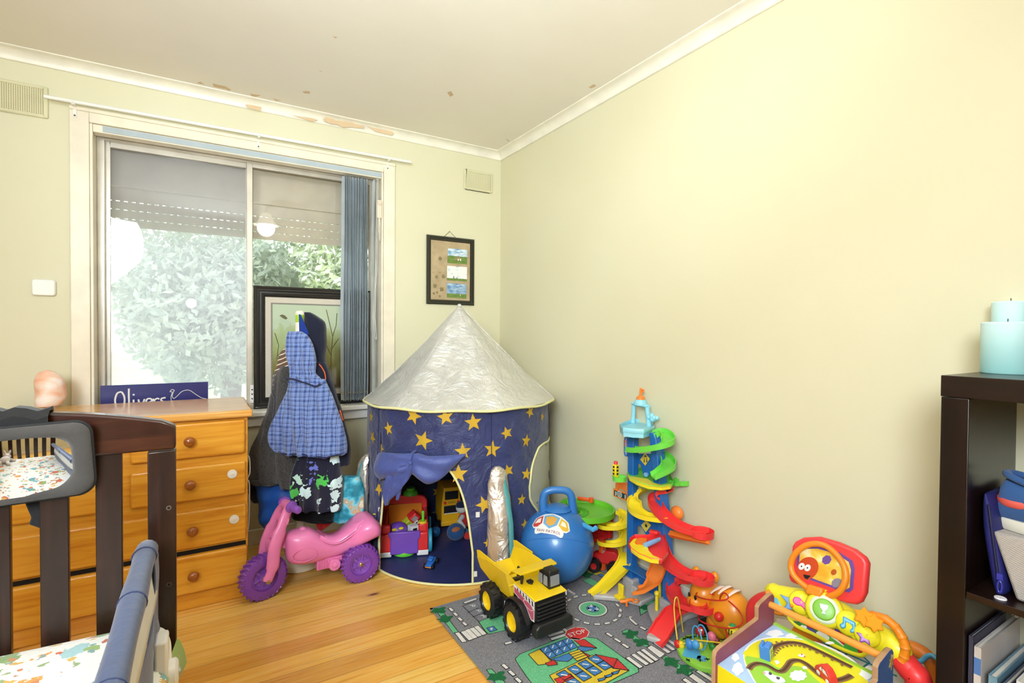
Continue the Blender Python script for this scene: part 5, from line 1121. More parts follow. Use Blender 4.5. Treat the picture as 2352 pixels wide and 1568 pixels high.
for poly, col in (([(-.032, .036), (0, .046), (.032, .036), (.026, .0), (0, -.018), (-.026, .0)], '#6fa9d6'), ([(-.022, .030), (0, .036), (.022, .030), (.016, .002), (0, -.008), (-.016, .002)], '#d9a348'), ([(-.078, -.004), (-.064, .026), (-.036, .036), (-.032, .002), (-.05, -.014), (-.07, -.014)], '#c4473f'), ([(-.068, .0), (-.058, .020), (-.042, .026), (-.040, .004)], '#e9e4da'), ([(.078, -.004), (.064, .026), (.036, .036), (.032, .002), (.05, -.014), (.07, -.014)], '#e2b537'), ([(.066, .002), (.056, .020), (.042, .024), (.04, .004)], '#efe9d8')):
    patch(poly, .0020+.0003*(col in ('#d9a348', '#e9e4da', '#efe9d8')), pm(col, .4), 'badge_panel', bd)
bone = [(-.058, -.018), (-.050, -.014), (-.046, -.020), (.046, -.020), (.050, -.014), (.058, -.018), (.060, -.030), (.058, -.042), (.050, -.045), (.045, -.038), (-.045, -.038), (-.050, -.045), (-.058, -.042), (-.060, -.030)]
patch(bone, .0030, WB, 'badge_ribbon', bd)
tm = text('badge_lettering', 'PAW PATROL', .019, pm('#8a3a4a', .5), hb, Matrix.Identity(4), .0)
c_ = bp(ca, cel); n_ = (c_-(bc+Vector((0, 0, bR+.004)))).normalized(); u_2 = Vector((-math.sin(ca), math.cos(ca), 0)); v_2 = n_.cross(u_2); O_ = bc+Vector((0, 0, bR+.004))
for vv in tm.data.vertices:
    q = n_*bR+u_2*vv.co.x+v_2*(vv.co.y-.034); vv.co = O_+q.normalized()*(bR+.0042)-Vector((bc.x, bc.y, 0))

# ================================================================ dump truck
tx = 1.115
dt = thing('dump_truck', 'yellow and black toy dump truck parked on the corner of the play rug', 'toy truck', (tx, 1.73, ZR), math.radians(3))
TM = Matrix.Translation((tx-.022, 1.727, ZR)) @ Matrix.Rotation(math.radians(3), 4, 'Z') @ Matrix.Scale(.80, 4, (1, 0, 0)) @ Matrix.Scale(.90, 4, (0, 1, 0))
TY = pm('#efc915', .3, coat=.25, var=.02); TB = pm('#1b1b1c', .42, coat=.1); TGR = pm('#8c8f93', .15)
for x, y in ((-.098, .110), (.098, .110), (-.100, -.092), (.100, -.092)):
    sgn = -1 if x < 0 else 1
    M_ = TM @ Matrix.Translation((x, y, .066)) @ Matrix.Rotation(-PI/2*sgn*-1, 4, 'Y')
    mb = MB(M_); h = .036; mb.lathe([(.036, h*.8), (.040, h), (.055, h), (.063, h*.8), (.066, h*.4), (.066, -h*.4), (.063, -h*.8), (.055, -h), (.03, -h)], n=40)
    for k in range(14):
        a = 2*PI*k/14
        for sg in (-1, 1):
            b = a+(.11 if sg > 0 else -.11); sp = Vector((math.cos(b), math.sin(b), 0)); tt_ = Vector((-math.sin(b), math.cos(b), 0))
            mb.loft([[sp*.0645+tt_*w_+Vector((0, 0, z_)) for w_, z_ in ((-.007, sg*.004), (.007, sg*.004), (.005, sg*.031), (-.009, sg*.031))], [sp*.0705+tt_*w_+Vector((0, 0, z_)) for w_, z_ in ((-.005, sg*.005), (.005, sg*.005), (.003, sg*.030), (-.007, sg*.030))]])
    wh = mb.build('wheel', TB, dt, angle=35)
    MB(M_).lathe([(.034, -.01), (.037, .0), (.037, .030), (.034, .031), (.032, .026), (.030, .012), (.012, .010), (.010, .016), (.001, .016)], n=34).build('hubcap', TY, wh)
mb = MB(TM).b2((-.062, -.19, .055), (.062, .165, .105)); mb.b2((-.085, -.03, .06), (.085, .05, .10)).cyl((-.09, .110, .066), (.09, .110, .066), .012, n=12).cyl((-.09, -.092, .066), (.09, -.092, .066), .012, n=12)
mb.build('chassis', TB, dt, bevel=.006)
MB(TM).b2((-.093, -.012, .062), (-.085, .030, .112)).b2((-.0945, .003, .072), (-.0925, .012, .098), 1).build('fuel_tank', [TB, WHI], dt, bevel=.003)
# front end: black engine block, yellow bonnet, bumper, grille ribs
MB(TM).prism([(-.215, .105), (-.205, .178), (-.055, .192), (-.055, .100), (-.145, .100), (-.16, .085)], (-.092, 0, 0), (0, 1, 0), (0, 0, 1), .184).build('engine_block', TB, dt, bevel=.005)
MB(TM).prism([(-.212, .178), (-.212, .184), (-.058, .198), (-.058, .190)], (-.094, 0, 0), (0, 1, 0), (0, 0, 1), .188).build('bonnet', TY, dt, bevel=.003)
mb = MB(TM)
for k in range(5): mb.b2((-.085, -.2225, .108+.0135*k), (.085, -.205, .1155+.0135*k))
mb.build('grille', TB, dt, bevel=.002)
MB(TM).prism([(-.108, 0), (.108, 0), (.108, .035), (.09, .047), (-.09, .047), (-.108, .035)], (0, -.205, .056), (1, 0, 0), (0, 0, 1), .036).build('bumper', TB, dt, bevel=.006)
for sx in (-1, 1): MB(TM).tube(spline([(sx*.098, -.185, .09), (sx*.104, -.15, .135), (sx*.104, -.10, .148), (sx*.104, -.05, .135), (sx*.10, -.03, .10)], 5), [(.006, .022)]*21, 10, flat=(0, 0, 1)).build('front_mudguard', TB, dt)
cabm = MB(TM); cabm.loft([[Vector((x, y, z)) for x, y in ((.018+i, -.178+i), (.088-i, -.178+i), (.088-i, -.098-i*.2), (.018+i, -.098-i*.2))] for z, i in ((.186, 0), (.238, .006), (.250, .004), (.254, .010))]); cbn = cabm.build('cab', TB, dt, bevel=.004)
MB(TM).loft([[Vector((x, -.1795+yy_, z)) for x, z in ((.026, .196), (.080, .196), (.078, .234), (.028, .234))] for yy_ in (.002, .012)]).build('windscreen', TGR, cbn)
for y0 in (-.166, -.132): MB(TM).prism([(y0, .197), (y0+.026, .197), (y0+.024, .232), (y0+.002, .232)], (.0185, 0, 0), (0, 1, 0), (0, 0, 1), -.004).build('side_window', TGR, cbn)
MB(TM).tube(spline([(-.068, -.085, .19), (-.068, -.085, .232), (-.068, -.078, .243), (-.068, -.058, .250)], 4), .0062, 12).build('exhaust_pipe', TB, dt)
MB(TM).b2((-.040, -.105, .19), (-.012, -.082, .203)).b2((-.034, -.112, .19), (-.022, -.105, .200)).build('filler_cap', TB, dt, bevel=.003)
# side decal with chequers and an oval
def decal(sx):
    x = sx*.0952; q = 1 if sx < 0 else -1; mb = MB(TM)
    def P(y, z, o=0): return Vector((x+sx*o, y, z))
    mb.ngon([P(-.210, .105), P(-.210, .180), P(-.062, .193), P(-.062, .160), P(-.150, .140), P(-.185, .105)], 0)
    mb.ngon([P(-.066, .184, .0004), P(-.066, .163, .0004), P(-.152, .143, .0004), P(-.190, .108, .0004), P(-.206, .112, .0004), P(-.206, .150, .0004)], 1)
    for k in range(6): mb.ngon([P(-.085-.021*k, .187-.0018*k, .0006), P(-.094-.021*k, .186-.0018*k, .0006), P(-.098-.021*k, .176-.0035*k, .0006), P(-.089-.021*k, .178-.0035*k, .0006)], 2)
    mb.ngon([P(-.168+.034*math.cos(2*PI*k/24), .152+.013*math.sin(2*PI*k/24)+.004*math.cos(2*PI*k/24), .0008) for k in range(24)], 0)
    mb.ngon([P(-.168+.031*math.cos(2*PI*k/24), .152+.011*math.sin(2*PI*k/24)+.004*math.cos(2*PI*k/24), .0010) for k in range(24)], 1)
    d = mb.build('side_decal', [pm('#e9e6e6', .35), pm('#c25a72', .35), pm('#1a1a1a', .4)], dt)
    f = Matrix.Translation((x+sx*.0012, -.168, .152)) @ Matrix(((0, 0, sx, 0), (-q, 0, 0, 0), (0, 1, 0, 0), (0, 0, 0, 1)))
    text('decal_lettering', 'TONKA', .013, pm('#f0ecec', .4), dt, f, .0001)
decal(-1); decal(1)
# dump bed: open tub with flared sides, raised tail and a visor over the cab
def tub(t):
    prof = [(.205, .205), (.10, .118), (-.030, .118), (-.062, .190)]
    return prof
mb = MB(TM); w0, w1 = .082, .118; th = .006
def skin(o, inn):
    L = []
    for y, zb, wb, wt, zt in ((.215, .160, .098, .120, .212), (.110, .112, .078, .120, .229), (-.026, .108, .078, .118, .226), (-.056, .185, .08, .118, .226)):
        L.append([Vector((-wt+o, y, zt)), Vector((-wb+o, y, zb+inn)), Vector((wb-o, y, zb+inn)), Vector((wt-o, y, zt))])
    return L
A, B = skin(0, 0), skin(.006, .006)
rings = [[a[0], a[1], a[2], a[3], b[3], b[2], b[1], b[0]] for a, b in zip(A, B)]
mb.loft(rings)
mb.prism([(-.118, .0), (.118, .0), (.118, .006), (-.118, .006)], (0, -.056, .185), (1, 0, 0), (0, -.05, 1), .006)
bed = mb.build('dump_bed', TY, dt, bevel=.002, angle=25)
MB(TM).loft([[Vector((-.118, y0, z0)), Vector((.118, y0, z0)), Vector((.118, y0+.003, z0-.006)), Vector((-.118, y0+.003, z0-.006))] for y0, z0 in ((-.050, .228), (-.075, .254))]+[[Vector((-.108, -.128, .256)), Vector((.108, -.128, .256)), Vector((.108, -.128, .249)), Vector((-.108, -.128, .249))]]).build('bed_visor', TY, bed, bevel=.002)
for sx in (-1, 1): MB(TM).prism([(.212, .208), (.220, .238), (.195, .244), (.06, .236), (.06, .228)], (sx*.118-(.004 if sx > 0 else 0), 0, 0), (0, 1, 0), (0, 0, 1), .005).build('bed_side', TY, bed, bevel=.002)
MB(TM).b2((-.07, .07, .10), (.07, .09, .14)).build('hinge_block', TB, dt, bevel=.003)

# ================================================================ green track table toy behind the ball, with a monster truck under it
dc = Vector((1.604, 1.962, .286)); dR = .147
gt = thing('toy_garage', 'round green toy garage deck on red legs behind the blue ball', 'toy garage', (dc.x, dc.y, ZR))
G2 = plastic('#6cc42f'); G3 = plastic('#4fa62a')
MB().lathe([(.001, 0), (dR-.012, 0), (dR-.008, .018), (dR, .018), (dR, -.008), (dR-.02, -.012), (.001, -.012)], tuple(dc), 60).build('deck', G2, gt, angle=30)
mb = MB().lathe([(.001, .030), (.024, .030), (.027, .028), (.027, .018), (.032, .018), (.034, .001)], (dc.x-.055, dc.y+.02, dc.z), 30)
mb.tube([(dc.x-.055+.075*math.cos(a), dc.y+.02+.075*math.sin(a), dc.z+.002) for a in [2*PI*k/40 for k in range(40)]], .003, 8, closed=True)
for k in range(40): a = 2*PI*k/40; mb.box((dc.x-.055+.06*math.cos(a), dc.y+.02+.06*math.sin(a), dc.z+.001), (.022, .002, .003), R=Matrix.Rotation(a, 3, 'Z'))
mb.build('turntable', G3, gt)
mb = MB()
for k in range(6): a = k*PI/3; mb.loft([[Vector((dc.x-.085+r*math.cos(a)-w*math.sin(a), dc.y+.03+r*math.sin(a)+w*math.cos(a), dc.z+z)) for w in (-ww, ww)]+[Vector((dc.x-.085+r*math.cos(a)+w*math.sin(a), dc.y+.03+r*math.sin(a)-w*math.cos(a), dc.z+z-.002)) for w in (-ww, ww)] for r, z, ww in ((.002, .062, .003), (.018, .066, .006), (.034, .052, .001))])
mb.cyl((dc.x-.085, dc.y+.03, dc.z), (dc.x-.085, dc.y+.03, dc.z+.062), .005, n=10); mb.build('palm', G3, gt)
o1 = onz(1327, 1144, .318); o2 = onz(1358, 1148, .318); 
mb = MB().tube([o1, o2], [(.010, .006)]*2, 8).cyl(o2+Vector((0, 0, -.012)), o2+Vector((0, 0, .012)), .012, n=18); mb.build('lever', plastic('#ee5a1c'), gt, bevel=.002)
b1 = onz(1340, 1205, .285); b2 = onz(1362, 1216, .285); MB().tube([b1+Vector((0, 0, .008)), b1, b2, b2+Vector((.02, .0, .006))], .011, 8).build('gate', plastic('#4fa9dc'), gt)
R_ = plastic('#cf2424'); ORL = plastic('#ea5a1e')
MB().b2((1.50, 1.93, .135), (1.735, 2.08, .150)).b2((1.71, 1.90, .15), (1.735, 2.08, .278)).build('shelf', R_, gt, bevel=.004)
for x, y in ((1.672, 1.905), (1.49, 2.05), (1.725, 2.07)): MB().b2((x-.014, y-.012, ZR), (x+.014, y+.012, .15)).build('leg', ORL, gt, bevel=.003)
p_ = onz(1394, 1228, .22); MB().tube([(1.742, 1.852, ZR), (1.742, 1.852, .24)], .011, 12).tube([(1.742, 1.852, .235), (1.738, 1.862, .30)], .009, 12).build('post', YEL, gt); 
mc = onz(1396, 1318, ZR); MB_ = Matrix.Translation((mc.x+.02, mc.y+.035, ZR)) @ Matrix.Rotation(-.95, 4, 'Z')
mo2 = thing('monster_truck', 'red toy monster truck with fat black tyres under the green garage deck', 'toy truck', (mc.x+.02, mc.y+.035, ZR), -.95)
mb = MB(MB_).loft([[Vector((x, y, z)) for y, z in ((-w, z0), (w, z0), (w*.85, z1), (-w*.85, z1))] for x, w, z0, z1 in ((-.07, .018, .055, .068), (-.055, .026, .045, .082), (-.01, .028, .042, .088), (.0, .028, .042, .105), (.045, .028, .042, .105), (.07, .024, .048, .085))]); mb.build('body', R_, mo2, bevel=.004)
MB(MB_).loft([[Vector((x, y, z)) for y, z in ((-.021, .088), (.021, .088), (.018, .102), (-.018, .102))] for x in (-.012, .046)]).build('window', TGR, mo2)
for x in (-.048, .048):
    for y in (-.040, .040):
        w_ = MB(MB_).lathe([(.012, .016), (.020, .019), (.030, .018), (.034, .010), (.034, -.010), (.030, -.018), (.012, -.016)], (x, y, .034), 26, R=Matrix.Rotation(PI/2, 3, 'X')).build('wheel', BLK_, mo2); MB(MB_).lathe([(.016, .010), (.015, .019), (.001, .017)], (x, y, .034), 18, R=Matrix.Rotation(PI/2*(1 if y < 0 else -1), 3, 'X')).build('hubcap', R_, w_)

# ================================================================ slide tower toy
LG = plastic('#9adcec'); GN = plastic('#70d648'); TBL = plastic('#226cba'); RD = plastic('#f03a3a'); YW_ = plastic('#f8dc28'); OG = plastic('#fb8630'); GB = pm('#b9b4b0', .4); SKY = plastic('#7fb2e6')
tw = thing('slide_tower', 'tall blue toy car tower with green, yellow and red spiral slides by the wall', 'toy tower', (1.65, 1.60, ZR))
def P3(L, z0=None): return [onx(x, y, X) for x, y, X in L]
mb = MB()
def pillar(a0, a1, dx, dy): mb.loft([[Vector((p.x+i*dx, p.y-j*dy, p.z)) for i, j in ((0, 0), (1, 0), (1, 1), (0, 1))] for p in (a0, a1)])
pillar(Vector((1.645, 1.712, .028)), Vector((1.640, 1.706, .735)), .034, .036); pillar(Vector((1.648, 1.492, .024)), Vector((1.640, 1.578, .735)), .048, .036)
def panel(px, X=1.672, d=.012): mb.prism([(onx(x, y, X).y, onx(x, y, X).z) for x, y in px], (X, 0, 0), (0, 1, 0), (0, 0, 1), d)
panel([(1455, 1042), (1502, 1042), (1503, 1085), (1478, 1095), (1470, 1065), (1455, 1065)]); panel([(1452, 1160), (1520, 1188), (1524, 1228), (1490, 1240), (1474, 1212), (1452, 1200)])
panel([(1445, 1305), (1520, 1318), (1524, 1390), (1445, 1340)]); panel([(1500, 1025), (1520, 1032), (1524, 1040), (1500, 1046)])
s1, s2 = onx(1448, 1305, 1.63), onx(1476, 1318, 1.63); mb.loft([[Vector((x, y, z)) for x, z in ((1.60, s1.z+.012), (1.68, s1.z), (1.68, s1.z-.008), (1.60, s1.z+.006))] for y in (1.69, 1.53)])
mb.build('frame', TBL, tw, bevel=.003)
MB().prism([(onx(x, y, 1.668).y, onx(x, y, 1.668).z) for x, y in ((1482, 1040), (1493, 1053), (1483, 1069), (1471, 1055))], (1.668, 0, 0), (0, 1, 0), (0, 0, 1), -.0022).build('sign_diamond', pm('#e6cf52', .4), tw)
MB().prism([(onx(x, y, 1.668).y, onx(x, y, 1.668).z) for x, y in ((1484, 1194), (1496, 1206), (1484, 1222), (1473, 1206))], (1.668, 0, 0), (0, 1, 0), (0, 0, 1), -.0022).build('sign_diamond', pm('#e6cf52', .4), tw)
mb = MB()
for pts in (((1480, 1050), (1478, 1062), (1481, 1061)), ((1485, 1048), (1487, 1061), (1484, 1062)), ((1482, 1044), (1479, 1049), (1486, 1049))): mb.ngon([onx(x, y, 1.6655) for x, y in pts])
p = onx(1484, 1207, 1.6655); mb.ngon([p+Vector((0, .007*math.cos(k*PI/8), .007*math.sin(k*PI/8))) for k in range(16)]); mb.build('sign_print', pm('#2a2a26', .5), tw)
# base plates
mb = MB(); mb.prism([(p.x, p.y) for p in [onz(x, y, ZR) for x, y in ((1362, 1378), (1400, 1381), (1440, 1386), (1472, 1394), (1505, 1378), (1512, 1345), (1440, 1335), (1405, 1352))]], (0, 0, ZR), (1, 0, 0), (0, 1, 0), .022)
mb.b2((1.632, 1.66, ZR), (1.692, 1.725, .062)).b2((1.61, 1.60, ZR), (1.66, 1.65, .055)); mb.build('base', GB, tw, bevel=.006)
mb = MB(); mb.prism([(p.x, p.y) for p in [onz(x, y, ZR) for x, y in ((1486, 1400), (1490, 1416), (1500, 1440), (1484, 1472), (1524, 1484), (1542, 1455), (1580, 1425), (1640, 1408), (1625, 1392), (1560, 1372), (1524, 1378))]], (0, 0, ZR), (1, 0, 0), (0, 1, 0), .020)
mb.b2((1.635, 1.44, ZR), (1.71, 1.51, .055)); mb.build('base', GB, tw, bevel=.006)
def ramp(name, L, w, wall, m, k=6, holes=True):
    P = spline(P3(L), k); o = MB().channel(P, w, wall, .004).build(name, m, tw, angle=50); return o
ramp('green_slide', [(1500, 1003, 1.655), (1518, 994, 1.68), (1532, 1003, 1.675), (1534, 1015, 1.63), (1518, 1027, 1.60), (1490, 1034, 1.585), (1462, 1036, 1.585), (1448, 1034, 1.59)], .055, .018, GN)
ramp('green_slide', [(1498, 1043, 1.66), (1520, 1046, 1.69), (1534, 1060, 1.685), (1534, 1074, 1.65), (1518, 1086, 1.61), (1500, 1096, 1.58)], .060, .016, GN)
def plate(name, px, z, m, d=.008, rim=.012):
    P = [onz(x, y, z) for x, y in px]; mb = MB(); mb.prism([(p.x, p.y) for p in P], (0, 0, z-d), (1, 0, 0), (0, 1, 0), d)
    if rim: mb.tube([p+Vector((0, 0, rim*.3)) for p in P], [(rim*.7, .0028)]*len(P), 8, closed=True, flat=(0, 0, 1))
    return mb.build(name, m, tw, angle=40)
ZP1, ZP2 = .528, .318
plate('green_deck', [(1441, 1090), (1452, 1084), (1478, 1076), (1505, 1072), (1528, 1080), (1538, 1094), (1546, 1108), (1542, 1118), (1522, 1122), (1490, 1120), (1462, 1110), (1448, 1101)], ZP1, GN)
plate('yellow_guard', [(1441, 1086), (1447, 1093), (1466, 1096), (1488, 1099), (1500, 1108), (1520, 1113), (1542, 1110), (1540, 1117), (1520, 1120), (1490, 1117), (1464, 1108), (1446, 1098)], ZP1+.010, YW_, .010, 0)
def switch(a, b, z):
    A_, B_ = onz(*a, z), onz(*b, z+.004); MB().tube([A_, A_.lerp(B_, .4), B_], [(.010, .011), (.010, .010), (.009, .004)], 10, flat=(0, 0, 1)).build('switch', SKY, tw, bevel=0)
switch((1483, 1090), (1518, 1076), ZP1+.014)
for nm, c, r in (('green_pod', (1423, 1100), .030), ('green_pod', (1566, 1108), .034)):
    p = onz(*c, ZP1-.006); MB().lathe([(.001, 0), (r-.004, 0), (r-.003, .014), (r, .014), (r, -.006), (.001, -.006)], tuple(p), 34).build(nm, GN, tw, angle=30)
p = onz(1436, 1102, ZP1-.006); q = onz(1423, 1100, ZP1-.006); MB().channel([q, p], .042, .012).build('green_arm', GN, tw); p = onz(1545, 1112, ZP1-.006); q = onz(1566, 1108, ZP1-.006); MB().channel([p, q], .04, .012).build('green_arm', GN, tw)
p = onz(1414, 1094, ZP1); 
tl = MB().b2((p.x-.011, p.y-.011, p.z-.004), (p.x+.011, p.y+.011, p.z+.055)).build('traffic_light', YW_, tw, bevel=.003); MB().lathe([(.0085, 0), (.0085, .010), (.006, .013), (.001, .0135)], (p.x, p.y, p.z+.055), 16).build('red_lamp', RD, tl)
mb = MB()
for k in range(3): mb.cyl((p.x-.0115, p.y, p.z+.014+.015*k), (p.x-.0125, p.y, p.z+.014+.015*k), .005, n=12).cyl((p.x, p.y-.0115, p.z+.014+.015*k), (p.x, p.y-.0125, p.z+.014+.015*k), .005, n=12)
mb.build('light_lens', BLK_, tl)
mb = MB(); PL = lambda L, X: [(onx(x, y, X).y, onx(x, y, X).z) for x, y in L]
mb.prism(PL([(1413, 1108), (1440, 1108), (1440, 1133), (1436, 1128), (1420, 1120), (1419, 1126), (1413, 1124)], 1.65), (1.65, 0, 0), (0, 1, 0), (0, 0, 1), .010); mb.prism(PL([(1408, 1121), (1441, 1133), (1441, 1151), (1408, 1139)], 1.648), (1.648, 0, 0), (0, 1, 0), (0, 0, 1), .008); ob = mb.build('orange_bracket', OG, tw, bevel=.002)
mb = MB(); mb.prism(PL([(1411, 1125), (1439, 1135), (1439, 1147), (1411, 1137)], 1.6475), (1.6475, 0, 0), (0, 1, 0), (0, 0, 1), -.001, mi=0); p = onx(1423, 1134.5, 1.6455)
for r, m in ((.0165, 1), (.012, 0), (.008, 1), (.004, 0)): mb.ngon([p+Vector((-.0002*(4-r*100), r*math.cos(k*PI/10), r*.9*math.sin(k*PI/10))) for k in range(20)], m)
for x0 in (1413.5, 1435): mb.prism(PL([(x0, 1127+(x0-1411)*.36), (x0+2.2, 1128+(x0-1411)*.36), (x0+2.2, 1137+(x0-1411)*.36), (x0, 1136+(x0-1411)*.36)], 1.6462), (1.6462, 0, 0), (0, 1, 0), (0, 0, 1), -.0006, mi=1)
mb.build('meter_sign', [pm('#24473a', .5), pm('#d9dcd6', .5)], ob)
mb = MB(); mb.tube([onx(x, y, 1.648) for x, y in ((1436, 1005), (1440, 1004), (1441, 1012), (1441, 1040), (1440, 1047), (1436, 1046), (1434.5, 1040), (1434.5, 1012))], .0035, 8, closed=True); mb.tube([onx(1436, 996, 1.648), onx(1444, 992, 1.645)], .006, 8); mb.build('side_rack', plastic('#2f74cf'), tw)
MB().tube([onx(1438, 1010, 1.65), onx(1438, 1024, 1.65)], .005, 8).build('rack_peg', OG, tw); MB().sph(onx(1438, 1036, 1.65), .006, 10).build('rack_peg', WHI, tw)
# sky blue top platform, arch, cloud and flag
zt = .742
plate('top_deck', [(1424, 981), (1438, 975), (1452, 970), (1480, 968), (1500, 974), (1502, 986), (1478, 994), (1455, 993), (1432, 990)], zt, LG, .022, .016)
d_ = onz(1450, 972, zt); e_ = onz(1487, 980, zt); zb = zt+.095
mb = MB(); mb.tube([d_+Vector((.01, 0, 0)), d_+Vector((.012, -.004, .09))], .010, 12).tube([e_+Vector((.01, 0, 0)), e_+Vector((.004, .006, .088))], .011, 12)
m0, m1 = d_+Vector((.012, -.004, .092)), e_+Vector((.004, .006, .092)); mb.tube([m0+(m0-m1)*.08, m1+(m1-m0)*.08], [(.009, .013)]*2, 10, flat=(0, 0, 1)); mid = (m0+m1)/2
mb.lathe([(.030, .0), (.030, .010), (.024, .022), (.020, .026), (.001, .026)], tuple(mid), 24); mb.build('top_arch', LG, tw, bevel=.002)
mb = MB()
for dx, dy, dz, r in ((0, 0, 0, .012), (.004, -.014, .006, .013), (.006, -.028, -.002, .013), (.006, -.042, .0, .010), (.004, -.020, -.008, .013)): mb.sph(e_+Vector((.004+dx, -.004+dy, .045+dz)), r, 14)
mb.build('cloud', LG, tw)
mb = MB().lathe([(.021, 0), (.018, .010), (.010, .016), (.006, .018), (.005, .05), (.001, .052)], tuple(mid+Vector((0, 0, .026))), 20); f0 = mid+Vector((0, 0, .072)); mb.loft([[f0+Vector((0, y_, z_))+Vector((x_, 0, 0)) for x_ in (-.002, .002)]+[f0+Vector((0, y_, z_-.014))+Vector((x_, 0, 0)) for x_ in (.002, -.002)] for y_, z_ in ((0, .004), (-.012, .002), (-.020, .0))]); mb.build('flag', OG, tw)
# middle slides
ramp('yellow_slide', [(1484, 1122, 1.655), (1470, 1136, 1.65), (1458, 1152, 1.63), (1460, 1172, 1.60), (1480, 1186, 1.59), (1512, 1192, 1.60), (1526, 1190, 1.62)], .062, .014, YW_)
ramp('red_slide', [(1538, 1128, 1.67), (1516, 1132, 1.66), (1505, 1148, 1.645), (1510, 1168, 1.62), (1532, 1192, 1.60), (1562, 1211, 1.595), (1594, 1222, 1.60), (1622, 1225, 1.61)], .062, .014, RD)
def pod(c, z, r, m, n_='red_pod'): p = onx(*c); MB().lathe([(.001, 0), (r-.004, .001), (r-.002, .018), (r, .018), (r-.001, -.005), (.001, -.005)], tuple(p), 36).build(n_, m, tw, angle=30)
pod((1613, 1228, 1.612), 0, .043, RD)
mb = MB(); a, b = onx(1540, 1218, 1.63), onx(1628, 1238, 1.60); mb.tube([a+Vector((0, 0, -.014)), b+Vector((0, 0, -.012))], [(.016, .014), (.010, .012)], 4, flat=(0, 0, 1)); mb.sph(onx(1555, 1178, 1.705), (.02, .03, .03), 24); mb.build('orange_arm', OG, tw, bevel=.002)
plate('red_deck', [(1444, 1252), (1448, 1240), (1458, 1233), (1486, 1234), (1506, 1228), (1524, 1226), (1530, 1246), (1534, 1272), (1520, 1290), (1495, 1288), (1468, 1277), (1450, 1264)], ZP2, RD)
plate('yellow_guard', [(1446, 1248), (1456, 1237), (1463, 1236), (1457, 1246), (1462, 1250), (1487, 1252), (1490, 1264), (1500, 1275), (1515, 1281), (1513, 1288), (1495, 1286), (1468, 1275), (1450, 1262)], ZP2+.010, YW_, .010, 0)
plate('orange_inset', [(1456, 1240), (1470, 1234), (1486, 1236), (1484, 1247), (1466, 1250)], ZP2+.004, OG, .004, 0)
switch((1482, 1252), (1516, 1238), ZP2+.016); MB().box(onz(1502, 1221, ZP2+.02), (.02, .034, .012), R=Matrix.Rotation(.5, 3, 'Z')).build('red_gate', RD, tw, bevel=.002)
ramp('red_slide', [(1512, 1240, 1.66), (1518, 1262, 1.61), (1528, 1284, 1.59), (1552, 1308, 1.58), (1584, 1324, 1.585), (1616, 1330, 1.60)], .066, .015, RD); pod((1612, 1332, 1.605), 0, .046, RD)
ramp('orange_slide', [(1514, 1296, 1.63), (1507, 1316, 1.61), (1496, 1336, 1.58), (1478, 1352, 1.555), (1460, 1357, 1.54)], .070, .010, OG)
ramp('red_slide', [(1592, 1336, 1.68), (1566, 1336, 1.685), (1548, 1348, 1.66), (1548, 1366, 1.625), (1562, 1384, 1.60), (1592, 1396, 1.595), (1618, 1396, 1.605)], .060, .014, RD); pod((1612, 1396, 1.61), 0, .046, RD)
ramp('red_slide', [(1590, 1394, 1.64), (1568, 1396, 1.61), (1546, 1408, 1.565), (1528, 1434, 1.505), (1514, 1458, 1.462), (1504, 1474, 1.440)], [.055]*6+[.06]*6+[.068]*6+[.076]*6+[.08]*7, .012, RD)
hc = onx(1411, 1208, 1.675); P = []
for k in range(40):
    a = .6-k*2*PI*1.72/39; P.append(Vector((hc.x+.058*math.cos(a), hc.y+.058*math.sin(a), hc.z+.050-.135*k/39)))
MB().channel(P, .046, .014, .004).build('yellow_spiral', YW_, tw, angle=50)
ramp('yellow_slide', [(1436, 1268, 1.70), (1438, 1284, 1.66), (1426, 1306, 1.61), (1402, 1332, 1.55), (1378, 1356, 1.50), (1358, 1371, 1.46)], .068, .013, YW_)
p = onz(1425, 1372, .03); MB().b2((p.x-.02, p.y-.015, .026), (p.x+.015, p.y+.02, .040)).b2((p.x+.0, p.y-.012, .04), (p.x+.012, p.y+.017, .085)).build('pump', YW_, tw, bevel=.003)
p = onz(1508, 1411, ZR); MB().tube([(p.x, p.y, ZR+.018), (p.x, p.y, ZR+.085)], .007, 12).sph((p.x, p.y, ZR+.088), .011, 14).tube([(p.x+.05, p.y+.03, ZR+.018), (p.x+.05, p.y+.03, ZR+.16)], [(.008, .004)]*2, 8).build('pump', YW_, tw)
c = onz(1443, 1384, .03); mo3 = thing('toy_figure', 'small orange toy figure lying on the grey foot of the slide tower', 'toy', (c.x, c.y, .029))
MB().tube(spline([(c.x-.028, c.y+.02, .034), (c.x-.012, c.y+.005, .038), (c.x+.01, c.y-.002, .042), (c.x+.024, c.y-.006, .036)], 4), .007, 10).build('body', OG, mo3)
MB().tube([(c.x+.032+.014*math.cos(a), c.y-.010+.012*math.sin(a), .034) for a in [2*PI*k/18 for k in range(18)]], .003, 8, closed=True).build('loop', OG, mo3)
MB().tube([(c.x-.01, c.y+.0, .036), (c.x-.026, c.y-.018, .033)], .0045, 8).tube([(c.x, c.y, .04), (c.x+.004, c.y+.02, .034)], .0045, 8).build('arm', OG, mo3)

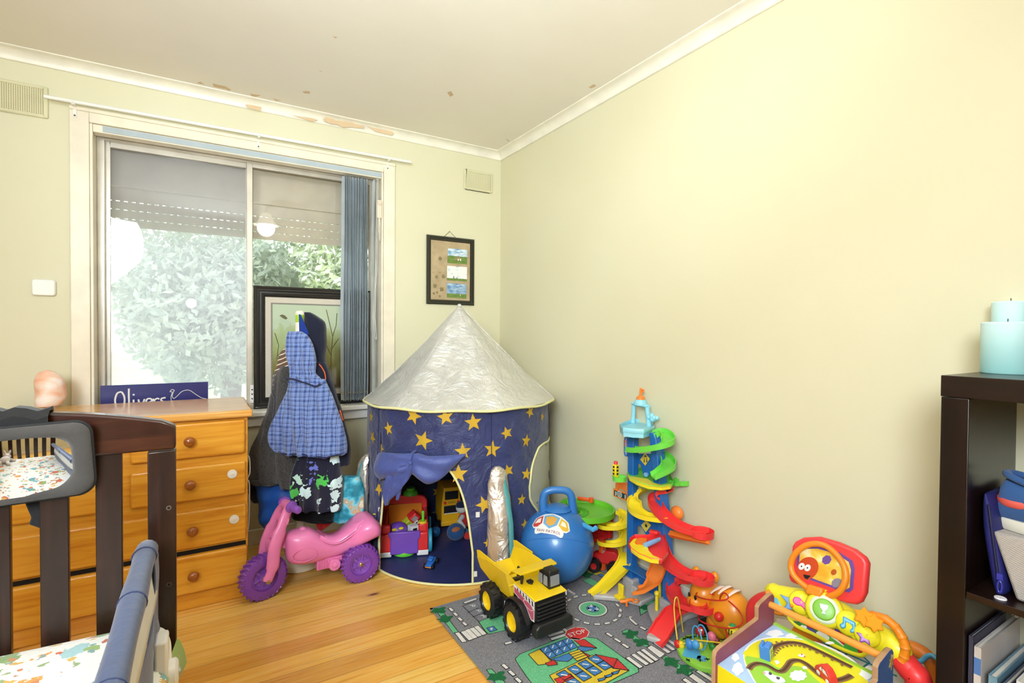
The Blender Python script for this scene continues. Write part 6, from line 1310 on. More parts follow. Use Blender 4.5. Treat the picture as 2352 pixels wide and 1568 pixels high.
# ================================================================ orange tiger toy
TO = pm('#f0951f', .35, coat=.15, var=.04)
tg = thing('tiger_toy', 'orange plastic tiger pull toy with pale back stripes against the wall', 'toy', (1.675, 1.235, ZR))
bcn = Vector((1.684, 1.205, .118))
MB().sph(bcn, (.068, .085, .092), 30, R=Matrix.Rotation(.15, 3, 'X')).sph(bcn+Vector((-.020, .03, -.050)), (.042, .05, .05), 20).sph(bcn+Vector((-.018, -.05, -.048)), (.04, .05, .05), 20).build('body', TO, tg)
hd = MB().sph((1.672, 1.305, .150), (.062, .055, .06), 26).sph((1.63, 1.315, .13), (.035, .035, .03), 16).build('head', TO, tg)
for x, y in ((1.685, 1.275), (1.66, 1.34)): MB().sph((x, y, .225), (.014, .018, .022), 14).build('ear', TO, hd)
mb = MB()
for sx in (0, 1): mb.sph((1.607, 1.30+.028*sx, .155), (.003, .006, .010), 10)
mb.build('eye', BLK_, hd)
mb = MB()
for k in range(3):
    y0 = bcn.y+.050-.034*k; mb.tube([Vector((bcn.x+.0695*math.cos(a)*.98, y0+.006*math.sin(3*a), bcn.z+.0945*math.sin(a)*(1-((y0-bcn.y)/.085)**2)**.5+.004)) for a in [PI*(.30+.42*j/12) for j in range(13)]], [(.003, .003+.006*math.sin(PI*j/12)) for j in range(13)], 8)
mb.build('back_stripe', pm('#f1dcd2', .4), tg)
MB().tube(spline([(1.68, 1.125, .10), (1.67, 1.08, .085), (1.665, 1.03, .105), (1.665, 1.00, .14)], 6), .018, 14).build('tail', TO, tg)
for y in (1.13, 1.285):
    for x in (1.655, 1.735): MB().lathe([(.001, .012), (.018, .012), (.030, .010), (.032, .0), (.030, -.010), (.001, -.012)], (x, y, ZR+.032), 28, R=Matrix.Rotation(PI/2, 3, 'Y')).build('wheel', BLK_, tg)
MB().lathe([(.001, .004), (.026, .004), (.030, .0)], (1.640, 1.222, .070), 28, R=Matrix.Rotation(-PI/2, 3, 'Y')).build('paw_pad', pm('#f2a52c', .35), tg)

# ================================================================ bead maze
bz_ = thing('bead_maze', 'bead maze with a green round base and looping red, yellow and blue wires', 'toy', (1.548, 1.196, ZR))
MB().lathe([(.001, .022), (.098, .022), (.105, .018), (.107, .011), (.105, .003), (.100, .0), (.001, 0)], (1.548, 1.196, ZR), 60, sx=.98).build('base', pm('#8ccb45', .35), bz_)
mb = MB()
for x, y, r, m in ((1590, 1500, 26, 0), (1612, 1512, 14, 0)): 
    p = onz(x, y, ZR+.0226); mb.ngon([p+Vector((r*.0014*(1+.15*math.sin(3*a))*math.cos(a), r*.0011*(1+.15*math.cos(4*a))*math.sin(a), 0)) for a in [2*PI*k/26 for k in range(26)]], m)
for i, (x, y) in enumerate(((1572, 1466), (1579, 1463), (1586, 1463), (1594, 1461), (1602, 1458), (1612, 1462), (1619, 1461), (1608, 1515), (1624, 1513), (1580, 1515))):
    p = onz(x, y, ZR+.0228); a0 = i*1.9; d = Vector((math.cos(a0), math.sin(a0), 0))*.010; s_ = Vector((-d.y, d.x, 0))*.28; mb.ngon([p-d-s_, p+d-s_, p+d+s_, p-d+s_], 1); mb.ngon([p-s_*3-d*.2, p+s_*3-d*.2, p+s_*3+d*.2, p-s_*3+d*.2], 1)
mb.build('printed_pond', [pm('#57b1d8', .4), pm('#20361f', .5)], bz_)
Q7 = lambda x, y, X: onx(1560+x/6.92, 1290+y/6.92, X)
Q5 = lambda x, y, X: onx(1440+x/5.06, 1180+y/5.06, X)
red_path = [(765, 1225), (735, 1050), (700, 900), (668, 740), (650, 640), (656, 550), (715, 492), (778, 545), (745, 600), (610, 612), (420, 592), (282, 545), (285, 492), (400, 488), (580, 530), (750, 600), (900, 720), (990, 840), (1005, 950), (900, 1040), (700, 1048), (450, 990), (325, 925), (308, 862), (400, 832), (560, 832), (700, 878), (800, 935), (845, 1010)]
P = spline([Q7(x, y, 1.60+.05*math.sin(i*.55)) for i, (x, y) in enumerate(red_path)], 6); MB().tube(P, .0026, 8).build('red_wire', plastic('#cf2a22'), bz_)
MB().sph(Q7(632, 872, 1.60), .0165, 20).build('bead', plastic('#d6251f'), bz_)
MB().tube(spline([Q5(x, y, X) for x, y, X in ((588, 1490, 1.50), (560, 1250, 1.52), (548, 1080, 1.53), (562, 980, 1.54), (592, 985, 1.55), (620, 1150, 1.57), (662, 1430, 1.60))], 6), .0026, 8).build('yellow_wire', plastic('#e4c02f'), bz_)
MB().tube(spline([Q5(x, y, X) for x, y, X in ((590, 1525, 1.47), (680, 1500, 1.48), (780, 1468, 1.50), (900, 1475, 1.53), (1113, 1500, 1.58), (1180, 1510, 1.60))], 6), .0026, 8).build('yellow_wire', plastic('#e4c02f'), bz_)
MB().tube(spline([Q5(x, y, X) for x, y, X in ((770, 1450, 1.55), (762, 1360, 1.55), (780, 1305, 1.55), (815, 1310, 1.55), (850, 1380, 1.54), (872, 1480, 1.53), (872, 1590, 1.51))], 6), .0026, 8).build('blue_wire', plastic('#4fa6d8'), bz_)
MB().tube(spline([Q5(x, y, X) for x, y, X in ((820, 1420, 1.57), (825, 1320, 1.57), (850, 1288, 1.57), (890, 1310, 1.57), (925, 1390, 1.565), (935, 1470, 1.55), (900, 1560, 1.54), (872, 1590, 1.53))], 6), .0026, 8).build('blue_wire', plastic('#4fa6d8'), bz_)
for x, y, X, r, col in ((590, 1512, 1.475, .014, '#d2261f'), (632, 1520, 1.48, .013, '#e8cf22'), (724, 1508, 1.49, .017, '#3b83c4'), (800, 1515, 1.50, .015, '#4f9fd6'), (846, 1530, 1.515, .012, '#e6cc2a'), (985, 1425, 1.575, .017, '#e0708c'), (850, 1362, 1.575, .017, '#c8242a'), (1040, 1475, 1.585, .014, '#7d1f24'), (990, 1540, 1.56, .012, '#2c8a3c')):
    b_ = MB().sph(Q5(x, y, X), (r*.8, r, r*1.05), 18).build('bead', plastic(col), bz_)
    if col == '#c8242a': MB().sph(Q5(838, 1352, X-.013), .004, 8).sph(Q5(866, 1350, X-.013), .004, 8).sph(Q5(855, 1376, X-.014), .004, 8).build('white_dot', WHI, b_)
be = Q7(865, 1105, 1.565); b_ = MB().sph(be, (.018, .024, .017), 20).build('bee_bead', plastic('#e9d51e'), bz_); mb = MB()
for dy in (-.004, .006): mb.box(be+Vector((-.0165, dy, 0)), (.004, .003, .018))
mb.build('bee_stripe', BLK_, b_); MB().sph(Q7(850, 1010, 1.57), (.012, .012, .006), 12).build('bead', plastic('#2a9a56'), bz_)

# ================================================================ wooden activity table
wt = thing('activity_table', 'wooden toy table with a train track top, blue house block and orange rod', 'toy table', (1.19, .675, ZR))
EDGE = wood('mdf_edge', '#8f6b4c', '#a9825c', '#b8936b', rough=.6, coat=0, axis=(8, 8, 8)); PURPW = pm('#8c4358', .45, var=.05); NAVW = pm('#33548c', .4, var=.03)
YF, YB_ = .540, .806
prof = [(ony(x, y, .806).x, ony(x, y, .806).z) for x, y in ((1646, 1498), (1655, 1488), (1700, 1454), (1737, 1426), (1742, 1421), (1742, 1396), (1746, 1388), (1770, 1366), (1776, 1364), (1779, 1370))]
xb_, zb_ = prof[-1][0], prof[-1][1]; x0_ = prof[0][0]-.004
full = [(x0_, ZR)]+[(x0_, prof[0][1]-.01)]+prof+[(xb_+.004, ZR)]
def side(y0, d, mats, nm):
    mb = MB(); n = len(full); a = [Vector((x, y0, z)) for x, z in full]; b = [Vector((x, y0+d, z)) for x, z in full]
    mb.add(a+b, [([*range(n)][::-1], 0), ([*range(n, 2*n)], 1)]+[([i, (i+1) % n, n+(i+1) % n, n+i], 2) for i in range(n)]); return mb.build(nm, mats, wt, bevel=.0015)
side(YB_, .012, [PURPW, NAVW, EDGE], 'side_panel'); sp_ = side(YF-.012, .012, [NAVW, PURPW, EDGE], 'side_panel')
S_ = Vector((1.105, .806, .3335)); SB = ony(1778, 1432, .806)
xf, zf, xk, zk = ony(1649, 1525, .806).x, ony(1649, 1525, .806).z, SB.x, SB.z; sl_ = (zk-zf)/(xk-xf)
def ontop(px, py, off=0.0):
    d = ray(px, py); t = (zf+sl_*(CAM.x-xf)-CAM.z)/(d.z-sl_*d.x); p = CAM+d*t; return p+Vector((-sl_, 0, 1)).normalized()*off
def Q4(x, y, off=0.0): return ontop(1600+x/3.92, 1200+y/3.92, off)
MB().loft([[Vector((xf, y, zf-.010)), Vector((xf, y, zf)), Vector((xk, y, zk)), Vector((xk, y, zk-.010))] for y in (YF, YB_)]).build('table_top', pm('#a9c6e6', .4, var=.04), wt, bevel=.001)
MB().b2((xf-.001, YF, ZR+.03), (xf+.010, YB_, zf-.001)).build('front_panel', pm('#e6d515', .4), wt); MB().b2((xk-.008, YF, ZR+.05), (xk, YB_, zk-.001)).build('back_panel', pm('#8cc63a', .4), wt)
MB().b2((xk-.004, YF, zk-.006), (xk+.006, YB_, zk+.003)).build('green_edge', pm('#9ccc3c', .4), wt)
mb = MB()
def art(pts, m, off): mb.ngon([Q4(x, y, off) for x, y in pts], m)
sm = lambda L, k=5: [(p.x, p.y) for p in spline([(x, y, 0) for x, y in L], k, closed=True)]
land = [(432, 1230), (450, 1150), (520, 1085), (640, 1047), (800, 1042), (980, 1065), (1180, 1130), (1400, 1250), (1500, 1360), (1540, 1480), (1400, 1560), (900, 1560), (600, 1480), (480, 1340)]
art(sm([(x+(-10 if x < 900 else 12), y+(-12 if y < 1300 else 12)) for x, y in land]), 0, .0006); art(sm(land), 1, .0010)
art(sm([(440, 1215), (520, 1205), (620, 1240), (740, 1310), (830, 1290), (960, 1310), (1050, 1390), (1150, 1470), (1300, 1560), (900, 1580), (600, 1500), (480, 1340)]), 2, .0014)
art(sm([(430, 1195), (450, 1150), (560, 1130), (640, 1190), (600, 1225)]), 1, .0016)
for c, rx, ry in (((705, 1000), 75, 30), ((860, 1020), 60, 22), ((350, 1215), 35, 34), ((370, 1320), 50, 55), ((1540, 1355), 70, 55), ((1200, 1085), 40, 12)): art([(c[0]+rx*(1+.14*math.sin(5*a))*math.cos(a), c[1]+ry*(1+.14*math.sin(4*a+1))*math.sin(a)) for a in [2*PI*k/30 for k in range(30)]], 0, .0011)
def track(L, w, m, off, dz=0.0):
    P = [Q4(x, y, off) for x, y in [(p.x, p.y) for p in spline([(x, y, 0) for x, y in L], 5)]]; n = len(P)
    for i in range(n-1):
        d0 = (P[min(i+1, n-1)]-P[max(i-1, 0)]); d1 = (P[min(i+2, n-1)]-P[i]); s0 = Vector((-d0.y, d0.x, 0)).normalized()*w/2; s1 = Vector((-d1.y, d1.x, 0)).normalized()*w/2
        mb.ngon([P[i]-s0, P[i+1]-s1, P[i+1]+s1, P[i]+s0], m)
    return P
t1 = [(668, 1205), (678, 1160), (715, 1118), (790, 1092), (880, 1086), (980, 1108), (1100, 1160), (1240, 1228), (1400, 1308)]
t2 = [(470, 1325), (500, 1290), (560, 1272), (640, 1290), (720, 1335), (775, 1340), (815, 1300), (850, 1255), (915, 1245), (985, 1275), (1060, 1335), (1140, 1395), (1250, 1425), (1330, 1410), (1395, 1380)]
for L in (t1, t2[6:]):
    P = [Q4(p.x, p.y, .0017) for p in spline([(x, y, 0) for x, y in L], 4)]
    if L is t1:
        for i in range(2, len(P)-1, 2):
            d = (P[i+1]-P[i-1]).normalized(); s = Vector((-d.y, d.x, 0)).normalized()
            for sg in (-1, 1): q = P[i]+s*.011*sg; mb.ngon([q-d*.003-s*.003, q+d*.003-s*.003, q+d*.003+s*.003, q-d*.003+s*.003], 5)
for L in (t1, t2): track(L, .015, 5, .0020); track(L, .0065, 4, .0026)  # narrow darker strip paints the shade inside each slot, surface stays flat
art([(700, 1250), (735, 1245), (750, 1270), (720, 1285)], 0, .0022); art([(910, 1195), (960, 1185), (985, 1215), (930, 1215)], 0, .0022); art([(940, 1185), (960, 1192), (945, 1205)], 6, .0026); art([(965, 1205), (985, 1212), (970, 1222)], 6, .0026); art([(950, 1300), (990, 1300), (1000, 1325), (960, 1325)], 0, .0022)
art(sm([(600, 1350), (625, 1340), (650, 1345), (690, 1375), (770, 1400), (800, 1440), (740, 1450), (690, 1440), (640, 1400), (605, 1372)]), 0, .0022); art(sm([(655, 1352), (678, 1362), (672, 1380), (650, 1372)]), 3, .0026); art(sm([(598, 1355), (615, 1350), (622, 1370), (606, 1374)]), 7, .0027); art(sm([(720, 1395), (750, 1402), (745, 1420), (722, 1415)]), 3, .0026)
art([(915+75*(1+.09*math.sin(9*a))*math.cos(a), 1385+48*(1+.09*math.sin(9*a))*math.sin(a)) for a in [2*PI*k/40 for k in range(40)]], 0, .0024)
mb.build('top_print_slot_shade', [pm('#e8ecf2', .4), pm('#e4dc22', .4), pm('#97cc3f', .4), pm('#4b4a55', .5), pm('#54391f', .8), pm('#8a6344', .6), pm('#dc5a2c', .5), pm('#e5aeb6', .5)], wt, smooth=False)
MB().cyl((xb_-.018, YF, .444), (xb_-.018, YB_, .440), .0085, n=20).build('rod', wood('orange_rod', '#e0852c', '#ea943a', '#f0a24a', axis=(14, 1, 14)), wt)
# sliding blocks
hb0 = Q4(630, 1215); o = MB(); hM = Matrix.Translation(hb0) @ Matrix.Rotation(-math.atan(sl_), 4, 'Y') @ Matrix.Rotation(.25, 4, 'Z')
MB(hM).prism([(-.012, 0), (.012, 0), (.012, .036), (.006, .036), (.004, .031), (.0, .038), (-.012, .038)], (-.012, 0, 0), (0, 1, 0), (0, 0, 1), .024).build('house_block', pm('#4a86d0', .4), wt, bevel=.0015)
MB(hM).b2((-.010, -.0135, .004), (.010, -.0122, .030)).b2((-.008, -.014, .006), (-.001, -.0134, .014), 1).b2((.002, -.014, .006), (.009, -.0134, .014), 1).b2((-.008, -.014, .018), (-.001, -.0134, .027), 1).b2((.002, -.014, .018), (.009, -.0134, .027), 1).build('house_print', [pm('#cfd67c', .4), pm('#8fae4a', .4)], wt)
cb0 = Q4(1170, 1405); cM = Matrix.Translation(cb0) @ Matrix.Rotation(-math.atan(sl_), 4, 'Y') @ Matrix.Rotation(-.45, 4, 'Z')
cprof = [(-.026, .0), (.026, .0), (.027, .012), (.022, .020), (.013, .023), (.006, .033), (-.012, .033), (-.022, .024), (-.027, .012)]
MB(cM).prism(cprof, (-.009, 0, 0), (0, 1, 0), (0, 0, 1), .018).build('car_block', pm('#dc3a2c', .4), wt, bevel=.0015)
mb = MB(cM)
for y in (-.015, .015): mb.cyl((-.0100, y, .006), (-.0090, y, .006), .0055, n=18)
mb.prism([(-.018, .020), (-.002, .020), (-.002, .029), (-.011, .029)], (-.0098, 0, 0), (0, 1, 0), (0, 0, 1), -.0004).prism([(.001, .020), (.010, .020), (.004, .029), (.001, .029)], (-.0098, 0, 0), (0, 1, 0), (0, 0, 1), -.0004); mb.build('car_print', pm('#f0ece6', .4), wt)
p0 = ony(2047, 1520, .5275); mb = MB(); mb.prism([(.011*x, .018*y) for x, y in star(6, 1, .4)], (p0.x, .5278, p0.z+.0), (1, 0, 0), (0, 0, 1), .0012); mb.build('star_print', pm('#a88a3c', .5), sp_); MB().cyl((ony(2050, 1506, .528).x, .5282, ony(2050, 1506, .528).z), (ony(2050, 1506, .528).x, .5268, ony(2050, 1506, .528).z), .003, n=12).build('rod_pin', pm('#b9a58c', .4), sp_)

# ================================================================ yellow sports activity toy with red backboard
SX = 1.47; K4 = lambda x, y, X=SX: onx(1600+x/3.92, 1200+y/3.92, X)
SY = pm('#ecdf25', .35, coat=.15, var=.03)
sp = thing('sports_activity_toy', 'yellow musical sports toy with red basketball backboard behind the wooden table', 'toy', (1.50, .74, ZR))
pts = [(640, 650), (690, 640), (740, 690), (860, 720), (1000, 740), (1150, 780), (1300, 860), (1450, 960), (1600, 1040), (1720, 1110), (1800, 1180), (1850, 1260)]
P = spline([K4(x, y, 1.505) for x, y in pts], 4); n = len(P); rr = [.012+.030*min(1, i/6)*min(1, (n-i)/5) for i in range(n)]
MB().tube(P, [(r*1.05, r*.75) for r in rr], 16, flat=(0, 0, 1)).build('console', SY, sp)
def disc(c, r, th, m, name, par, X=SX, n=40, ax=(-1, -.45, .55), dome=.3):
    a = Vector(ax).normalized(); R = a.to_track_quat('Z', 'Y').to_matrix(); return MB().lathe([(r, -th), (r, -th*.1), (r*.93, th*.35), (r*.86, th*.45), (r*.5, th*(.45+dome*.5)), (.001, th*(.45+dome))], tuple(c), n, R=R).build(name, m, par, angle=40)
cmid = K4(1150, 785, 1.455); d1 = disc(cmid, .047, .03, SY, 'round_speaker', sp); disc(cmid+Vector((-.012, -.006, .007)), .036, .006, pm('#d6e2c4', .4), 'speaker_ring', d1); disc(cmid+Vector((-.016, -.007, .009)), .027, .006, plastic('#7fbf33'), 'speaker_disc', d1)
ax = Vector((-1, -.45, .55)).normalized(); uu = Vector((.41, -.91, 0)).normalized(); vv_ = ax.cross(uu); vv_ = vv_ if vv_.z > 0 else -vv_
tr_c = cmid+Vector((-.022, -.010, .0125)); MB().prism([(x*.010, y*.012) for x, y in ((-1, 1), (1, 1), (.8, .2), (.3, -.2), (.2, -.6), (.6, -.9), (-.6, -.9), (-.2, -.6), (-.3, -.2), (-.8, .2))], tr_c, uu, vv_, .003).build('trophy_print', WHI, d1)
def spk(r0, r1, nn):
    mb = MB()
    for k in range(nn): a = 2*PI*k/nn; d = uu*math.cos(a)+vv_*math.sin(a); s = (uu*-math.sin(a)+vv_*math.cos(a))*.0011; c = cmid+ax*.0165; mb.ngon([c+d*r0-s, c+d*r1-s, c+d*r1+s, c+d*r0+s])
    return mb.build('speaker_slots', pm('#8fa55a', .5), d1)
spk(.029, .034, 48)
for c, r in (((950, 720), .034), ((1370, 905), .032), ((1535, 1010), .030)): disc(K4(*c, 1.465), r, .03, SY, 'button_mount', sp)
def blob(poly, c, s, m, nm, th=.010): C0 = K4(*c, 1.450); MB().prism([(x*s, y*s) for x, y in poly], C0-ax*.003, uu, vv_, -th if uu.cross(vv_).dot(ax) < 0 else th).build(nm, m, sp, bevel=.003)
blob([(-1.2, .5), (-.9, .9), (-.3, .95), (.2, .6), (.9, .1), (1.2, -.2), (1.0, -.7), (.5, -.6), (0, -.2), (-.6, -.25), (-1.1, .0)], (945, 740), .019, plastic('#e0489c'), 'whistle_button')
blob([(-1, -.3), (-.6, .0), (-.6, .9), (.9, .5), (.9, -.7), (.4, -1), (.2, -.6), (.5, -.4), (.5, .0), (-.2, .2), (-.2, -.5), (-.7, -.8)], (1362, 915), .019, plastic('#45a3cc'), 'note_button')
blob(star(5, 1.1, .55), (1515, 1032), .019, plastic('#a55fc0'), 'star_button'); blob([(-1.3, .9), (1.2, .6), (.6, .0), (1.2, -.6), (-.6, -.9), (-.2, .0)], (830, 725), .020, pm('#4f86c6', .35), 'bird_panel', .004)
MB().sph(K4(858, 748, 1.438), .005, 10).build('orange_stud', ORA, sp)
lo = [(830, 850), (900, 870), (1040, 840), (1250, 930), (1450, 1050), (1520, 1140), (1500, 1190), (1420, 1180), (1250, 1110), (1050, 1000), (900, 930)]
PP = [K4(x, y, 1.455) for x, y in lo]; mb = MB(); cen = sum(PP, Vector())/len(PP); mb.ngon(PP); 
AR = NT('toy_picture_panel', .4); vo = AR.vor(AR.co('Object', (1, 1, 1)), 38); hue = AR.sep(vo.outputs['Color']); AR.color(AR.ramp(hue[0], [(0, '#3f9a3a'), (.34, '#b02a2a'), (.52, '#5fae3c'), (.64, '#4a3f9a'), (.76, '#e9e6e0'), (.84, '#2f7a34'), (.93, '#e07a2c')], 'CONSTANT'))
mb.build('picture_panel', AR.m, sp); MB().tube(spline(PP, 4, closed=True), .0055, 10, closed=True).build('panel_rim', SY, sp)
MB().loft([[p+Vector((x, 0, z)) for x, z in ((-.012, .0), (.02, .02), (.02, -.03), (-.005, -.03))] for p in (K4(860, 980, 1.50), K4(1100, 1060, 1.50))]).build('orange_housing', ORA, sp)
# backboard
bb = [(880, 205), (900, 165), (960, 132), (1090, 128), (1250, 180), (1400, 250), (1490, 320), (1525, 380), (1530, 640), (1500, 715), (1460, 735), (1380, 720), (1200, 650), (1000, 560), (900, 520), (880, 470)]
o0 = K4(1200, 430, 1.50); q = [(K4(x, y, 1.50).y, K4(x, y, 1.50).z) for x, y in bb]
tiltU, tiltV = Vector((-.10, 1, 0)).normalized(), Vector((.22, 0, 1)).normalized()
def bbp(x, y, off=0): p = K4(x, y, 1.50); return o0+tiltU*(p.y-o0.y)+tiltV*(p.z-o0.z)+Vector((-1, 0, .2)).normalized()*off
mb = MB(); F = [bbp(x, y, .012) for x, y in bb]; Bk = [bbp(x, y, -.014) for x, y in bb]; n = len(bb); mb.add(F+Bk, [tuple(range(n)), tuple(range(n, 2*n))[::-1]]+[(i, (i+1) % n, n+(i+1) % n, n+i) for i in range(n)]); brd = mb.build('backboard', pm('#ee3c3c', .42, coat=.05), sp, bevel=.008, seg=3)
mb = MB(); mb.ngon([bbp(x, y, .0125) for x, y in ((930, 235), (960, 212), (1100, 220), (1280, 270), (1400, 350), (1425, 420), (1430, 600), (1400, 630), (1300, 600), (1150, 540), (1000, 480), (945, 440))]); mb.build('purple_border', pm('#6a4a9a', .4), brd)
PC = NT('yellow_picture', .35); n_ = PC.noise(PC.co(), 30, 2); PC.color(PC.ramp(n_.outputs['Fac'], [(.35, '#e2a32a'), (.55, '#e9c24a'), (.7, '#efe2a8')]))
mb = MB(); mb.ngon([bbp(x, y, .0132) for x, y in ((955, 250), (975, 232), (1100, 235), (1260, 285), (1370, 360), (1395, 430), (1400, 585), (1370, 600), (1290, 575), (1150, 520), (1010, 462), (962, 425))]); mb.build('picture', PC.m, brd)
mb = MB(); mb.ngon([bbp(1035+90*math.cos(a), 405+100*math.sin(a), .0138) for a in [2*PI*k/26 for k in range(26)]], 0)
for cx, cy in ((985, 385), (1035, 400)): mb.ngon([bbp(cx+26*math.cos(a), cy+30*math.sin(a), .0144) for a in [2*PI*k/16 for k in range(16)]], 1); mb.ngon([bbp(cx+6*math.cos(a), cy+8*math.sin(a), .0150) for a in [2*PI*k/10 for k in range(10)]], 2)
mb.ngon([bbp(x, y, .0144) for x, y in ((1005, 455), (1070, 470), (1045, 500), (1020, 490))], 2); mb.ngon([bbp(1185+40*math.cos(a), 335+42*math.sin(a), .014) for a in [2*PI*k/7 for k in range(7)]], 3); mb.ngon([bbp(1255+24*math.cos(a), 445+26*math.sin(a), .014) for a in [2*PI*k/16 for k in range(16)]], 4); mb.ngon([bbp(1290+45*math.cos(a), 540+42*math.sin(a), .014) for a in [2*PI*k/9 for k in range(9)]], 5)
mb.build('cartoon_print', [pm('#c9481f', .4), WHI, BLK_, pm('#6f4a98', .4), pm('#b9541c', .4), pm('#8b8290', .4)], brd)
hp_ = [(912, 370), (935, 285), (1000, 215), (1090, 190), (1180, 215), (1270, 290), (1345, 385), (1380, 490), (1365, 580), (1310, 635), (1220, 652), (1110, 605), (1010, 530), (940, 450)]
MB().tube(spline([bbp(x, y, .024+.004*math.sin(i)) for i, (x, y) in enumerate(hp_)], 4, closed=True), .0082, 12, closed=True).build('hoop', ORA, sp)
mb = MB(); mb.loft([[bbp(x, y, o) for x, y, o in ((x0, y0-45, .036), (x0-10, y0+30, .040), (x0-10, y0+45, .02), (x0, y0-45, .02))] for x0, y0 in ((1085, 585), (1215, 630))]); mb.build('hoop_hinge', ORA, sp, bevel=.004)
MB().tube([bbp(1150, 560, 0), K4(1150, 740, 1.50)], [(.03, .016)]*2, 12, flat=(0, 1, 0)).build('backboard_post', SY, sp)
# handle arc, star gears, legs
ha = spline([K4(x, y, 1.485) for x, y in ((1500, 850), (1590, 838), (1700, 868), (1790, 940), (1850, 1030), (1880, 1120), (1870, 1200), (1850, 1240))], 6)
MB().tube(ha, [.0105+(.0016 if i % 6 < 1 else 0) for i in range(len(ha))], 14).build('ridged_handle', ORA, sp)
for c, s in (((1510, 850), .026), ((1600, 905), .024)): C0 = K4(*c, 1.462); MB().prism([(x*s, y*s) for x, y in star(6, 1, .62)], C0, uu, vv_, .012).build('star_gear', pm('#f29a22', .75, spec=.15), sp, bevel=.003)
MB().prism([(x*.012, y*.012) for x, y in star(5, 1, .6)], K4(655, 640, 1.47), uu, vv_, .02).build('star_gear', ORA, sp, bevel=.003)
disc(K4(735, 735, 1.485), .030, .012, ORA, 'spinner', sp); disc(K4(735, 735, 1.474), .020, .008, plastic('#5fb5c9'), 'spinner_disc', sp)
RL = pm('#ea3434', .42, coat=.05)
e0 = K4(1850, 1240, 1.50); MB().tube(spline([e0+Vector((.01, .02, .01)), K4(1930, 1330, 1.50), K4(2010, 1480, 1.50), Vector((1.51, .43+.085, ZR+.05)), Vector((1.51, .52, ZR+.016))], 5), .029, 16).build('leg', RL, sp)
e0 = K4(560, 740, 1.53); MB().tube(spline([K4(680, 690, 1.52), K4(575, 720, 1.53), K4(520, 830, 1.53), Vector((1.55, 1.0, ZR+.10)), Vector((1.55, 1.0, ZR+.016))], 5), .026, 16).build('leg', RL, sp)
# goal net on an orange tube frame behind
NETW = NT('goal_net', .8); NETW.color('#e9e6d4'); gx_ = 1.655
mb = MB(); mb.ngon([K4(x, y, gx_) for x, y in ((720, 860), (1100, 920), (1700, 1120), (1960, 1230), (2130, 1250), (2136, 1500), (2100, 1700), (900, 1700), (720, 1300))]); mb.build('net_backing', NETW.m, sp, solid=.002)
mb = MB(); TQ_ = pm('#2f8ea6', .5)
for a, b in (((1120, 1070), (1800, 1380)), ((1200, 1060), (1320, 1200)), ((1330, 1190), (1440, 1150)), ((1440, 1150), (1560, 1260)), ((1620, 1300), (1800, 1280)), ((1960, 1280), (2135, 1430)), ((2010, 1430), (2140, 1440)), ((1900, 1330), (2020, 1440)), ((1200, 1100), (1110, 1150)), ((1560, 1260), (1450, 1330))): mb.tube([K4(*a, gx_-.003), K4(*b, gx_-.003)], .0022, 6)
mb.build('net_cord', TQ_, sp)
MB().tube(spline([K4(x, y, gx_+.005) for x, y in ((1760, 1100), (1880, 1120), (1980, 1145), (2080, 1215), (2150, 1330), (2190, 1480), (2200, 1650))], 6), .019, 14).build('goal_frame', pm('#e0791f', .4), sp)
MB().tube(spline([K4(x, y, gx_-.018) for x, y in ((1930, 1235), (1980, 1255), (2030, 1240), (2070, 1205), (2120, 1195), (2160, 1225))], 5), .006, 10).build('net_clip', plastic('#5aa9cf'), sp)

# ================================================================ bookcase on the right and what is on it
BK = wood('black_brown_veneer', '#150a07', '#1c0d08', '#28140c', rough=.32, axis=(14, 1.2, 14), coat=.1); BKV = wood('black_brown_upright', '#110805', '#160a07', '#1f0f0a', rough=.3, axis=(14, 14, 1.2), coat=.1)
bk = thing('bookcase', 'black-brown open bookcase at the right edge against the wall', 'bookcase', (1.58, .08, 0))
bx0, bx1, by0, by1 = 1.430, 1.730, -.36, .492
MB().b2((bx0-.001, by0, 1.0235), (bx1, by1+.001, 1.071)).build('top', BK, bk, bevel=.0015)
MB().b2((bx0, by1-.050, 0), (bx1, by1, 1.0225)).build('side', BKV, bk, bevel=.0015); MB().b2((bx0, by0, 0), (bx1, by0+.05, 1.0225)).build('side', BKV, bk, bevel=.0015); MB().b2((bx0+.01, .033, .05), (bx1-.01, .049, 1.0225)).build('divider', BKV, bk)
MB().b2((bx0, by0+.05, .0), (bx1, by1-.05, .05)).build('bottom', BK, bk)
for z in (.585, .163):
    for ya, yb in ((.049, by1-.0505), (by0+.0505, .033)): MB().b2((bx0+.003, ya, z), (bx1-.003, yb, z+.0145)).build('shelf', BK, bk, bevel=.001)
CAND = NT('turquoise_wax', .5); CAND.b.inputs['Subsurface Weight'].default_value = .4; CAND.b.inputs['Subsurface Radius'].default_value = (.01, .02, .02); z_ = CAND.sep(CAND.co('Generated'))[2]; CAND.color(CAND.ramp(CAND.math('ADD', z_, CAND.math('MULTIPLY', CAND.noise(CAND.co(), 12, 3).outputs['Fac'], .25)), [(.1, '#9fd9d6'), (.6, '#b9e4e3'), (1.1, '#cfeeee')]))
def candle(c, r, z1, lab):
    t = thing('pillar_candle', lab, 'candle', (c[0], c[1], 1.071), group=None)
    MB().lathe([(.001, 1.0715), (r-.002, 1.0715), (r, 1.074), (r, z1-.003), (r-.003, z1), (r*.5, z1-.002), (.001, z1-.003)], (c[0], c[1], 0), 44).build('wax', CAND.m, t); MB().cyl((c[0], c[1], z1-.004), (c[0]+.001, c[1], z1+.008), .0012, n=8).build('wick', BLK_, t)
e1 = onx(2266, 850, 1.60); candle((e1.x+RT.x*.048, e1.y+RT.y*.048), .048, 1.1935, 'wide pale turquoise pillar candle at the front of the bookcase top')
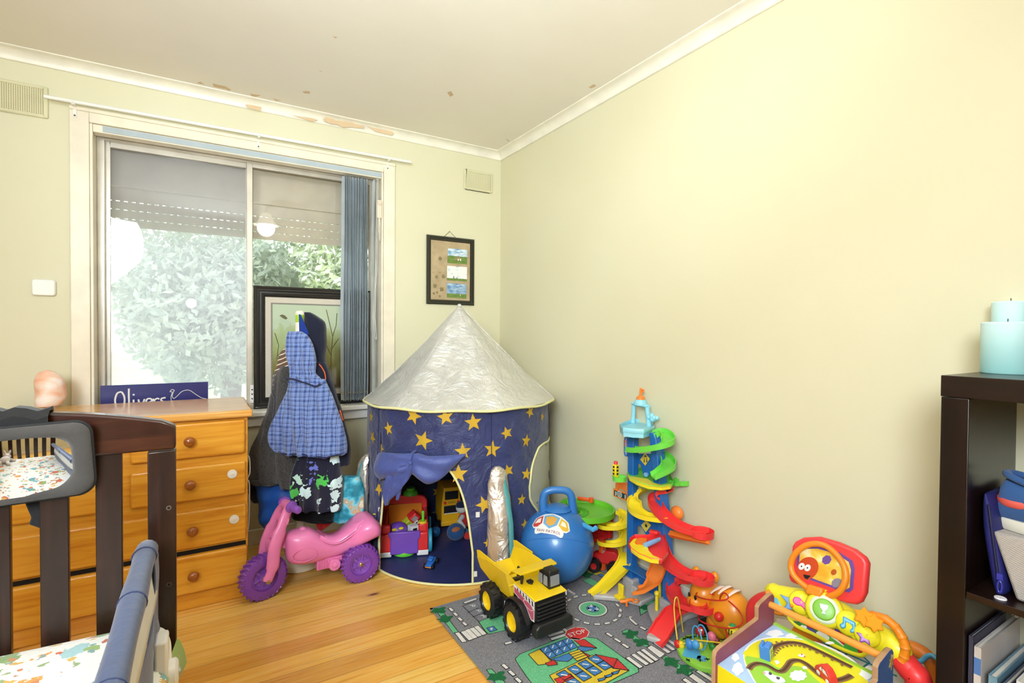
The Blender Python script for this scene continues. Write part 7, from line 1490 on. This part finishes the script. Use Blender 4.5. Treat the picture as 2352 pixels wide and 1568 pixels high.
e2 = ond(2290, 692, 1.285); candle((e2.x+RT.x*.036-.004, e2.y+RT.y*.036), .036, e2.z, 'taller turquoise pillar candle behind the wide one on the bookcase')
# woven box with a trainer on it, zip bag, books
WOV = NT('grey_weave', .9); wv = WOV.node('ShaderNodeTexWave', wave_type='BANDS', bands_direction='DIAGONAL'); wv.inputs['Scale'].default_value = 160; WOV.l.new(WOV.co(), wv.inputs['Vector']); WOV.color(WOV.ramp(wv.outputs['Fac'], [(.3, '#9c928a'), (.7, '#cfc8c2')])); WOV.bump(wv.outputs['Fac'], .5, .003)
bxo = thing('storage_box', 'grey woven fabric box under the blue trainer on the bookcase shelf', 'box', (1.585, .26, .5995))
mb = MB(); r1 = []
for z, yo in ((.6005, .372), (.735, .412)): r1.append([Vector((1.475, yo, z)), Vector((1.475, .14, z)), Vector((1.70, .14, z)), Vector((1.70, yo, z))])
mb.loft(r1).build('box', WOV.m, bxo, bevel=.006)
sh = thing('trainer', 'blue child trainer with a coral stripe and cream sole on the woven box', 'shoe', (1.53, .33, .736))
NB = cloth('#34598f'); shx = 1.535
st = [(.418, .012, .016, .022), (.412, .026, .0, .082), (.395, .033, .0, .098), (.365, .036, .0, .094), (.335, .037, .0, .086), (.305, .039, .0, .074), (.27, .041, .0, .056), (.24, .039, .0, .044), (.22, .030, .0, .036), (.212, .012, .01, .022)]
rings = []
for y, hw, z0, z1 in interp([list(s) for s in st], 3):
    rings.append([Vector((shx+hw*math.copysign(abs(math.cos(a))**.8, math.cos(a)), y, .750+(z0+z1)/2+(z1-z0)/2*math.copysign(abs(math.sin(a))**.8, math.sin(a)))) for a in [2*PI*k/28 for k in range(28)]])
up_ = MB().loft(rings).build('upper', NB, sh)
mb = MB(); op = [(shx+.030*math.cos(a), .366+.040*math.sin(a), .846-.010*math.sin(a)*-1+.0) for a in [2*PI*k/30 for k in range(30)]]; mb.tube(op, .0075, 10, closed=True); mb.build('padded_collar', NB, up_); mb = MB(); mb.ngon([(x*.96+shx*.04, y*.96+.366*.04, z-.004) for x, y, z in op]); mb.build('opening', BLK_, up_)
mb = MB(); rings = []
for z, g in ((.7365, .0), (.742, .003), (.756, .003), (.761, .0)):
    rings.append([Vector((shx+(.041+g)*math.copysign(abs(math.cos(a))**.7, math.cos(a))*(1-.14*math.sin(a)), .316+(.104+g)*math.sin(a), z+.010*max(0, math.sin(a))*0)) for a in [2*PI*k/40 for k in range(40)]])
mb.loft(rings).build('sole', pm('#d9d5c6', .6), sh)
mb = MB(); mb.tube([(shx+.0355*math.copysign(abs(math.cos(a))**.8, math.cos(a))*(1.0), .382+.036*math.sin(a), .800+.004*math.cos(a)) for a in [PI*(-.62+2.24*k/30) for k in range(31)]], [(.008, .003)]*31, 8, flat=(0, 0, 1)); mb.build('coral_stripe', pm('#d8584c', .6), up_)
zb2 = thing('zip_case', 'navy blue zip case leaning in the bookcase shelf beside the woven box', 'case', (1.50, .42, .5995))
NVB = pm('#1c1e66', .6, bump=.4, bscale=40, var=.12)
mb = MB(); rings = []
for z, yc2, hy in interp([[.601, .404, .012], [.62, .405, .020], [.68, .414, .022], [.74, .423, .020], [.79, .428, .013], [.812, .430, .004]], 4): rings.append([Vector((1.575+.098*math.copysign(abs(math.cos(a))**.35, math.cos(a)), yc2-.004+hy*.75*math.copysign(abs(math.sin(a))**.7, math.sin(a)), z)) for a in [2*PI*k/30 for k in range(30)]])
mb.loft(rings).build('case', NVB, zb2)
mb = MB().tube([(1.4755, .399+.5*(z-.62)*.24, z) for z in (.615, .66, .70, .75, .79)], .0028, 8); mb.build('zip', pm('#12123f', .5), zb2)
mb = MB().b2((1.470, .392, .634), (1.474, .402, .648)).tube([(1.471, .397-.006*math.cos(a)*.6, .620+.012*math.sin(a)) for a in [2*PI*k/14 for k in range(14)]], .0018, 6, closed=True); mb.build('zip_pull', pm('#3436a0', .4), zb2)
o = MB().lathe([(.001, .0025), (.0095, .0025), (.0105, .001), (.0105, .0)], tuple(onz(2298, 1374, .6)), 24).build('button', pm('#e6e2e6', .4)); tag(o, 'small round white button on the front of the bookcase shelf', 'button')
PAGE = pm('#d8d2c6', .8)
def book(y1, t, z1, dpt, col, band, lab, lean=0.0, name='book'):
    b_ = thing(name, lab, 'book', (1.52, y1-t/2, .1775), 0, 'books on the lower bookcase shelf', rot=(lean, 0, 0)); x0 = 1.447; M_ = Matrix.Translation((x0, y1, .1778)) @ Matrix.Rotation(lean, 4, 'X'); h = z1-.1778; cm = pm(col, .5, var=.05)
    mb = MB(M_).b2((0, -t, 0), (dpt, -t+.0022, h)).b2((0, -.0022, 0), (dpt, 0, h)).b2((0, -t, 0), (.0025, 0, h)); mb.build('cover', cm, b_, bevel=.0006)
    MB(M_).b2((.0025, -t+.0022, .003), (dpt-.004, -.0022, h-.004)).build('pages', PAGE, b_)
    if band: MB(M_).b2((-.0004, -t+.0003, h*.80), (.0, -.0003, h*.92)).build('spine_band', pm(band, .5), b_)
book(.4395, .008, .500, .20, '#3a3a4c', None, 'thin dark book against the bookcase side')
book(.430, .0125, .4815, .245, '#c9bfb8', '#4f78b4', 'cream hardback with a blue spine band in the lower shelf')
book(.410, .014, .432, .23, '#6d8fa0', None, 'teal-edged picture book second from the cream hardback', .02)
book(.388, .010, .425, .21, '#53586e', None, 'slate grey picture book beside the teal-edged one', .02)
book(.369, .012, .446, .19, '#d8d4cd', '#c23a30', 'white picture book with a red spine band', .03)
book(.350, .011, .44, .20, '#bfc6cf', None, 'pale grey book right of the red-banded one', .03)
book(.330, .012, .45, .20, '#8aa6c0', None, 'light blue book at the right edge of the shelf', .03)
